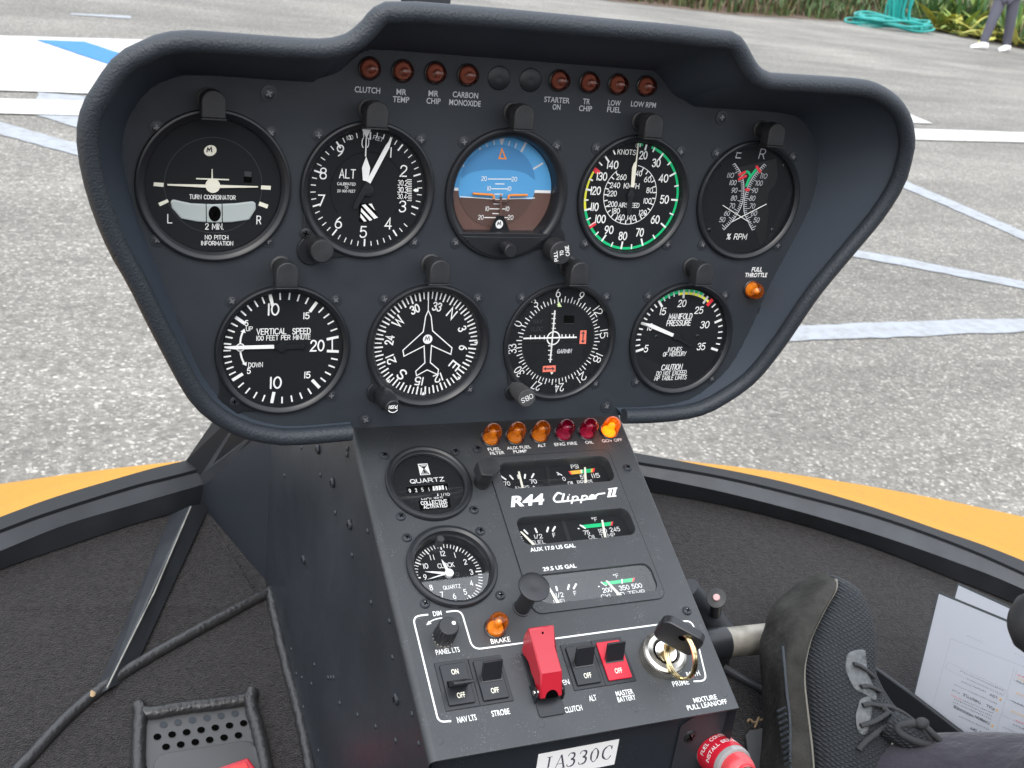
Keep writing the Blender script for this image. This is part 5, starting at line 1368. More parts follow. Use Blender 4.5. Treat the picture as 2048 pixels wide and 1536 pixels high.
# pull knob and dimmer
o = thing('pull_knob', 'black mushroom pull knob on a thick stem beside the lowest fuel gauge', 'knob', CON.mat(38.5, -100.4, 0))
bb = MB(); bb.lathe([(6.0, 0), (6.0, 1.0), (5.2, 1.2), (5.2, 24), (6.0, 25.5)], 32); bb.build('stem', M_plastic, o)
bb = MB(); bb.lathe([(5.0, 25), (9.6, 26.4), (10.3, 27.2), (10.1, 28.0), (8.0, 28.5), (3.0, 28.1), (.01, 28.0)], 48); bb.build('knob', M_plastic, o, angle=60)
o = thing('dimmer_knob', 'fluted black dimmer knob with white dot above PANEL LTS', 'knob', CON.mat(-18.3, -113.6, 0))
bb = MB(); n = 72
ring = lambda zz, r: [Vector(((r if (i // 2) % 2 else r * .93) * math.cos(2 * math.pi * i / n), (r if (i // 2) % 2 else r * .93) * math.sin(2 * math.pi * i / n), zz)) for i in range(n)]
bb.loft([ring(1.6, 7.0), ring(14.5, 6.6), ring(15.2, 6.2)]); bb.lathe([(6.0, 15.1), (6.0, 15.6), (5.6, 15.9), (.01, 15.9)], 36); kb = bb.build('grip', M_plastic, o, angle=25)
bb = MB(); bb.lathe([(6.8, .1), (6.8, 1.5), (6.2, 1.6)], 36); bb.build('skirt', M_steel, o)
bb = MB(); bb.disc(1.3, 15.98, 16, 3.4, 1.4); bb.build('index_dot', M_white, kb)
bb = MB(); bb.add([(-.9, -7.15, 5), (.9, -7.15, 5), (.9, -7.15, 7), (-.9, -7.15, 7)], [(0, 1, 2, 3)]); bb.sphere((0, -6.3, 6), 1.3, M_screw); bb.build('grub_screw', None, o)

# rocker switches
def rocker(x0, x1, y0, y1, plate_m, tilt, label, tops, lever_m=None):
    o = thing('rocker_switch', label, 'switch', CON.mat((x0 + x1) / 2, (y0 + y1) / 2, 0), 'paddle switches on the console')
    w, h = (x1 - x0) / 2 - .06, (y1 - y0) / 2
    bb = MB(); bb.box(-w, w, -h, h, .02, .75); bb.build('surround', M_bezel, o, bevel=.25)
    bb = MB(); bb.prism(rrect(-8.3, 8.3, -13.1, 13.1, 1.0), .7, 2.1); pt = bb.build('plate', plate_m, o, bevel=.4)
    bb = MB(); bb.box(-6.4, 6.4, -1.9, 1.9, 2.05, 2.5); bb.build('slot', M_hole if tilt < 0 else M_ventp, o)
    t = math.radians(tilt); 
    prof = [(-1.9, 0), (1.9, 0), (.75, 12.6), (-.75, 12.6)]
    R = Matrix.Rotation(-t, 4, 'X')
    bb = MB()
    v = [R @ Vector((sx_ * (6.0 if i < 2 else 6.35), a, c)) + Vector((0, .4 if tilt > 0 else 0, 1.9)) for sx_ in (-1, 1) for i, (a, c) in enumerate(prof)]
    bb.add(v, [(0, 3, 2, 1), (4, 5, 6, 7), (0, 1, 5, 4), (1, 2, 6, 5), (2, 3, 7, 6), (3, 0, 4, 7)]); bb.build('lever', M_plastic, o, bevel=.3)
    bb = MB()
    for tx, yy in tops: caption(bb, tx, .2, yy, 3.5, None, M_cream, 2.16, bold=.012, sx=.62)
    bb.build('lettering', None, pt, smooth=False)
    return o
rocker(-28.2, -6.5, -160.3, -129.4, M_bezel, -22, 'black paddle switch pushed down above the caption NAV LTS', [('ON', 7.5), ('OFF', -7.6)])
rocker(-6.5, 15.1, -160.3, -129.9, M_bezel, 30, 'black paddle switch pushed up above the caption STROBE', [('ON', 7.5), ('OFF', -7.6)])
rocker(55.9, 77.6, -160.1, -129.3, M_bezel, 30, 'black paddle switch pushed up above the lower ALT caption', [('ON', 7.5), ('OFF', -7.6)])
rocker(77.6, 99.4, -160.1, -129.2, M_redswitch, 30, 'red plated paddle switch above MASTER BATTERY', [('ON', 7.5), ('OFF', -7.6)])

# guarded clutch switch
o = thing('guarded_switch', 'clutch toggle switch shut under a tall red plastic flip guard', 'guarded switch', CON.mat(36.9, 0, 0))
bb = MB(); bb.prism(rrect(-8.7, 8.7, -173.5, -131, 2.2), .03, 1.1); bb.build('base_plate', M_bezel, o, bevel=.3)
for sx_ in (-1, 1):
    bb = MB(); pts = [(-164.5, 1), (-153, 1), (-154, 4.5), (-157, 8), (-160, 8.6), (-163, 6.5)]
    M_ = Matrix(((0, 0, 1, sx_ * 9.1 - .5), (1, 0, 0, 0), (0, 1, 0, 0), (0, 0, 0, 1)))
    bb.prism(pts, 0, 1.0, None, M_); bb.build('hinge_ear', M_bezel, o)
bb = MB(); M_ = Matrix(((0, 0, 1, -10.1), (1, 0, 0, -159.3), (0, 1, 0, 5.2), (0, 0, 0, 1))); bb.lathe([(.01, 0), (1.5, 0), (1.7, .6), (1.7, 20.2)], 20, M=M_); bb.build('hinge_pin', M_chrome, o)
bb = MB(); bb.lathe([(5.5, 1), (5.5, 5), (3.5, 5.5), (3.5, 9)], 24, 0, -145); bb.tube([(0, -145, 8), (0, -146, 18)], [1.8, 2.4], 12); bb.build('toggle', M_brass, o)
# cover: top strip, front strip and two cheeks, all one moulding with a bevelled edge
topP = [(-164.6, 6.7), (-153.3, 17.5), (-137.4, 18.8), (-126.2, 23.6), (-124.8, 22.6), (-124.6, 14.5)]
lowP = [(-162.8, 3.2), (-158, 4.0), (-152, 5.0), (-146, 4.0), (-140, 4.6), (-136, 3.2), (-132.5, 1.4), (-129, 2.6), (-128.2, 6.5), (-126.4, 10), (-124.6, 14.5)]
prof = topP[:-1] + lowP[::-1]
bb = MB()
def wid(y, z): return 7.3 if y < -137 else 7.3 + min(1.3, max(0, (y + 137) / 11 * 1.3))
def ringx(sg, pts): return [Vector((sg * wid(a, c), a, c)) for a, c in pts]
L_, R_ = ringx(-1, prof), ringx(1, prof); n = len(prof)
bb.add(L_ + R_, [tuple(range(n)), tuple(range(2 * n - 1, n - 1, -1))] + [(i, n + i, n + (i + 1) % n, (i + 1) % n) for i in range(n)])
cv = bb.build('guard', M_redplastic, o, bevel=1.7, seg=1, angle=20)
bb = MB()                                     # semicircular notch in the front lip
fn = Vector((0, -10.8, -11.3)).normalized(); e0 = Vector((0, -164.6, 6.7)); e1 = Vector((0, -153.3, 17.5)); du = (e1 - e0).normalized(); nn_ = Vector((0, -du.z, du.y))
bb.add([e0 + nn_ * .12 + Vector((4.4 * math.cos(math.radians(t)), 0, 0)) + du * (4.8 * math.sin(math.radians(t)) + .1) for t in range(0, 181, 12)], [tuple(range(16))]); bb.build('notch', M_hole, cv, smooth=False)
bb = MB(); d0 = Vector((0, -137.4, 18.8)); d1 = Vector((0, -126.2, 23.6)); c_ = d0.lerp(d1, .72); du = (d1 - d0).normalized(); nn_ = Vector((0, -du.z, du.y))
bb.add([c_ + nn_ * .12 + Vector((.75 * math.cos(t), 0, 0)) + du * .75 * math.sin(t) for t in [2 * math.pi * i / 16 for i in range(16)]], [tuple(range(16))]); bb.build('pin_hole', M_hole, cv, smooth=False)

# ignition lock and key
LX, LY = 122.4, -147.2
o = thing('ignition_lock', 'knurled chrome ignition lock on the right of the console', 'ignition lock', CON.mat(LX, LY, 0))
bb = MB(); n = 180
ring = lambda zz, r, kk=.975: [Vector(((r if i % 2 else r * kk) * math.cos(2 * math.pi * i / n), (r if i % 2 else r * kk) * math.sin(2 * math.pi * i / n), zz)) for i in range(n)]
bb.loft([ring(.05, 15.3), ring(7.2, 15.1), ring(8.2, 14.2, 1)], cap=False); bb.lathe([(14.2, 8.2), (12.4, 9.2), (9.4, 9.4), (8.4, 8.6)], 64); bb.build('collar', M_steel, o, angle=20)
bb = MB(); bb.lathe([(8.5, 8.7), (8.2, 7.4), (7.6, 7.4), (7.4, 9.0), (.01, 9.3)], 48); bb.build('barrel', M_chrome, o)
bb = MB(); bb.lathe([(8.45, 8.72), (7.5, 8.72)], 48); bb.build('gap', M_hole, o)
ka = math.radians(-40)
Rk = Matrix.Rotation(ka, 4, 'Z')
o = thing('ignition_key', 'key with black plastic head turned in the chrome ignition lock', 'key', CON.mat(LX, LY, 0) @ Rk)
bb = MB(); bb.box(-3.6, 3.6, -.9, .9, 8, 22); bb.build('blade', M_steel, o)
bb = MB(); hd = [(p[0], p[1]) for p in rrect(-14.5, 14.5, 20, 42, 6, 5)]
M_ = Matrix(((1, 0, 0, 0), (0, 0, -1, 0), (0, 1, 0, 0), (0, 0, 0, 1)))
bb.prism(hd, -3.4, 3.4, None, M_); kh = bb.build('head', M_plastic, o, bevel=1.2, seg=3)
bb = MB(); bb.lathe([(2.3, 3.5), (.01, 3.5)], 20, 1.5, 34, M=M_); bb.build('ring_hole', M_hole, kh)
bb = MB(); bb.z = 3.45
for x_, y_ in [(-6, 23.5), (-4, 24), (6, 24), (8, 23.4)]: bb.text('+', x_, y_, 2.2, .3, M_plasticr)
for i, v in enumerate(bb.v): bb.v[i] = M_ @ v
bb.build('moulded_marks', None, kh, smooth=False)
# split ring hanging from the key
hole_w = on_plane(*ZL(690, 492), CON.w(0, 0, 32), CON.n)
rc = on_plane(*ZL(715, 770), CON.w(0, 0, 24), CON.n)
dn = (rc - hole_w).normalized(); rr_ = (rc - hole_w).length
view = (rc - CAM).normalized(); side = W @ Vector((1, -.1, 0)); nrm = (view * .50 + side * .86); nrm = (nrm - dn * nrm.dot(dn)).normalized()
M_ = Matrix((dn, nrm.cross(dn), nrm)).transposed().to_4x4(); M_.translation = rc
ko = thing('key_ring', 'brass split ring hanging from the black key head', 'key ring', M_)
bb = MB(); P_ = []
for i in range(150):
    t = 2 * math.pi * (i / 150) * 1.93; P_.append((rr_ * 1000 * math.cos(t), rr_ * 1000 * math.sin(t), -1.2 + 2.4 * i / 150))
bb.tube(P_, 1.2, 10); bb.build('ring', M_brass, ko)

# red mixture cap low on the apron
p0 = on_apron(1520, 470); ax = Vector((0, -.97, .25)).normalized(); ux = Vector((1, 0, 0)); uy = ax.cross(ux)
M_ = Matrix((ux, uy, ax)).transposed().to_4x4(); M_.translation = p0
o = thing('fuel_control_cap', 'red and clear cylindrical cap with red warning band on the console front', 'control cap', M_)
bb = MB(); bb.lathe([(13.2, 0), (13.6, 1), (13.6, 24), (12.8, 25.5), (11.2, 26)], 48); body = bb.build('clear_sleeve', mat('smoky clear plastic', (.26, .25, .25), .18, coat=.5), o)
bb = MB(); bb.lathe([(13.75, 2.5), (13.75, 21.5)], 48); band = bb.build('warning_band', M_redswitch, o)
bb = MB(); bb.lathe([(11.4, 22), (11.4, 30), (10.2, 34), (8.2, 36), (7.6, 36), (7.2, 38)], 40); bb.build('red_collar', M_redcap, o)
bb = MB(); bb.lathe([(6.8, 34), (6.8, 40.5), (6.2, 41.2), (5.2, 41.2), (4.8, 40.4), (.01, 40.4)], 36); bb.build('button', M_steel, o)
bb = MB()
def bandtext(t, zz, a0, h, wtot):
    t_ = MB(); t_.z = 0; t_.text(t, 0, 0, h, .17, M_white, width=wtot)
    for i, v in enumerate(t_.v):
        a = a0 - v.x / 13.9; t_.v[i] = Vector((13.86 * math.cos(a), 13.86 * math.sin(a), zz - v.y))
    bb.add(t_.v, t_.f, M_white)
bandtext('FUEL CONTROL', 7.5, math.radians(112), 2.9, 28); bb.build('lettering', None, band, smooth=False); bb = MB(); bandtext('INSTALL BEFORE', 14.5, math.radians(112), 2.9, 31)
bb.build('lettering', None, band, smooth=False)
# ------------------------------------------------------------------ cabin around the panel
FS = 0.216
def floor_px(px, py, off=0.0):
    return on_plane(px, py, (0, .715, .622 + off), Vector((0, -FS, 1)).normalized())
def fz(y): return .622 + FS * (y - .715)
CO = Vector((.28, .7, .62))
cabin = thing('helicopter_cabin', 'black helicopter cabin floor, nose sill and windshield frame around the panel', 'helicopter cabin', Matrix.Translation(CO))
TC = Matrix.Translation(-CO)
def cbuild(b, name, m, **kw):
    b.v = [v - CO for v in b.v]; return b.build(name, m, cabin, **kw)
def line3(pts, off): return catmull([floor_px(*p, off) for p in pts], False, 6)
SL = dict(low=[(-330, 1268), (0, 1139), (132, 1093), (264, 1049), (345, 1026), (400, 1006), (445, 990)], crease=[(-330, 1238), (0, 1102), (132, 1049), (264, 1010), (340, 988), (402, 970), (445, 955)],
          strip=[(-330, 1195), (0, 1067), (110, 1027), (264, 979), (330, 962), (392, 946), (440, 932)], outer=[(-330, 1160), (0, 1034), (110, 994), (220, 961), (308, 936), (372, 921), (410, 911)])
SR = dict(low=[(1170, 952), (1299, 982), (1437, 1008), (1595, 1047), (1753, 1097), (1895, 1153), (2048, 1215), (2400, 1380)], crease=[(1170, 930), (1283, 951), (1437, 982), (1595, 1022), (1753, 1069), (1911, 1124), (2048, 1179), (2400, 1345)],
          strip=[(1170, 912), (1277, 930), (1437, 957), (1595, 994), (1753, 1037), (1911, 1093), (2048, 1152), (2400, 1315)], outer=[(1170, 890), (1266, 905), (1398, 929), (1556, 961), (1713, 1004), (1871, 1057), (2048, 1122), (2400, 1280)])
OFF = dict(low=-.002, crease=.024, strip=.032, outer=.040)
LN = {}
for sd_, S_ in (('L', SL), ('R', SR)):
    for kk_, P_ in S_.items():
        LN[sd_ + kk_] = [Vector(v) for v in resample([tuple(p) for p in line3(P_, OFF[kk_])], 40)]
for sd_ in 'LR':
    b = MB(1); b.loft([LN[sd_ + 'low'], LN[sd_ + 'crease'], LN[sd_ + 'strip']], open_ring=True); cbuild(b, 'window_sill', M_beam, angle=40)
    o2 = [p + Vector((0, 0, .004)) for p in LN[sd_ + 'strip']]
    outw = lambda p, k: p + Vector((p.x - .28, p.y - .25, 0)).normalized() * k
    b = MB(1); b.loft([LN[sd_ + 'strip'], o2, LN[sd_ + 'outer'], [outw(p, .012) + Vector((0, 0, -.02)) for p in LN[sd_ + 'outer']], [outw(p, .05) + Vector((0, 0, -.22)) for p in LN[sd_ + 'outer']]], open_ring=True); cbuild(b, 'rubber_seal', M_rubberseal, angle=30)
# carpet over floor and toe board
B0 = floor_px(404, 1006); B1 = floor_px(556, 1184)
b = MB(1)
fl = [p + (q - p) * .6 + Vector((0, 0, -.003)) - Vector((0, 0, ((q - p) * .6).z)) + Vector((0, 0, FS * ((q - p) * .6).y)) for p, q in zip(LN['Llow'], LN['Louter'])] + [B0 + Vector((0, 0, -.003)), Vector((.19, .90, fz(.90) - .003)), Vector((.19, 1.0, fz(1.0) - .003)), Vector((.45, 1.02, fz(1.02) - .003))] + [p + (q - p) * .6 + Vector((0, 0, -.003)) - Vector((0, 0, ((q - p) * .6).z)) + Vector((0, 0, FS * ((q - p) * .6).y)) for p, q in zip(LN['Rlow'], LN['Router'])] + [Vector((1.25, .1, fz(.1) - .003)), Vector((-.6, .1, fz(.1) - .003))]
b.add(fl, [tuple(range(len(fl) - 1, -1, -1))]); ptc = [Vector((x, y, fz(y) - .006)) for x, y in ((.10, .80), (.34, .80), (.34, 1.08), (.10, 1.08))]; b.add(ptc, [(0, 1, 2, 3)])
cbuild(b, 'floor_carpet', M_carpet, smooth=False)
# wall of the nose box running forward from the console
nW = (B1 - B0).cross(Vector((0, 0, 1))).normalized()
def onw(px, py): return on_plane(px, py, B0, nW)
T0, T1, T2 = onw(402, 968), onw(506, 878), onw(600, 800)
B2 = B1 + (B1 - B0) * .12
B0e = B0 + (B0 - B1) * .22; T0e = T0 + (T0 - T1) * .02 + (B0 - B1) * .22
b = MB(1); b.add([B0e + Vector((0, 0, -.003)), B1 + Vector((0, 0, -.003)), B2 + Vector((0, 0, -.003)), B2 + Vector((0, 0, .30)), T2, T1, T0, T0e], [tuple(range(8))]); cbuild(b, 'nose_wall', mat('nose wall paint', (.020, .024, .031), .5, bump=(40, .05, .002, 3)), smooth=False)
# slanting post rising out of the left sill towards the nose
YU = T1.y + .01
pl_lo = [floor_px(372, 921, .040), floor_px(400, 952, .030), T0 + Vector((0, -.001, -.006))]
pl_hi = [at_axis(455, 800, 1, YU + .06), at_axis(500, 800, 1, YU + .03), T2 + Vector((0, .002, .002))]
b = MB(1); b.add([pl_lo[1], pl_lo[2], pl_hi[2], pl_hi[1]], [(0, 1, 2, 3)]); b.add([pl_lo[0] + Vector((0, 0, .002)), pl_lo[1] + Vector((0, 0, .002)), pl_hi[1] + Vector((0, 0, .002)), pl_hi[0]], [(0, 1, 2, 3)], M_rubberseal) if False else None
cbuild(b, 'frame_post', M_beam, smooth=False)
b = MB(1); b.add([pl_lo[0], pl_lo[1], pl_hi[1], pl_hi[0]], [(0, 1, 2, 3)]); cbuild(b, 'post_seal', M_rubberseal, smooth=False)
# rib across the floor
q = lambda x, y, o=0: floor_px(*ZQ(x, y), o)
b = MB(1)
ra, rb = [q(775, 385, .0005), q(862, 345, .016), q(872, 342, .016), q(955, 335, .0005)], [q(425, 1215, .0005), q(478, 1185, .016), q(490, 1178, .016), q(590, 1130, .0005)]
b.loft([ra, rb], open_ring=True); cbuild(b, 'floor_rib', M_beam, smooth=False)
b = MB(1); b.tube([q(867, 350, .0162), q(700, 740, .0162), q(486, 1172, .0162)], .0008, 6); cbuild(b, 'rib_highlight', mat('painted ridge highlight', (.24, .235, .21), .5, metal=.2, noise=(60, .4)))  # thin pale tube laid along the ridge as a painted highlight
# side carpet standing below the right sill is the same sheet; windshield bow behind the hood
b = MB(1)
c0 = at_axis(852, 0, 1, 1.12); w_ = .0415 / 2 * 1.25
b.loft([[c0 + Vector((sx_ * f, sy_, dz)) for sx_, sy_ in ((-w_, 0), (w_, 0), (w_ * .6, .03), (-w_ * .6, .03))] for f, dz in ((.9, -.62), (.95, -.02), (1.05, .03), (1.2, .55))])
cbuild(b, 'windshield_bow', M_beam)
# bubble windshield from the sills up to the roof line
top_l = [Vector((p.x * .82 + .05, p.y * .62 - .12, 2.02)) for p in LN['Louter']]; top_r = [Vector((p.x * .82 + .05, p.y * .62 - .12, 2.02)) for p in LN['Router']]
b = MB(1)
whole = LN['Louter'] + LN['Router']; wt = top_l + top_r
rows = []
for t in (0, .12, .25, .4, .55, .7, .85, 1):
    bul = math.sin(math.pi * min(1, t * .9 + .05)) * .16
    rows.append([a.lerp(c, t) + Vector(((a.x - .28) * bul * .6, bul * max(0, a.y - .4) * 1.1, 0)) for a, c in zip(whole, wt)])
b.loft(rows, open_ring=True); cbuild(b, 'windshield', M_acrylic, angle=80)
b = MB(1); b.loft([[outw(p, .045) + Vector((0, 0, -.12)) for p in whole], [outw(p, .055) + Vector((0, 0, -.26)) for p in whole]], open_ring=True); cbuild(b, 'nose_skin', mat('dark fuselage paint', (.03, .035, .04), .3, coat=.5), angle=60)

# unseen cabin behind the lens: seat bench, rear wall sized to darken dial reflections
M_seat = mat('dark seat cloth', (.022, .022, .025), .9, bump=(500, .4, .002, 4))
b = MB(1); b.box(-.55, 1.1, -.62, -.56, .35, 1.22); cbuild(b, 'rear_wall', M_seat)
b = MB(1); b.box(-.50, .20, -.55, -.05, .45, .86); b.box(.36, 1.06, -.55, -.05, .45, .86); cbuild(b, 'seat_bench', M_seat, bevel=.04, seg=3)
b = MB(1); b.box(1.02, 1.06, -.56, .42, .44, 1.16); cbuild(b, 'unseen_door_panel', M_seat)  # unseen lower door half, added to block the bright reflection in the tachometer
b = MB(1); b.box(-.6, 1.2, -.6, .10, .40, .44); cbuild(b, 'rear_floor', M_carpet)

# floor mat with piped edge, vent grille and red latch
mo = floor_px(300, 1450)
fmat = thing('floor_mat', 'dark carpet floor mat edged with black leather piping', 'floor mat', Matrix.Translation(mo))
mo_pts = [ZQ(1232, 738), ZQ(870, 935), ZQ(620, 1075), ZQ(470, 1180), ZQ(330, 1290), ZQ(100, 1536), ZQ(-60, 1720)]
rt = [ZQ(1232, 738), ZQ(1262, 880), ZQ(1310, 1080), ZQ(1370, 1310), ZQ(1410, 1500), ZQ(1440, 1720)]
rt = [(p[0] - 3, p[1]) for p in rt]
A_ = [floor_px(*p, .006) for p in mo_pts]; R_ = [floor_px(*p, .006) for p in rt]
ring_ = A_[::-1] + R_[1:]
b = MB(1); vv = [p - mo for p in ring_]; nn = len(vv)
b.add(vv + [v - Vector((0, 0, .0055)) for v in vv], [tuple(range(nn - 1, -1, -1))] + [(i, (i + 1) % nn, nn + (i + 1) % nn, nn + i) for i in range(nn)])
b.build('mat_carpet', M_carpet, fmat, smooth=False)
def wob(P, a=.0009):
    out = []
    for i, p in enumerate(P): out.append(p + Vector((random.uniform(-a, a), random.uniform(-a, a), random.uniform(-a, a) * .5)))
    return out
for P_ in (A_, R_):
    b = MB(1); C_ = wob([Vector(v) for v in resample([tuple(p - mo + Vector((0, 0, .002))) for p in P_], 46)], .0005); b.tube(C_, .0053, 10); b.build('piping', M_piping, fmat, angle=80)
vo = floor_px(*ZR(640, 640), .008)
vent = thing('vent_grille', 'grey perforated vent plate inside a piped rectangular border', 'vent grille', Matrix.Translation(vo))
r_ = lambda x, y, o=.008: floor_px(*ZR(x, y), o) - vo
plate = [(200, 480), (1010, 370), (1170, 1010), (190, 1010)]
holes_px = [(342, 590), (456, 572), (570, 554), (684, 537), (795, 520), (905, 502), (294, 686), (410, 668), (524, 650), (638, 632), (750, 614), (862, 597), (973, 579), (362, 765), (478, 747), (592, 728), (706, 710), (819, 692), (932, 674)]
b = MB(1); b.add([r_(*p) for p in plate], [(3, 2, 1, 0)]); vp = b.build('plate', M_ventp, vent, smooth=False)
n3 = Vector((0, -FS, 1)).normalized()
for i, p in enumerate(holes_px):
    c = r_(*p); ex = Vector((1, 0, 0)); ey = n3.cross(ex)
    b = MB(1)
    ringp = lambda rr, dz: [c + (ex * math.cos(t) + ey * math.sin(t)) * rr + n3 * dz for t in [2 * math.pi * k_ / 20 for k_ in range(20)]]
    b.add(ringp(.0031, .0006), [tuple(range(20))]); b.build('hole', M_hole if i > 5 else M_panel, vp, smooth=False)  # first row filled grey, standing in for light showing from beneath
    if i < 6:
        b = MB(1); b.loft([ringp(.0031, .0007), ringp(.0026, .0005)], cap=False)
fp = [(262, 960), (268, 890), (300, 838), (360, 812), (960, 716), (1025, 722), (1075, 765), (1130, 1010), (262, 1010)]
b = MB(1); top_ = [r_(*p, .013) for p in fp]; bot_ = [r_(*p, .009) for p in fp]; n = len(fp)
b.add(top_ + bot_, [tuple(range(n - 1, -1, -1))] + [(i, (i + 1) % n, n + (i + 1) % n, n + i) for i in range(n)]); b.build('flap', M_ventp, vent, bevel=.0012, angle=60)
for P_ in ([(150, 1010), (146, 700), (160, 500), (145, 432)], [(160, 440), (205, 500), (520, 455), (980, 392), (1040, 330)], [(1042, 325), (1030, 430), (1090, 650), (1165, 1010)]):
    b = MB(1); C_ = wob([Vector(v) for v in resample([tuple(r_(*p, .010)) for p in P_], 30)], .0004); b.tube(C_, .0058, 10); b.build('piping', M_piping, vent, angle=80)
lo = r_(960, 930, .016) + vo
o = thing('red_latch', 'red plastic latch lying across the vent flap', 'latch', Matrix.Translation(lo))
b = MB(1); t0_ = [(735, 935), (1008, 838), (1075, 930), (1150, 1040), (800, 1040)]
P_ = [floor_px(*ZR(*p), .026) - lo for p in t0_]; Q_ = [p - Vector((0, 0, .014)) for p in P_]; n = len(P_)
b.add(P_ + Q_, [tuple(range(n - 1, -1, -1)), tuple(range(n, 2 * n))] + [(i, (i + 1) % n, n + (i + 1) % n, n + i) for i in range(n)]); b.build('body', M_redplastic, o, bevel=.002, seg=3)
b = MB(1); P_ = [floor_px(*ZR(*p), .0275) - lo for p in [(870, 915), (990, 880), (1030, 960), (880, 970)]]; b.add(P_ + [p - Vector((0, 0, .002)) for p in P_], [(3, 2, 1, 0), (0, 1, 5, 4), (1, 2, 6, 5), (2, 3, 7, 6), (3, 0, 4, 7)]); b.build('button', mat('bright red plastic', (.85, .02, .02), .3, coat=.3), o, bevel=.0006)

# pedal tube with collar, push knob, floor odds and ends on the right
YP = .74
ta = at_axis(*ZM(300, 632), 1, YP); tb = at_axis(*ZM(455, 615), 1, YP); tc_ = at_axis(*ZM(1100, 545), 1, YP)
ped = thing('pedal', 'scuffed bare metal pedal tube beside the console under the shoe', 'pedal', Matrix.Translation(tb))
b = MB(1); b.tube([tb - tb, tb.lerp(tc_, .5) - tb, tc_ - tb], .0148, 28); b.build('tube', M_alu, ped)
b = MB(1); b.tube([ta - tb, (tb - ta) * .12], [.0165, .0165], 28); b.build('collar', M_plastic, ped)
b = MB(1); d_ = at_axis(*ZM(200, 210), 1, YP + .03) - tb; e_ = at_axis(*ZM(470, 560), 1, YP + .02) - tb; b.tube([d_, e_], [.012, .014], 20); b.tube([e_, e_ + Vector((0, 0, -.12))], .012, 16); b.build('bracket', M_beam, ped)
kp = at_axis(*ZM(410, 385), 1, YP + .005); kt = at_axis(*ZM(416, 285), 1, YP - .02); axk = (kt - kp); ln = axk.length; axk.normalize()
uxk = axk.cross(Vector((0, 1, 0))).normalized()
Mk = Matrix((uxk, axk.cross(uxk), axk)).transposed().to_4x4(); Mk.translation = kp
o = thing('push_knob', 'flat black push knob with pale pink button beside the console', 'knob', Mk)
b = MB(); L_ = ln * 1000; b.lathe([(5.6, -4), (5.6, L_ * .8), (5.0, L_)], 24); b.build('stem', M_plastic, o)
b = MB(); b.lathe([(4.5, L_ - .6), (9.0, L_), (9.4, L_ + .8), (8.9, L_ + 1.6), (3.6, L_ + 2.2), (.01, L_ + 2.2)], 36); b.build('cap', M_plasticr, o)
b = MB(); b.lathe([(3.2, L_ + 2), (3.2, L_ + 4.6), (2.8, L_ + 5.1), (.01, L_ + 5.1)], 24); b.build('button', mat('pale pink plastic', (.62, .38, .38), .5), o)
o_ = floor_px(*ZM(500, 812), .006)
b = MB(1); b.tube([floor_px(*ZM(470, 795), .006) - o_, floor_px(*ZM(660, 905), .006) - o_, floor_px(*ZM(860, 1030), .006) - o_], .004, 10); c_ = b.build('floor_cable', M_beam); c_.location = o_
tag(c_, 'thin grey cable lying on the carpet below the pedal tube', 'cable')
o_ = floor_px(*ZM(720, 1300), .004)
b = MB(1); P_ = [floor_px(*ZM(*p), .004) - o_ for p in [(632, 1290), (660, 1255), (980, 1195), (1060, 1600), (700, 1700)]]; n = 5
b.add(P_ + [p - Vector((0, 0, .004)) for p in P_], [(4, 3, 2, 1, 0)] + [(i, (i + 1) % n, n + (i + 1) % n, n + i) for i in range(n)]); c_ = b.build('heel_plate', M_ventp, None, bevel=.001); c_.location = o_
tag(c_, 'dark grey heel plate on the floor beside the sole of the shoe', 'floor plate')
o_ = floor_px(*ZM(700, 1180), .004)
b = MB(1)
for P_ in ([(648, 1195), (655, 1180), (672, 1182), (690, 1200), (712, 1195)], [(698, 1240), (715, 1200), (728, 1162)], [(735, 1185), (760, 1178), (800, 1172)]):
    b.tube([Vector(v) for v in catmull([tuple(floor_px(*ZM(*p), .004) - o_) for p in P_], False, 4)], .0011, 6)
c_ = b.build('dry_twig', mat('dry straw', (.32, .22, .12), .8)); c_.location = o_
tag(c_, 'bit of dry brown twig on the carpet beside the sole', 'twig')
# crumbs
for p in [(283, 1210), (185, 1386)]:
    pass
for p, lab in ((ZQ(420, 1195), 'straw-coloured crumb at the foot of the floor rib'), (ZQ(1283, 832), 'straw-coloured crumb beside the corner of the piped mat')):
    o_ = floor_px(*p, .012); b = MB(1); b.sphere((0, 0, 0), .0028, nu=8, nv=6, sc=(1, 1.9, .5)); c_ = b.build('crumb', MATS['dry straw']); c_.location = o_; tag(c_, lab, 'crumb')

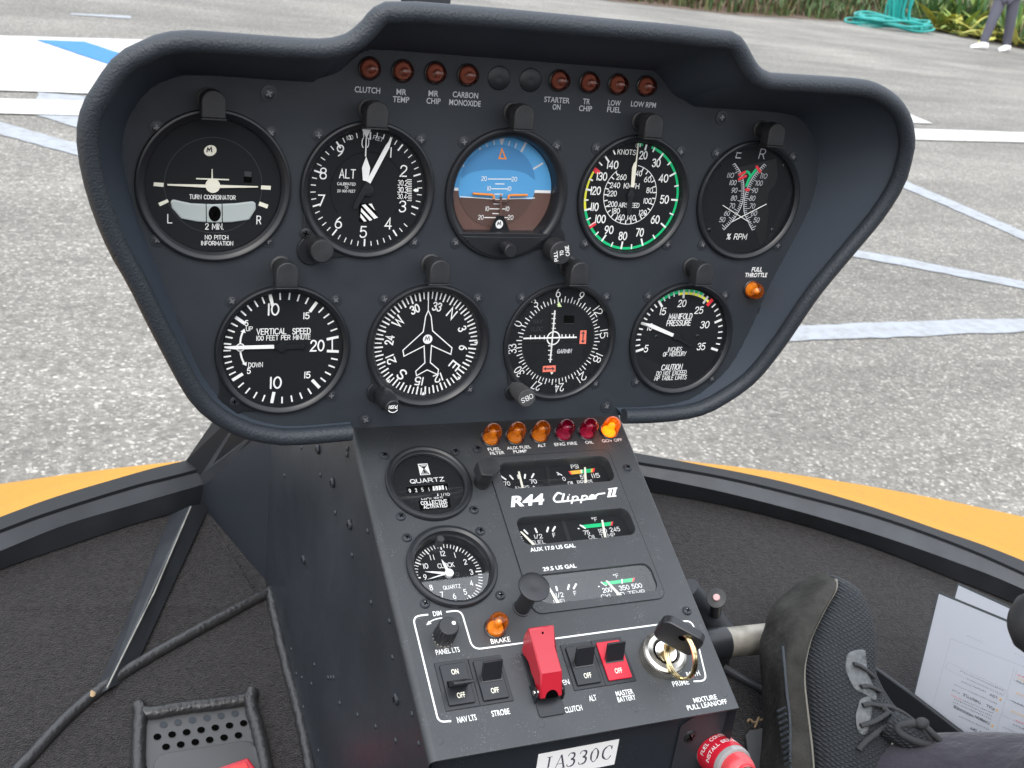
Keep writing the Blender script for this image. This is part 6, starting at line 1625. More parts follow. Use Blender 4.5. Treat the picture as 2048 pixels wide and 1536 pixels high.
# documents tucked along the right side wall
_a, _t = math.radians(12), math.radians(3)
nD = Vector((-math.cos(_a) * math.cos(_t), -math.cos(_a) * math.sin(_t), math.sin(_a)))
pD = CAM + (Vector((.93, .79, .65)) - CAM) * .85
dpx = lambda x, y: on_plane(*ZO(x, y), pD, nD)
dTL, dTR, dBL = dpx(628, 310), dpx(1140, 522), dpx(450, 1022)
ex = (dTR - dTL).normalized(); ey = nD.cross(ex)
if (dTL - dBL).dot(ey) < 0: ey = -ey
DOC = Frame([[ex.x, ey.x, nD.x], [ex.y, ey.y, nD.y], [ex.z, ey.z, nD.z]], dTL)
DOC.r = Matrix((ex, ey, nD)).transposed(); DOC.n = nD
dl = lambda x, y, z=0: DOC.px(*ZO(x, y), z)
HD = 148; WD = 172
def sleeve(name, label, ox, oy, z, rot, w=WD, h=HD):
    o = thing(name, label, 'document', DOC.mat(ox, oy, z) @ Matrix.Rotation(math.radians(rot), 4, 'Z'))
    bb = MB(); bb.box(0, w, -h, 0, 0, .25); bb.build('sheet', M_paper, o)
    bb = MB(); bb.prism(rrect(-2.2, w + 2.2, -h - 2.2, 2.2, 2), -.35, -.15); bb.build('sleeve_back', mat('sleeve edge ' + name, (.09, .10, .105), .2), o)
    bb = MB(); bb.poly(rrect(-2.2, w + 2.2, -h - 2.2, 2.2, 2), .45); bb.build('sleeve_front', M_sleeve, o, smooth=False)
    return o
sx_, sy_ = dl(765, 250, -1.5)
sleeve('document_sleeve', 'blank white sheet in a clear sleeve tucked behind the printed checklist', sx_, sy_, -1.6, -2.5, 110, 100)
ds = sleeve('document_sleeve', 'printed checklist sheet in a clear sleeve turned upside down by the side wall', 0, 0, 0, 0)
bb = MB(); bb.z = .27
def dline(pts, w=.22, m=None): bb.ribbon([dl(*p) for p in pts], w, m or M_inkg, cap=False)
def dtext(t, x, y, wz, hz=15, m=None, wgt=.22, flip=True):
    X, Y = dl(x, y); a = dl(x - wz / 2, y - wz * .2); c = dl(x + wz / 2, y + wz * .2)
    w_ = (Vector(a) - Vector(c)).length
    h = (Vector(dl(x, y - hz / 2)) - Vector(dl(x, y + hz / 2))).length
    bb.text(t, X, Y, h, wgt, m or M_ink, 180, width=w_)
def scrib(x0, y0, x1, y1, n, h=14, m=None, w=.72):
    """a line of small dense characters, too small to read"""
    for i in range(n):
        t = (i + .5) / n; x = x0 + (x1 - x0) * t; y = y0 + (y1 - y0) * t
        X, Y = dl(x, y); s_ = h * .034
        for _ in range(random.choice((2, 3, 3, 4))):
            a = random.choice((0, 0, 90, 90, 45, 135)); L = s_ * random.uniform(.5, 1.2); ox, oy = random.uniform(-.6, .6) * s_, random.uniform(-.8, .8) * s_
            dx, dy = L * math.cos(math.radians(a)), L * math.sin(math.radians(a)); bb.z -= .0035
            bb.ribbon([(X + ox - dx, Y + oy - dy), (X + ox + dx, Y + oy + dy)], w * .5, m or M_ink, cap=False)
dline([(712, 625), (1400, 890)]); dline([(712, 625), (580, 1110), (440, 1640)]); dline([(1160, 825), (1000, 1390), (960, 1540)])
dline([(686, 788), (672, 835), (1080, 1030), (1100, 985), (686, 788)]); dline([(1178, 838), (1155, 915), (1300, 985)]); dline([(1118, 1012), (1105, 1050), (1300, 1140)])
dline([(1085, 1140), (1072, 1165), (1300, 1260)]); dline([(725, 1235), (995, 1350), (985, 1378)]); dline([(1015, 1355), (1005, 1390)])
scrib(822, 600, 940, 655, 9, 13, M_inkg); scrib(1160, 725, 1260, 770, 5, 12, M_inkg)
scrib(775, 850, 1085, 992, 24); scrib(825, 905, 1078, 1018, 18, 12); 
scrib(785, 925, 960, 1000, 13, 16); dtext('LOW', 1012, 1030, 52, 16)
scrib(730, 945, 1040, 1085, 24, 13); scrib(720, 985, 780, 1010, 4, 16); dtext('THROTTLE', 862, 1048, 130, 16); dtext('FULL', 990, 1108, 60, 16)
scrib(712, 1020, 790, 1055, 6, 13, M_red); scrib(795, 1058, 1010, 1150, 16, 13); scrib(735, 1050, 1005, 1172, 20, 13); scrib(725, 1070, 1000, 1192, 20, 13)
dtext('MONOXIDE', 800, 1135, 140, 16); dtext('CARBON', 935, 1198, 104, 16); scrib(770, 1170, 985, 1268, 16, 13)
dtext('OFF', 872, 1262, 46, 16); dtext('GOV', 940, 1292, 52, 16); scrib(800, 1290, 975, 1365, 13, 13); scrib(840, 1340, 960, 1390, 9, 13)
for x, y in [(1062, 1052), (1038, 1128), (1006, 1240), (984, 1312)]:
    X, Y = dl(x, y); bb.flat([(X + 1.0 * math.cos(t), Y + 1.0 * math.sin(t)) for t in [2 * math.pi * i / 10 for i in range(10)]], M_amber_p)
for x, y, m_ in [(1215, 890, M_red), (1218, 915, M_amber_p), (1215, 938, M_ink), (1212, 1022, M_amber_p), (1180, 1078, M_ink), (1180, 1150, M_amber_p), (1200, 1212, M_red), (1190, 1245, M_ink), (1180, 1395, M_amber_p), (1120, 1262, M_inkg)]:
    scrib(x - 40, y - 17, x + 60, y + 26, 9, 14, m_)
bb.build('printing', None, ds, smooth=False)
# dark pocket lip in front of the papers
o_ = dpx(430, 1130)
P_ = [on_plane(*ZN(*p), pD + nD * .012, nD) for p in [(500, 700), (862, 960), (1400, 1372), (1700, 1600), (1500, 1680), (700, 1250), (420, 900)]]
b = MB(1); n = len(P_); P_ = [p - o_ for p in P_]; Q_ = [p - nD * .006 for p in P_]
b.add(P_ + Q_, [tuple(range(n - 1, -1, -1)), tuple(range(n, 2 * n))] + [(i, (i + 1) % n, n + (i + 1) % n, n + i) for i in range(n)])
c_ = b.build('door_pocket', M_rubberseal, None, bevel=.0015, angle=50); c_.location = o_
tag(c_, 'flat black pocket lip slanting in front of the paper checklist', 'door pocket')
# end of a black control grip reaching in from the right
gp = at_depth(2093, 1250, .50)
o = thing('control_grip', 'rounded end of a black control grip at the right edge of the view', 'control grip', Matrix.Translation(gp))
b = MB(1); dr = (W @ Vector((1, .12, -.10))).normalized()
prof_ = [(0.0001, -.0158), (.006, -.0150), (.0115, -.0118), (.0150, -.0055), (.0158, 0), (.0158, .05), (.0145, .055), (.0145, .09)]
Mg = dr.to_track_quat('Z', 'Y').to_matrix().to_4x4()
b.lathe(prof_, 32, M=Mg); b.build('grip', M_plasticr, o)
b = MB(1); b.tube([dr * .09, dr * .16, dr * .22 + Vector((0, 0, -.03)), dr * .26 + Vector((0, -.05, -.12)), dr * .26 + Vector((0, -.05, -.5))], .0125, 16); b.build('stick', M_beam, o)

# ------------------------------------------------------------------ pilot's leg and running shoe
def P3(zo, x, y, d): return at_depth(*zo(x, y), d)
ST = [((1180, 140), (1262, 124), (1300, 119), 1.075, .022), ((1082, 205), (1235, 178), (1425, 180), 1.072, .034), ((988, 300), (1152, 288), (1500, 292), 1.065, .042), ((922, 365), (1085, 392), (1545, 452), 1.055, .047), ((864, 470), (1030, 500), (1560, 612), 1.045, .049),
      ((838, 570), (1004, 592), (1558, 762), 1.035, .049), ((797, 690), (984, 702), (1598, 880), 1.025, .048), ((795, 800), (984, 832), (1690, 1026), 1.015, .047), ((806, 950), (1000, 980), (1790, 1140), 1.005, .046),
      ((816, 1120), (1020, 1140), (1800, 1290), .995, .045), ((816, 1300), (1040, 1300), (1740, 1430), .985, .044), ((800, 1480), (1055, 1480), (1640, 1580), .975, .042), ((784, 1680), (1040, 1670), (1500, 1740), .965, .040), ((830, 1860), (1000, 1830), (1320, 1850), .955, .032), ((950, 1960), (1040, 1930), (1180, 1920), .95, .015)]
base_p = P3(ZM, 980, 1300, .985)
pilot = thing('person', 'seated person with one black running shoe and grey trouser leg on the pedal', 'person', Matrix.Translation(base_p))
fwd = (W @ Vector((0, 0, 1)))
rings_u, rings_s = [], []
for l_, m_, r_p, d, hb in ST:
    L_ = P3(ZM, *l_, d); Mi = P3(ZM, *m_, d); Rr = P3(ZM, *r_p, d)
    # upper: from the midsole line round the instep
    c = Mi.lerp(Rr, .5); hw = (Rr - Mi) * .5
    ring = []
    for j in range(24):
        t = 2 * math.pi * j / 24; cx, sy = math.cos(t), math.sin(t)
        ex_ = 1.25 if cx < 0 else .95
        xx = math.copysign(abs(cx) ** (.6 if cx < 0 else .9), cx); yy = math.copysign(abs(sy) ** .85, sy)
        ring.append(c + hw * xx * (1.04 if cx < 0 else 1.0) - fwd * (yy * hb) - base_p)
    rings_u.append(ring)
    ring = []; c = L_.lerp(Mi, .52); hw = (Mi - L_) * .52
    for j in range(20):
        t = 2 * math.pi * j / 20; cx, sy = math.cos(t), math.sin(t)
        xx = math.copysign(abs(cx) ** .45, cx); yy = math.copysign(abs(sy) ** .5, sy)
        ring.append(c + hw * xx - fwd * (yy * hb * 1.06) - base_p)
    rings_s.append(ring)
def smooth_rings(R):
    n = len(R[0]); cols = [catmull([tuple(r[j]) for r in R], False, 4) for j in range(n)]
    return [[Vector(cols[j][i]) for j in range(n)] for i in range(len(cols[0]))]
# knit upper
M_knit = bpy.data.materials.new('knit mesh'); M_knit.use_nodes = True
n = M_knit.node_tree.nodes; l = M_knit.node_tree.links; bs = n["Principled BSDF"]
tc = n.new("ShaderNodeTexCoord"); mp = n.new("ShaderNodeMapping"); mp.inputs['Rotation'].default_value = (0.35, .25, .9); mp.inputs['Scale'].default_value = (1, 1, 1)
wv = n.new("ShaderNodeTexWave"); wv.wave_type = 'BANDS'; wv.bands_direction = 'Z'; wv.inputs['Scale'].default_value = 105; wv.inputs['Distortion'].default_value = 1.2; wv.inputs['Detail'].default_value = 1; wv.inputs['Detail Scale'].default_value = 3
wx = n.new("ShaderNodeTexWave"); wx.wave_type = 'BANDS'; wx.bands_direction = 'DIAGONAL'; wx.inputs['Scale'].default_value = 120; wx.inputs['Distortion'].default_value = 1.0
mm_ = n.new("ShaderNodeMath"); mm_.operation = 'MULTIPLY'
l.new(tc.outputs['Object'], mp.inputs[0]); l.new(mp.outputs[0], wv.inputs['Vector']); l.new(mp.outputs[0], wx.inputs['Vector'])
l.new(wv.outputs['Fac'], mm_.inputs[0]); l.new(wx.outputs['Fac'], mm_.inputs[1])
cr = n.new("ShaderNodeValToRGB"); cr.color_ramp.elements[0].color = (.010, .012, .015, 1); cr.color_ramp.elements[1].color = (.036, .042, .049, 1); cr.color_ramp.elements[1].position = .8
l.new(mm_.outputs[0], cr.inputs[0]); l.new(cr.outputs[0], bs.inputs['Base Color'])
bp = n.new("ShaderNodeBump"); bp.inputs['Strength'].default_value = .9; bp.inputs['Distance'].default_value = .003; l.new(mm_.outputs[0], bp.inputs['Height']); l.new(bp.outputs[0], bs.inputs['Normal']); bs.inputs['Roughness'].default_value = .85
M_mid = mat('foam midsole', (.038, .037, .034), .95, spec=.15, bump=(140, .5, .004, 6), noise=(30, .4))
M_toe = mat('dusty sole edge', (.15, .14, .12), .85, bump=(200, .3, .002, 4))
b = MB(1); b.loft(smooth_rings(rings_u)); shoe = b.build('shoe', M_knit, pilot, angle=80)
b = MB(1); b.loft(smooth_rings(rings_s)); so = b.build('sole', M_mid, shoe, angle=60)
# worn welt where the knit meets the foam, and the groove along the midsole
wl_ = [P3(ZM, *m_, d) - fwd * (hb * .80) - base_p for _, m_, _, d, hb in ST[:12]]
b = MB(1); b.tube(catmull([tuple(p) for p in wl_], False, 5), .0016, 8); b.build('welt', M_toe, shoe)
gv = [P3(ZM, x, y, d) - base_p for x, y, d in [(905, 640, .984), (915, 740, .976), (925, 860, .968), (938, 1000, .959), (955, 1140, .951), (962, 1300, .942), (958, 1480, .934)]]
b = MB(1); b.tube(catmull([tuple(p) for p in gv], False, 5), .0014, 8); b.build('midsole_groove', M_leather, so)
for i in range(11):
    a_ = P3(ZM, 868 + i * 6, 1120 + i * 44, .948 - i * .002) - base_p; c_ = P3(ZM, 930 + i * 4, 1090 + i * 44, .945 - i * .002) - base_p
    b = MB(1); b.tube([a_, c_], .0012, 6); b.build('tread_lug', M_leather, so)
# reflective eyestay patches, laces, tongue
M_refl = mat('grey reflective patch', (.075, .081, .085), .45, bump=(420, .5, .002, 1), noise=(150, .35))
def surf(zo, x, y, lift=0.0, d0=.99): return P3(zo, x, y, d0 - lift) - base_p
def patch(pts, dd, name):
    C_ = catmull([(x, y, 0) for x, y in pts], True, 5); ctr = (sum(v.x for v in C_) / len(C_), sum(v.y for v in C_) / len(C_))
    bm_ = MB(1); rows = []
    for f_ in (1.0, .92, .6, .25):
        rows.append([P3(ZN, ctr[0] + (v.x - ctr[0]) * f_, ctr[1] + (v.y - ctr[1]) * f_, dd(ctr[0] + (v.x - ctr[0]) * f_, ctr[1] + (v.y - ctr[1]) * f_) - (0 if f_ == 1 else .0012)) - base_p for v in C_])
    bm_.loft(rows, cap=True); return bm_.build(name, M_refl, shoe, angle=70)
from mathutils.bvhtree import BVHTree
_bv = BVHTree.FromPolygons([v.co.copy() for v in shoe.data.vertices], [tuple(p.vertices) for p in shoe.data.polygons])
def shoe_depth(zo):
    def fn(x, y):
        px_, py_ = zo(x, y); d = ray(px_, py_); h = _bv.ray_cast(CAM - base_p, d.normalized())
        if h[0] is None: return 1.0
        return (h[0] + base_p - CAM).dot(fwd)
    return fn
sdN = shoe_depth(ZN)
patch([(372, 650), (440, 620), (505, 625), (515, 690), (530, 800), (590, 960), (580, 1010), (500, 965), (420, 920), (365, 820), (352, 730)], lambda x, y: sdN(x, y) - .0005, 'reflective_patch')
patch([(470, 1000), (540, 985), (560, 1080), (545, 1180), (520, 1260), (480, 1280), (440, 1230), (430, 1130), (450, 1050)], lambda x, y: sdN(x, y) - .0005, 'reflective_patch')
M_lace = mat('black lace', (.022, .023, .025), .8, bump=(900, .5, .001, 3))
def lace(pts, r=.0034, lift=.004):
    Q = []
    for x, y in pts:
        d = sdN(x, y)
        Q.append((x, y, d))
    base_d = [q[2] for q in Q if q[2] != 1.0]
    P_ = [P3(ZN, x, y, (d if d != 1.0 else (base_d[-1] if base_d else .98)) - lift) - base_p for x, y, d in Q]
    bm_ = MB(1); bm_.tube(catmull([tuple(p) for p in P_], False, 5), r, 10, flat=.55); return bm_.build('lace', M_lace, shoe)
for pts in [[(418, 728), (450, 735), (510, 770), (580, 832)], [(475, 905), (530, 900), (580, 918), (625, 940)], [(488, 1048), (550, 1038), (620, 1050), (700, 1060), (800, 1105), (900, 1180)], [(472, 1208), (560, 1180), (640, 1140), (680, 1100), (640, 1060)],
            [(660, 1080), (740, 1130), (840, 1165), (940, 1185)], [(555, 1290), (640, 1230), (740, 1190), (860, 1185), (940, 1190)], [(455, 1395), (500, 1340), (560, 1290), (600, 1270)]]:
    lace(pts, .0025)
def free_tube(name, pts, r, m_, d0, par):
    P_ = [P3(ZN, x, y, d) - base_p for x, y, d in pts]
    bm_ = MB(1); bm_.tube(catmull([tuple(p) for p in P_], False, 6), r, 12); return bm_.build(name, m_, par)
free_tube('lace', [(930, 1180, .945), (990, 1230, .94), (1040, 1280, .938), (1095, 1335, .94)], .0026, M_lace, 0, shoe)
free_tube('lace', [(935, 1195, .943), (860, 1195, .942), (760, 1215, .942), (780, 1270, .94), (900, 1330, .938), (1020, 1360, .94)], .0032, M_lace, 0, shoe)
free_tube('lace', [(940, 1190, .944), (960, 1230, .943), (1000, 1290, .942), (1035, 1355, .944)], .0034, M_lace, 0, shoe)
b = MB(1); kc = P3(ZN, 945, 1190, .942) - base_p; b.sphere(kc, .0060, nu=14, nv=10, sc=(1.15, .9, .8)); b.build('lace_knot', M_lace, shoe)
# sock and trouser leg
sk = [P3(ZN, x, y, d) - base_p for x, y, d in [(560, 1420, .98), (640, 1370, .97), (760, 1320, .965), (900, 1330, .96)]]
b = MB(1); b.tube(catmull([tuple(P3(ZN, x, y, d) - base_p) for x, y, d in [(690, 1190, .955), (790, 1250, .950), (900, 1310, .950), (1010, 1385, .955)]], False, 5), .0125, 16); b.build('tongue', M_knit, shoe, angle=80)

b = MB(1); b.tube([P3(ZN, 540, 1500, 1.0) - base_p, P3(ZN, 660, 1480, .985) - base_p, P3(ZN, 800, 1540, .98) - base_p], [.042, .043, .043], 24); b.build('sock', M_sock, pilot, angle=80)
knee = P3(ZN, 3300, 1900, .78); hip = Vector((.70, -.05, .78))
def legp(t): return [P3(ZN, 600, 1850, .975), P3(ZN, 790, 1790, .965), P3(ZN, 1100, 1800, .95), P3(ZN, 1550, 1850, .925), P3(ZN, 2100, 1930, .88), knee, knee.lerp(hip, .35), knee.lerp(hip, .75), hip]
lp = [p - base_p for p in legp(0)]
b = MB(1); b.tube(catmull([tuple(p) for p in lp], False, 6), [v for v in [.052 + .0003 * i for i in range(12)] + [.056 + .0007 * i for i in range(18)] + [.070 + .0011 * i for i in range(19)]], 32)
b.build('trouser_leg', M_cloth, pilot, angle=80)
# ------------------------------------------------------------------ tarmac and paint
def asphalt():
    m = bpy.data.materials.new('asphalt'); m.use_nodes = True; n = m.node_tree.nodes; l = m.node_tree.links; b = n["Principled BSDF"]
    tc = n.new("ShaderNodeTexCoord")
    v = n.new("ShaderNodeTexVoronoi"); v.inputs['Scale'].default_value = 120; l.new(tc.outputs['Object'], v.inputs['Vector'])
    bw = n.new("ShaderNodeSeparateColor"); l.new(v.outputs['Color'], bw.inputs[0])
    cr = n.new("ShaderNodeValToRGB"); e = cr.color_ramp.elements
    e[0].position = 0; e[0].color = (.135, .127, .112, 1); e[1].position = 1; e[1].color = (.44, .41, .36, 1)
    for p_, c_ in ((.35, .165), (.62, .19), (.80, .22), (.92, .29)):
        x = e.new(p_); x.color = (c_, c_ * .935, c_ * .83, 1)
    l.new(bw.outputs[0], cr.inputs[0])
    n2 = n.new("ShaderNodeTexNoise"); n2.inputs['Scale'].default_value = .9; n2.inputs['Detail'].default_value = 8; n2.inputs['Roughness'].default_value = .65
    mp = n.new("ShaderNodeMapping"); mp.inputs['Scale'].default_value = (.55, 1.3, 1); mp.inputs['Rotation'].default_value = (0, 0, -.35)
    l.new(tc.outputs['Object'], mp.inputs[0]); l.new(mp.outputs[0], n2.inputs['Vector'])
    mr = n.new("ShaderNodeMapRange"); mr.inputs['From Min'].default_value = .32; mr.inputs['From Max'].default_value = .68; mr.inputs['To Min'].default_value = .70; mr.inputs['To Max'].default_value = 1.30
    l.new(n2.outputs['Fac'], mr.inputs['Value'])
    n3 = n.new("ShaderNodeTexNoise"); n3.inputs['Scale'].default_value = 26; n3.inputs['Detail'].default_value = 3; l.new(tc.outputs['Object'], n3.inputs['Vector'])
    mr3 = n.new("ShaderNodeMapRange"); mr3.inputs['From Min'].default_value = .3; mr3.inputs['From Max'].default_value = .7; mr3.inputs['To Min'].default_value = .82; mr3.inputs['To Max'].default_value = 1.18; l.new(n3.outputs['Fac'], mr3.inputs['Value'])
    n4 = n.new("ShaderNodeTexNoise"); n4.inputs['Scale'].default_value = .33; n4.inputs['Detail'].default_value = 5; n4.inputs['Roughness'].default_value = .55; l.new(tc.outputs['Object'], n4.inputs['Vector'])
    mr4 = n.new("ShaderNodeMapRange"); mr4.inputs['From Min'].default_value = .35; mr4.inputs['From Max'].default_value = .65; mr4.inputs['To Min'].default_value = .80; mr4.inputs['To Max'].default_value = 1.08; l.new(n4.outputs['Fac'], mr4.inputs['Value'])
    vc = n.new("ShaderNodeTexVoronoi"); vc.feature = 'DISTANCE_TO_EDGE'; vc.inputs['Scale'].default_value = .42
    nw = n.new("ShaderNodeTexNoise"); nw.inputs['Scale'].default_value = 1.6; nw.inputs['Detail'].default_value = 4; l.new(tc.outputs['Object'], nw.inputs['Vector'])
    vm = n.new("ShaderNodeVectorMath"); vm.operation = 'ADD'; l.new(tc.outputs['Object'], vm.inputs[0]); l.new(nw.outputs['Color'], vm.inputs[1]); l.new(vm.outputs[0], vc.inputs['Vector'])
    mc = n.new("ShaderNodeMapRange"); mc.inputs['From Min'].default_value = .002; mc.inputs['From Max'].default_value = .010; mc.inputs['To Min'].default_value = .90; mc.inputs['To Max'].default_value = 1; l.new(vc.outputs['Distance'], mc.inputs['Value'])
    m5 = n.new("ShaderNodeMath"); m5.operation = 'MULTIPLY'; l.new(mr4.outputs[0], m5.inputs[0]); l.new(mc.outputs[0], m5.inputs[1])
    m6 = n.new("ShaderNodeMath"); m6.operation = 'MULTIPLY'; l.new(m5.outputs[0], m6.inputs[0]); l.new(mr.outputs[0], m6.inputs[1])
    mu = n.new("ShaderNodeMath"); mu.operation = 'MULTIPLY'; l.new(m6.outputs[0], mu.inputs[0]); l.new(mr3.outputs[0], mu.inputs[1])
    sc = n.new("ShaderNodeVectorMath"); sc.operation = 'SCALE'; l.new(cr.outputs[0], sc.inputs[0]); l.new(mu.outputs[0], sc.inputs['Scale']); l.new(sc.outputs[0], b.inputs['Base Color'])
    bp = n.new("ShaderNodeBump"); bp.inputs['Strength'].default_value = .5; bp.inputs['Distance'].default_value = .006; l.new(v.outputs['Distance'], bp.inputs['Height']); l.new(bp.outputs[0], b.inputs['Normal'])
    b.inputs['Roughness'].default_value = .82
    return m
M_asph = asphalt()
def paint(name, col, wear=.35, wscale=9, stretch=(1, 1, 1), under=(.19, .182, .165), crack=0):
    m = bpy.data.materials.new(name); m.use_nodes = True; n = m.node_tree.nodes; l = m.node_tree.links; b = n["Principled BSDF"]
    tc = n.new("ShaderNodeTexCoord"); mp = n.new("ShaderNodeMapping"); mp.inputs['Scale'].default_value = stretch; l.new(tc.outputs['Object'], mp.inputs[0])
    t = n.new("ShaderNodeTexNoise"); t.inputs['Scale'].default_value = wscale; t.inputs['Detail'].default_value = 10; t.inputs['Roughness'].default_value = .7; l.new(mp.outputs[0], t.inputs['Vector'])
    mr = n.new("ShaderNodeMapRange"); mr.inputs['From Min'].default_value = .45; mr.inputs['From Max'].default_value = .75; mr.inputs['To Max'].default_value = wear; l.new(t.outputs['Fac'], mr.inputs['Value'])
    fac = mr.outputs[0]
    if crack:
        v = n.new("ShaderNodeTexVoronoi"); v.feature = 'DISTANCE_TO_EDGE'; v.inputs['Scale'].default_value = crack; l.new(mp.outputs[0], v.inputs['Vector'])
        lt = n.new("ShaderNodeMath"); lt.operation = 'LESS_THAN'; lt.inputs[1].default_value = .02; l.new(v.outputs['Distance'], lt.inputs[0])
        mxm = n.new("ShaderNodeMath"); mxm.operation = 'MAXIMUM'; l.new(lt.outputs[0], mxm.inputs[0]); l.new(fac, mxm.inputs[1]); fac = mxm.outputs[0]
    mx = n.new("ShaderNodeMix"); mx.data_type = 'RGBA'; mx.inputs[6].default_value = (*col, 1); mx.inputs[7].default_value = (*under, 1); l.new(fac, mx.inputs[0]); l.new(mx.outputs[2], b.inputs['Base Color'])
    v2 = n.new("ShaderNodeTexVoronoi"); v2.inputs['Scale'].default_value = 75; l.new(tc.outputs['Object'], v2.inputs['Vector'])
    bp = n.new("ShaderNodeBump"); bp.inputs['Strength'].default_value = .35; bp.inputs['Distance'].default_value = .004; l.new(v2.outputs['Distance'], bp.inputs['Height']); l.new(bp.outputs[0], b.inputs['Normal'])
    b.inputs['Roughness'].default_value = .7
    return m
M_pw = paint('white road paint', (.54, .53, .50), .55, 3.2, (.4, 1.6, 1))
M_pb = paint('blue road paint', (.02, .17, .50), .12)
M_pf = paint('faded pale paint', (.31, .33, .36), .9, 14, (1, 1, 1), crack=0)
M_py = paint('yellow road paint', (.42, .205, .020), .55, 40, under=(.33, .17, .03))
def ragged(pts, step=.06, a=.010):
    out = []; rr = random.Random(len(pts))
    for i, p in enumerate(pts):
        q = pts[(i + 1) % len(pts)]; p2, q2 = Vector((p[0], p[1])), Vector((q[0], q[1])); L = (q2 - p2).length; n = min(160, max(1, int(L / step)))
        nn = Vector((-(q2 - p2).y, (q2 - p2).x)).normalized() if L > 1e-6 else Vector((0, 0))
        for j in range(n): out.append(p2.lerp(q2, j / n) + nn * (rr.uniform(-a, a) if j else 0))
    return out
def sheet(name, pts, m, z, kind='structure', label=None):
    if name == 'road_marking': pts = ragged(pts, a=.007 if m.name == 'faded pale paint' else .004)
    b = MB(1); b.add([(p[0], p[1], z) for p in pts], [tuple(range(len(pts)))])
    ar = sum(pts[i][0] * pts[(i + 1) % len(pts)][1] - pts[(i + 1) % len(pts)][0] * pts[i][1] for i in range(len(pts)))
    if ar < 0: b.f = [tuple(reversed(f)) for f in b.f]
    o = b.build(name, m, smooth=False); o['kind'] = kind
    if label: o['label'] = label
    return o
sheet('tarmac', [(-400, -400), (400, -400), (400, 400), (-400, 400)], M_asph, 0, label='grey speckled tarmac of the helicopter apron')
G = lambda x, y: ground(x, y, .004)
GT = lambda x, y: ground(*ZT(x, y), .004); GU = lambda x, y: ground(*ZU(x, y), .004)
sheet('road_marking', [GT(-900, 300), G(420, 84), G(600, 110), G(900, 150), G(1810, 225), G(1866, 248), G(900, 212), G(0, 182), GT(-900, 800)], M_pw, .008, label='broad white painted band with a pointed right end')
sheet('road_marking', [GT(325, 368), GT(770, 385), GT(1080, 490), G(420, 165), G(380, 172), GT(970, 585)], M_pb, .012, label='bright blue slanting stripe painted on the white band')
sheet('road_marking', [G(-300, 188), G(0, 198), G(170, 203), G(1824, 258), G(2400, 277), G(2400, 294), G(1824, 280), G(160, 232), G(0, 228), G(-300, 220)], M_pw, .008, label='long straight white line across the tarmac')
ex_ = lambda a, c, t: (a[0] + (c[0] - a[0]) * t, a[1] + (c[1] - a[1]) * t)
sheet('road_marking', [GT(-700, 860), GT(-50, 1085), GT(690, 1290), G(420, 350), G(400, 385), GT(690, 1400), GT(-50, 1200), GT(-700, 960)], M_pf, .004, label='faded pale line nearest the left edge of the panel')
sheet('road_marking', [GT(340, 832), GT(800, 872), GT(780, 1000), GT(720, 1158), GT(300, 1032)], M_pf, .004, label='faded pale patch crossing under the long white line')
sheet('road_marking', [GU(900, 610), GU(1040, 662), GU(1200, 732), GU(1420, 826), GU(1659, 930), GU(1900, 1045), GU(1900, 1085), GU(1659, 972), GU(1420, 868), GU(1200, 772), GU(1030, 700), GU(900, 650)], M_pf, .004, label='upper faded pale line right of the panel')
sheet('road_marking', [GU(700, 1005), GU(830, 1028), GU(1100, 1075), GU(1400, 1135), GU(1659, 1185), GU(1900, 1235), GU(1900, 1275), GU(1659, 1222), GU(1400, 1172), GU(1100, 1115), GU(800, 1060), GU(700, 1042)], M_pf, .004, label='middle faded pale line right of the panel')
sheet('road_marking', [GU(430, 1415), GU(900, 1395), GU(1300, 1380), GU(1659, 1375), GU(1900, 1372), GU(1900, 1436), GU(1659, 1440), GU(1200, 1462), GU(740, 1478), GU(430, 1492)], M_pf, .004, label='widest faded pale line, lowest of those right of the panel')
sheet('road_marking', [GT(640, 118), GT(1180, 142), GT(1180, 168), GT(640, 132)], M_pf, .004, label='thin faded streak beyond the white band')
pts = []
ccx, ccy, rad = .279, -2.55, 4.965
pt = [ground(0, 972), ground(280, 940), ground(1530, 945), ground(2048, 1040)]
# least-squares circle through the four measured edge points
import numpy as _np
_A = _np.array([[2 * p.x, 2 * p.y, 1] for p in pt]); _b = _np.array([p.x ** 2 + p.y ** 2 for p in pt])
_s = _np.linalg.lstsq(_A, _b, rcond=None)[0]; ccx, ccy = float(_s[0]), float(_s[1]); rad = math.sqrt(float(_s[2]) + ccx ** 2 + ccy ** 2)
b = MB(1); N = 160; o_, i_ = [], []
for k in range(N):
    t = 2 * math.pi * k / N; o_.append((ccx + rad * math.cos(t), ccy + rad * math.sin(t), .008)); i_.append((ccx + (rad - .75) * math.cos(t), ccy + (rad - .75) * math.sin(t), .008))
b.add(o_ + i_, [(k, (k + 1) % N, N + (k + 1) % N, N + k) for k in range(N)]); o = b.build('road_marking', M_py, smooth=False); o['kind'] = 'structure'; o['label'] = 'yellow painted ring under the nose of the helicopter'

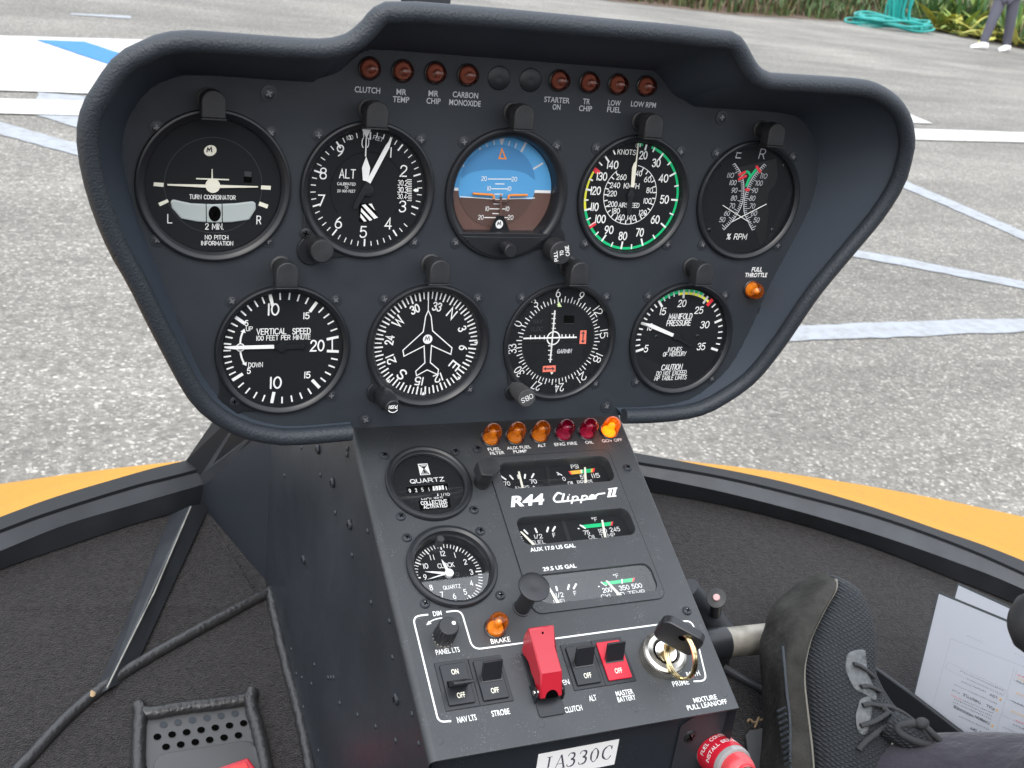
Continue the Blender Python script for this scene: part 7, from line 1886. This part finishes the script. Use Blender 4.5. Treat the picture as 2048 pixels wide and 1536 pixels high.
# ------------------------------------------------------------------ verge with weeds, fallen leaves, hose
EDGE = [ground(x, y) for x, y in [(-900, -190), (300, -82), (900, -28), (1225, 2), (1440, 27), (1600, 38), (1745, 48), (1853, 60), (1951, 76), (2040, 97), (2200, 134), (2500, 210), (3200, 420)]]
EC = [Vector(v) for v in resample([tuple(p) for p in EDGE], 240)]
EL = [0]
for i in range(1, len(EC)): EL.append(EL[-1] + (EC[i] - EC[i - 1]).length)
def outw2(p): return Vector((p.x, p.y, 0)).normalized()
def verge_at(px):
    return EC[min(range(len(EC)), key=lambda i: abs(((W.transposed() @ (EC[i] - CAM)).x / (W.transposed() @ (EC[i] - CAM)).z) * FPX + 1024 - px))]
M_soil = mat('bare soil', (.13, .090, .065), .95, bump=(30, .8, .03, 6), noise=(3, .45))
edge = [p + outw2(p) * random.uniform(-.10, .10) for p in EC]
sheet('verge', [(p.x, p.y) for p in edge] + [((p + outw2(p) * 40).x, (p + outw2(p) * 40).y) for p in reversed(EC)], M_soil, .006, label='brown soil verge along the far edge of the tarmac')
def leafmat(name, c, var=.35):
    m = mat(name, c, .6, noise=(8, var), spec=.3); return m
LM = [leafmat('weed olive', (.095, .105, .040)), leafmat('weed dry', (.21, .165, .085)), leafmat('weed green', (.06, .12, .04)), leafmat('weed brown', (.125, .080, .058))]
YM = [leafmat('yellow leaf', (.42, .40, .09)), leafmat('lime leaf', (.22, .30, .07)), leafmat('green blade', (.07, .15, .05))]
rw = random.Random(3)
b = MB(1)
def blade(b, p, h, w, lean, az, m, curl=.3):
    d = Vector((math.cos(az), math.sin(az), 0)); s_ = Vector((-d.y, d.x, 0))
    pts = []
    for t in (0, .4, .75, 1):
        c = p + d * (lean * h * t * t) + Vector((0, 0, h * (t - curl * t * t * lean)))
        ww = w * (1 - t) ** .7 * (.6 + .8 * t if t < .5 else 1)
        pts.append((c - s_ * ww, c + s_ * ww))
    b.add([pts[0][0], pts[0][1], pts[1][0], pts[1][1], pts[2][0], pts[2][1], pts[3][0]], [(0, 1, 3, 2), (2, 3, 5, 4), (4, 5, 6)], m)
_tab = sorted(((W.transposed() @ (p - CAM)).x / (W.transposed() @ (p - CAM)).z * FPX + 1024, i) for i, p in enumerate(EC) if (W.transposed() @ (p - CAM)).z > 1)
import bisect
_tx = [t[0] for t in _tab]
def verge_at_i(px):
    j = max(1, min(len(_tx) - 1, bisect.bisect(_tx, px))); a, c = _tab[j - 1], _tab[j]
    t = (px - a[0]) / max(1e-6, c[0] - a[0]); return EC[a[1]].lerp(EC[c[1]], max(0, min(1, t)))
for i in range(9000):
    pxr = rw.uniform(1150, 2350); e_ = verge_at_i(pxr); v = .30 + rw.random() * 4.2
    p = e_ + outw2(e_) * v; p.z = .005; u = (pxr - 1225) / 60
    big = min(1, v / 1.6)
    cl_ = .5 + .5 * math.sin(u * 2.1 + 1.3 * math.sin(v * 2.3)) * math.sin(v * 1.9 + .7 * u)
    if cl_ < .25 and v < 1.8 and rw.random() < .8: continue
    big *= .35 + .9 * cl_
    grn = rw.random() < (.25 + .5 * max(0, min(1, (u - 3) / 4)))
    m_ = rw.choice((LM[0], LM[2], LM[2])) if grn else rw.choice((LM[1], LM[3], LM[0], LM[3]))
    blade(b, p, rw.uniform(.10, .30) + rw.uniform(.2, .8) * big, rw.uniform(.010, .032), rw.uniform(.1, .9), rw.uniform(0, 6.3), m_)
o = b.build('undergrowth', None, smooth=False); tag(o, 'tangled brown and green weeds along the far verge', 'weeds', kind='stuff')
def broadleaf(b, p, L, w, az, el, m, bend=.5):
    d = Vector((math.cos(az) * math.cos(el), math.sin(az) * math.cos(el), math.sin(el))); s_ = Vector((-math.sin(az), math.cos(az), 0)); up = s_.cross(d) * -1
    v = []; f = []
    for k in range(6):
        t = k / 5; c = p + d * (L * t) + Vector((0, 0, -bend * L * t * t * .6)); ww = w * math.sin(math.pi * min(1, .12 + t * .88)) ** .8 if k < 5 else .002
        v += [c - s_ * ww, c + Vector((0, 0, -.25 * ww)), c + s_ * ww]
    for k in range(5):
        f += [(3 * k, 3 * k + 1, 3 * k + 4, 3 * k + 3), (3 * k + 1, 3 * k + 2, 3 * k + 5, 3 * k + 4)]
    v = [Vector((q.x, q.y, max(.02, q.z))) for q in v]
    b.add(v, f, m)
PX = [(1853, 66, 'g'), (1880, 58, 'y'), (1905, 72, 'y'), (1932, 52, 'g'), (1945, 84, 'y'), (1962, 60, 'y'), (1990, 80, 'y'), (2032, 92, 'y'), (1915, 45, 'g'), (1970, 40, 'g'), (2040, 70, 'g')]
WORDS = ['left of the row, right beside the teal hose', 'second from the teal hose', 'third from the teal hose, leaves lying flat', 'tall and dark behind the third one', 'just left of the standing person', 'behind the left trouser leg of the person', 'between the legs of the person', 'right of the person at the edge', 'tall blades at the back left of the person', 'tall blades behind the person', 'tall blades at the right edge']
for i, ((x, y, kd), wd_) in enumerate(zip(PX, WORDS)):
    e_ = verge_at_i(x); p = e_ + outw2(e_) * (.12 if kd == 'y' else .8); b = MB(1)
    o = bpy.data.objects.new('x', None)
    n_l = 13 if kd == 'y' else 22
    for k in range(n_l):
        az = rw.uniform(0, 6.3)
        if kd == 'y': broadleaf(b, Vector((rw.uniform(-.2, .2), rw.uniform(-.15, .3), rw.uniform(.02, .12))), rw.uniform(.45, .95), rw.uniform(.055, .10), az, rw.uniform(-.02, 1.1), rw.choice((YM[0], YM[0], YM[1])), rw.uniform(.2, .9))
        else: broadleaf(b, Vector((rw.uniform(-.2, .2), rw.uniform(-.1, .4), .0)), rw.uniform(.8, 1.5), rw.uniform(.03, .055), az, rw.uniform(.8, 1.45), rw.choice((YM[2], YM[2], LM[2], YM[1])), rw.uniform(.1, .6))
    bpy.data.objects.remove(o)
    o = b.build('leafy_plant', None, angle=80); o.location = p
    tag(o, ('yellow broad leaved plant ' if kd == 'y' else 'green bladed plant ') + wd_, 'plant', 'strap leaved plants along the verge')
for x, y, L in [(1870, 58, .9), (1942, 78, 1.0)]:
    b = MB(1); p = verge_at_i(x) - outw2(verge_at_i(x)) * .25; broadleaf(b, Vector((-L / 2, 0, .10)), L, .085, -.45, .02, YM[0], .2); broadleaf(b, Vector((-L / 2, .05, .06)), L * .8, .06, -.25, .05, YM[1], .1); o = b.build('fallen_leaf', None, angle=80); o.location = p
    tag(o, 'long yellow leaf fallen flat on the tarmac edge ' + ('right of the teal hose' if x < 1900 else 'left of the person'), 'leaf', 'fallen leaves at the verge')
o_ = ground(1671, 32); b = MB(1); b.sphere((0, 0, .10), .17, nu=14, nv=9, sc=(1.3, .8, .6)); b.sphere((-.14, .05, .07), .1, nu=10, nv=8, sc=(1.3, .9, .7))
for i, v in enumerate(b.v): b.v[i] = v + Vector((rw.uniform(-.02, .02), rw.uniform(-.02, .02), rw.uniform(-.015, .015)))
o = b.build('pale_stone', mat('pale stone', (.55, .47, .40), .9, noise=(5, .3))); o.location = o_; tag(o, 'pale pinkish stone lying in the weeds left of the hose', 'stone')
# garden hose hung in long loops with a coil on the ground
M_hose = mat('teal hose rubber', (.015, .33, .30), .4, noise=(2, .25))
ho = ground(1779, 57); b = MB(1)
def hs(x, y):      # zoom position -> point on the upright plane through the coil, facing the camera
    d = (ho - Vector((CAM.x, CAM.y, 0))).normalized(); return on_plane(*ZS(x, y), ho, d) - ho
dv = (ho - Vector((CAM.x, CAM.y, 0))).normalized()
for i, (xt, xb) in enumerate([(705, 665), (722, 690), (742, 715), (762, 730), (792, 745), (818, 765), (842, 780), (868, 800), (884, 815), (905, 832), (915, 850), (950, 885), (965, 900)]):
    p0, p1 = hs(xt + 15, -190), hs(xb, 205 + (i % 3) * 8); off = dv * rw.uniform(-.10, .10)
    m1 = hs((xt * 2 + xb) / 3 + rw.uniform(-8, 8), -40) ; m2 = hs(xb + rw.uniform(-6, 10), 110)
    top = hs(835, -235)
    b.tube(catmull([tuple(q + off) for q in (top, p0, m1, m2, p1)], False, 5), .019, 8)
for i in range(9):
    rx, ry = rw.uniform(.62, .86), rw.uniform(.35, .6); c = Vector((rw.uniform(-.15, .15), rw.uniform(-.1, .1),   .03 + .020 * i)); rt = rw.uniform(-.3, .3)
    P_ = [c + Vector((rx * math.cos(t) * math.cos(rt) - ry * math.sin(t) * math.sin(rt), rx * math.cos(t) * math.sin(rt) + ry * math.sin(t) * math.cos(rt), .03 * math.sin(3 * t + i))) for t in [2 * math.pi * k / 40 for k in range(40)]]
    b.tube(P_, .019, 8, closed=True)
o = b.build('garden_hose', M_hose); o.location = ho; tag(o, 'teal garden hose hanging in loops above a coil on the tarmac', 'hose')

# ------------------------------------------------------------------ standing person far off
F1, F2 = ground(1962.5, 98.5), ground(2010, 103)
fc = (F1 + F2) / 2
toC = (Vector((0, 0, 0)) - fc); toC.z = 0; toC.normalize(); rt_ = Vector((-toC.y, toC.x, 0))
if rt_.dot(F2 - F1) < 0: rt_ = -rt_
dep = (W.transposed() @ (fc - CAM)).z
S_ = (97 / FPX * dep) / .79 * .97
far = thing('person', 'standing person in grey trousers and white shoes at the far verge', 'person', Matrix.Translation(fc))
L = lambda r, u, f: rt_ * r * S_ + Vector((0, 0, u * S_)) + toC * f * S_
f1, f2 = F1 - fc, F2 - fc
ankA, ankB = f1 + Vector((0, 0, .09 * S_)) - toC * .05 * S_, f2 + Vector((0, 0, .09 * S_)) - toC * .05 * S_
def skinned(name, verts, edges, radii, m, root=0, parent=far, sub=2):
    me = bpy.data.meshes.new(name); me.from_pydata([tuple(v) for v in verts], edges, []); me.materials.append(m)
    o = bpy.data.objects.new(name, me); COL.objects.link(o); o.parent = parent
    o.modifiers.new('skin', 'SKIN'); o.modifiers.new('sub', 'SUBSURF').levels = sub; o.modifiers['sub'].render_levels = sub
    for i, r in enumerate(radii): me.skin_vertices[0].data[i].radius = (r * S_, r * S_) if not isinstance(r, tuple) else (r[0] * S_, r[1] * S_)
    me.skin_vertices[0].data[root].use_root = True
    o.modifiers['skin'].use_smooth_shade = True
    return o
hipA, hipB = L(-.09, .88, 0), L(.09, .88, 0)
kA, kB = ankA.lerp(hipA, .5) + toC * .03, ankB.lerp(hipB, .5) + toC * .03
pel = L(0, .95, 0)
V_ = [pel, hipA, kA, ankA, hipB, kB, ankB, L(0, 1.15, 0), L(0, 1.38, 0), L(0, 1.50, .01), L(0, 1.58, .02), L(0, 1.70, .03), L(-.19, 1.40, 0), L(-.25, 1.13, .0), L(-.20, .95, .12), L(-.16, .90, .17), L(.19, 1.40, 0), L(.25, 1.13, 0), L(.20, .95, .12), L(.16, .90, .17)]
E_ = [(0, 1), (1, 2), (2, 3), (0, 4), (4, 5), (5, 6), (0, 7), (7, 8), (8, 9), (9, 10), (10, 11), (8, 12), (12, 13), (13, 14), (14, 15), (8, 16), (16, 17), (17, 18), (18, 19)]
skinned('body', V_, E_, [.13, .085, .055, .038, .085, .055, .038, .12, .14, .055, .085, .09, .06, .045, .033, .035, .06, .045, .033, .035], M_skin)
M_trf = mat('grey trousers', (.095, .095, .125), .85)
skinned('trousers', [pel, hipA, kA, ankA - Vector((0, 0, .02)), hipB, kB, ankB - Vector((0, 0, .02))], [(0, 1), (1, 2), (2, 3), (0, 4), (4, 5), (5, 6)], [.15, .115, .092, .072, .115, .092, .072], M_trf)
skinned('shirt', [L(0, 1.0, 0), L(0, 1.2, 0), L(0, 1.39, 0), L(-.19, 1.42, 0), L(-.25, 1.13, 0), L(-.205, .98, .10), L(.19, 1.42, 0), L(.25, 1.13, 0), L(.205, .98, .10)], [(0, 1), (1, 2), (2, 3), (3, 4), (4, 5), (2, 6), (6, 7), (7, 8)], [.15, .15, .155, .075, .06, .05, .075, .06, .05], mat('dark shirt', (.05, .05, .06), .85))
b = MB(1); b.sphere(L(0, 1.68, 0), .112 * S_, nu=18, nv=12, sc=(1, 1, 1.05)); b.build('hair', M_ink, far)
for fp_, yaw in ((f1, .75), (f2, .35)):
    d = Matrix.Rotation(-yaw, 3, 'Z') @ toC; s2 = Vector((-d.y, d.x, 0)); b = MB(1); rings = []
    for t, w_, h_ in ((-.10, .030, .06), (-.08, .042, .10), (-.02, .044, .105), (.06, .048, .085), (.13, .050, .06), (.18, .040, .045), (.205, .02, .03)):
        rings.append([fp_ + d * t * S_ * 1.15 + s2 * (w_ * S_ * 1.25 * math.cos(a)) + Vector((0, 0, max(.0, h_ * S_ * 1.2 * (.5 + .5 * math.sin(a))))) for a in [2 * math.pi * k / 16 for k in range(16)]])
    b.loft(rings); b.build('shoe', M_shoe_w, far, angle=60)
bpy.data.objects.remove(_fo)
# a plain name is left off objects that are only light or camera
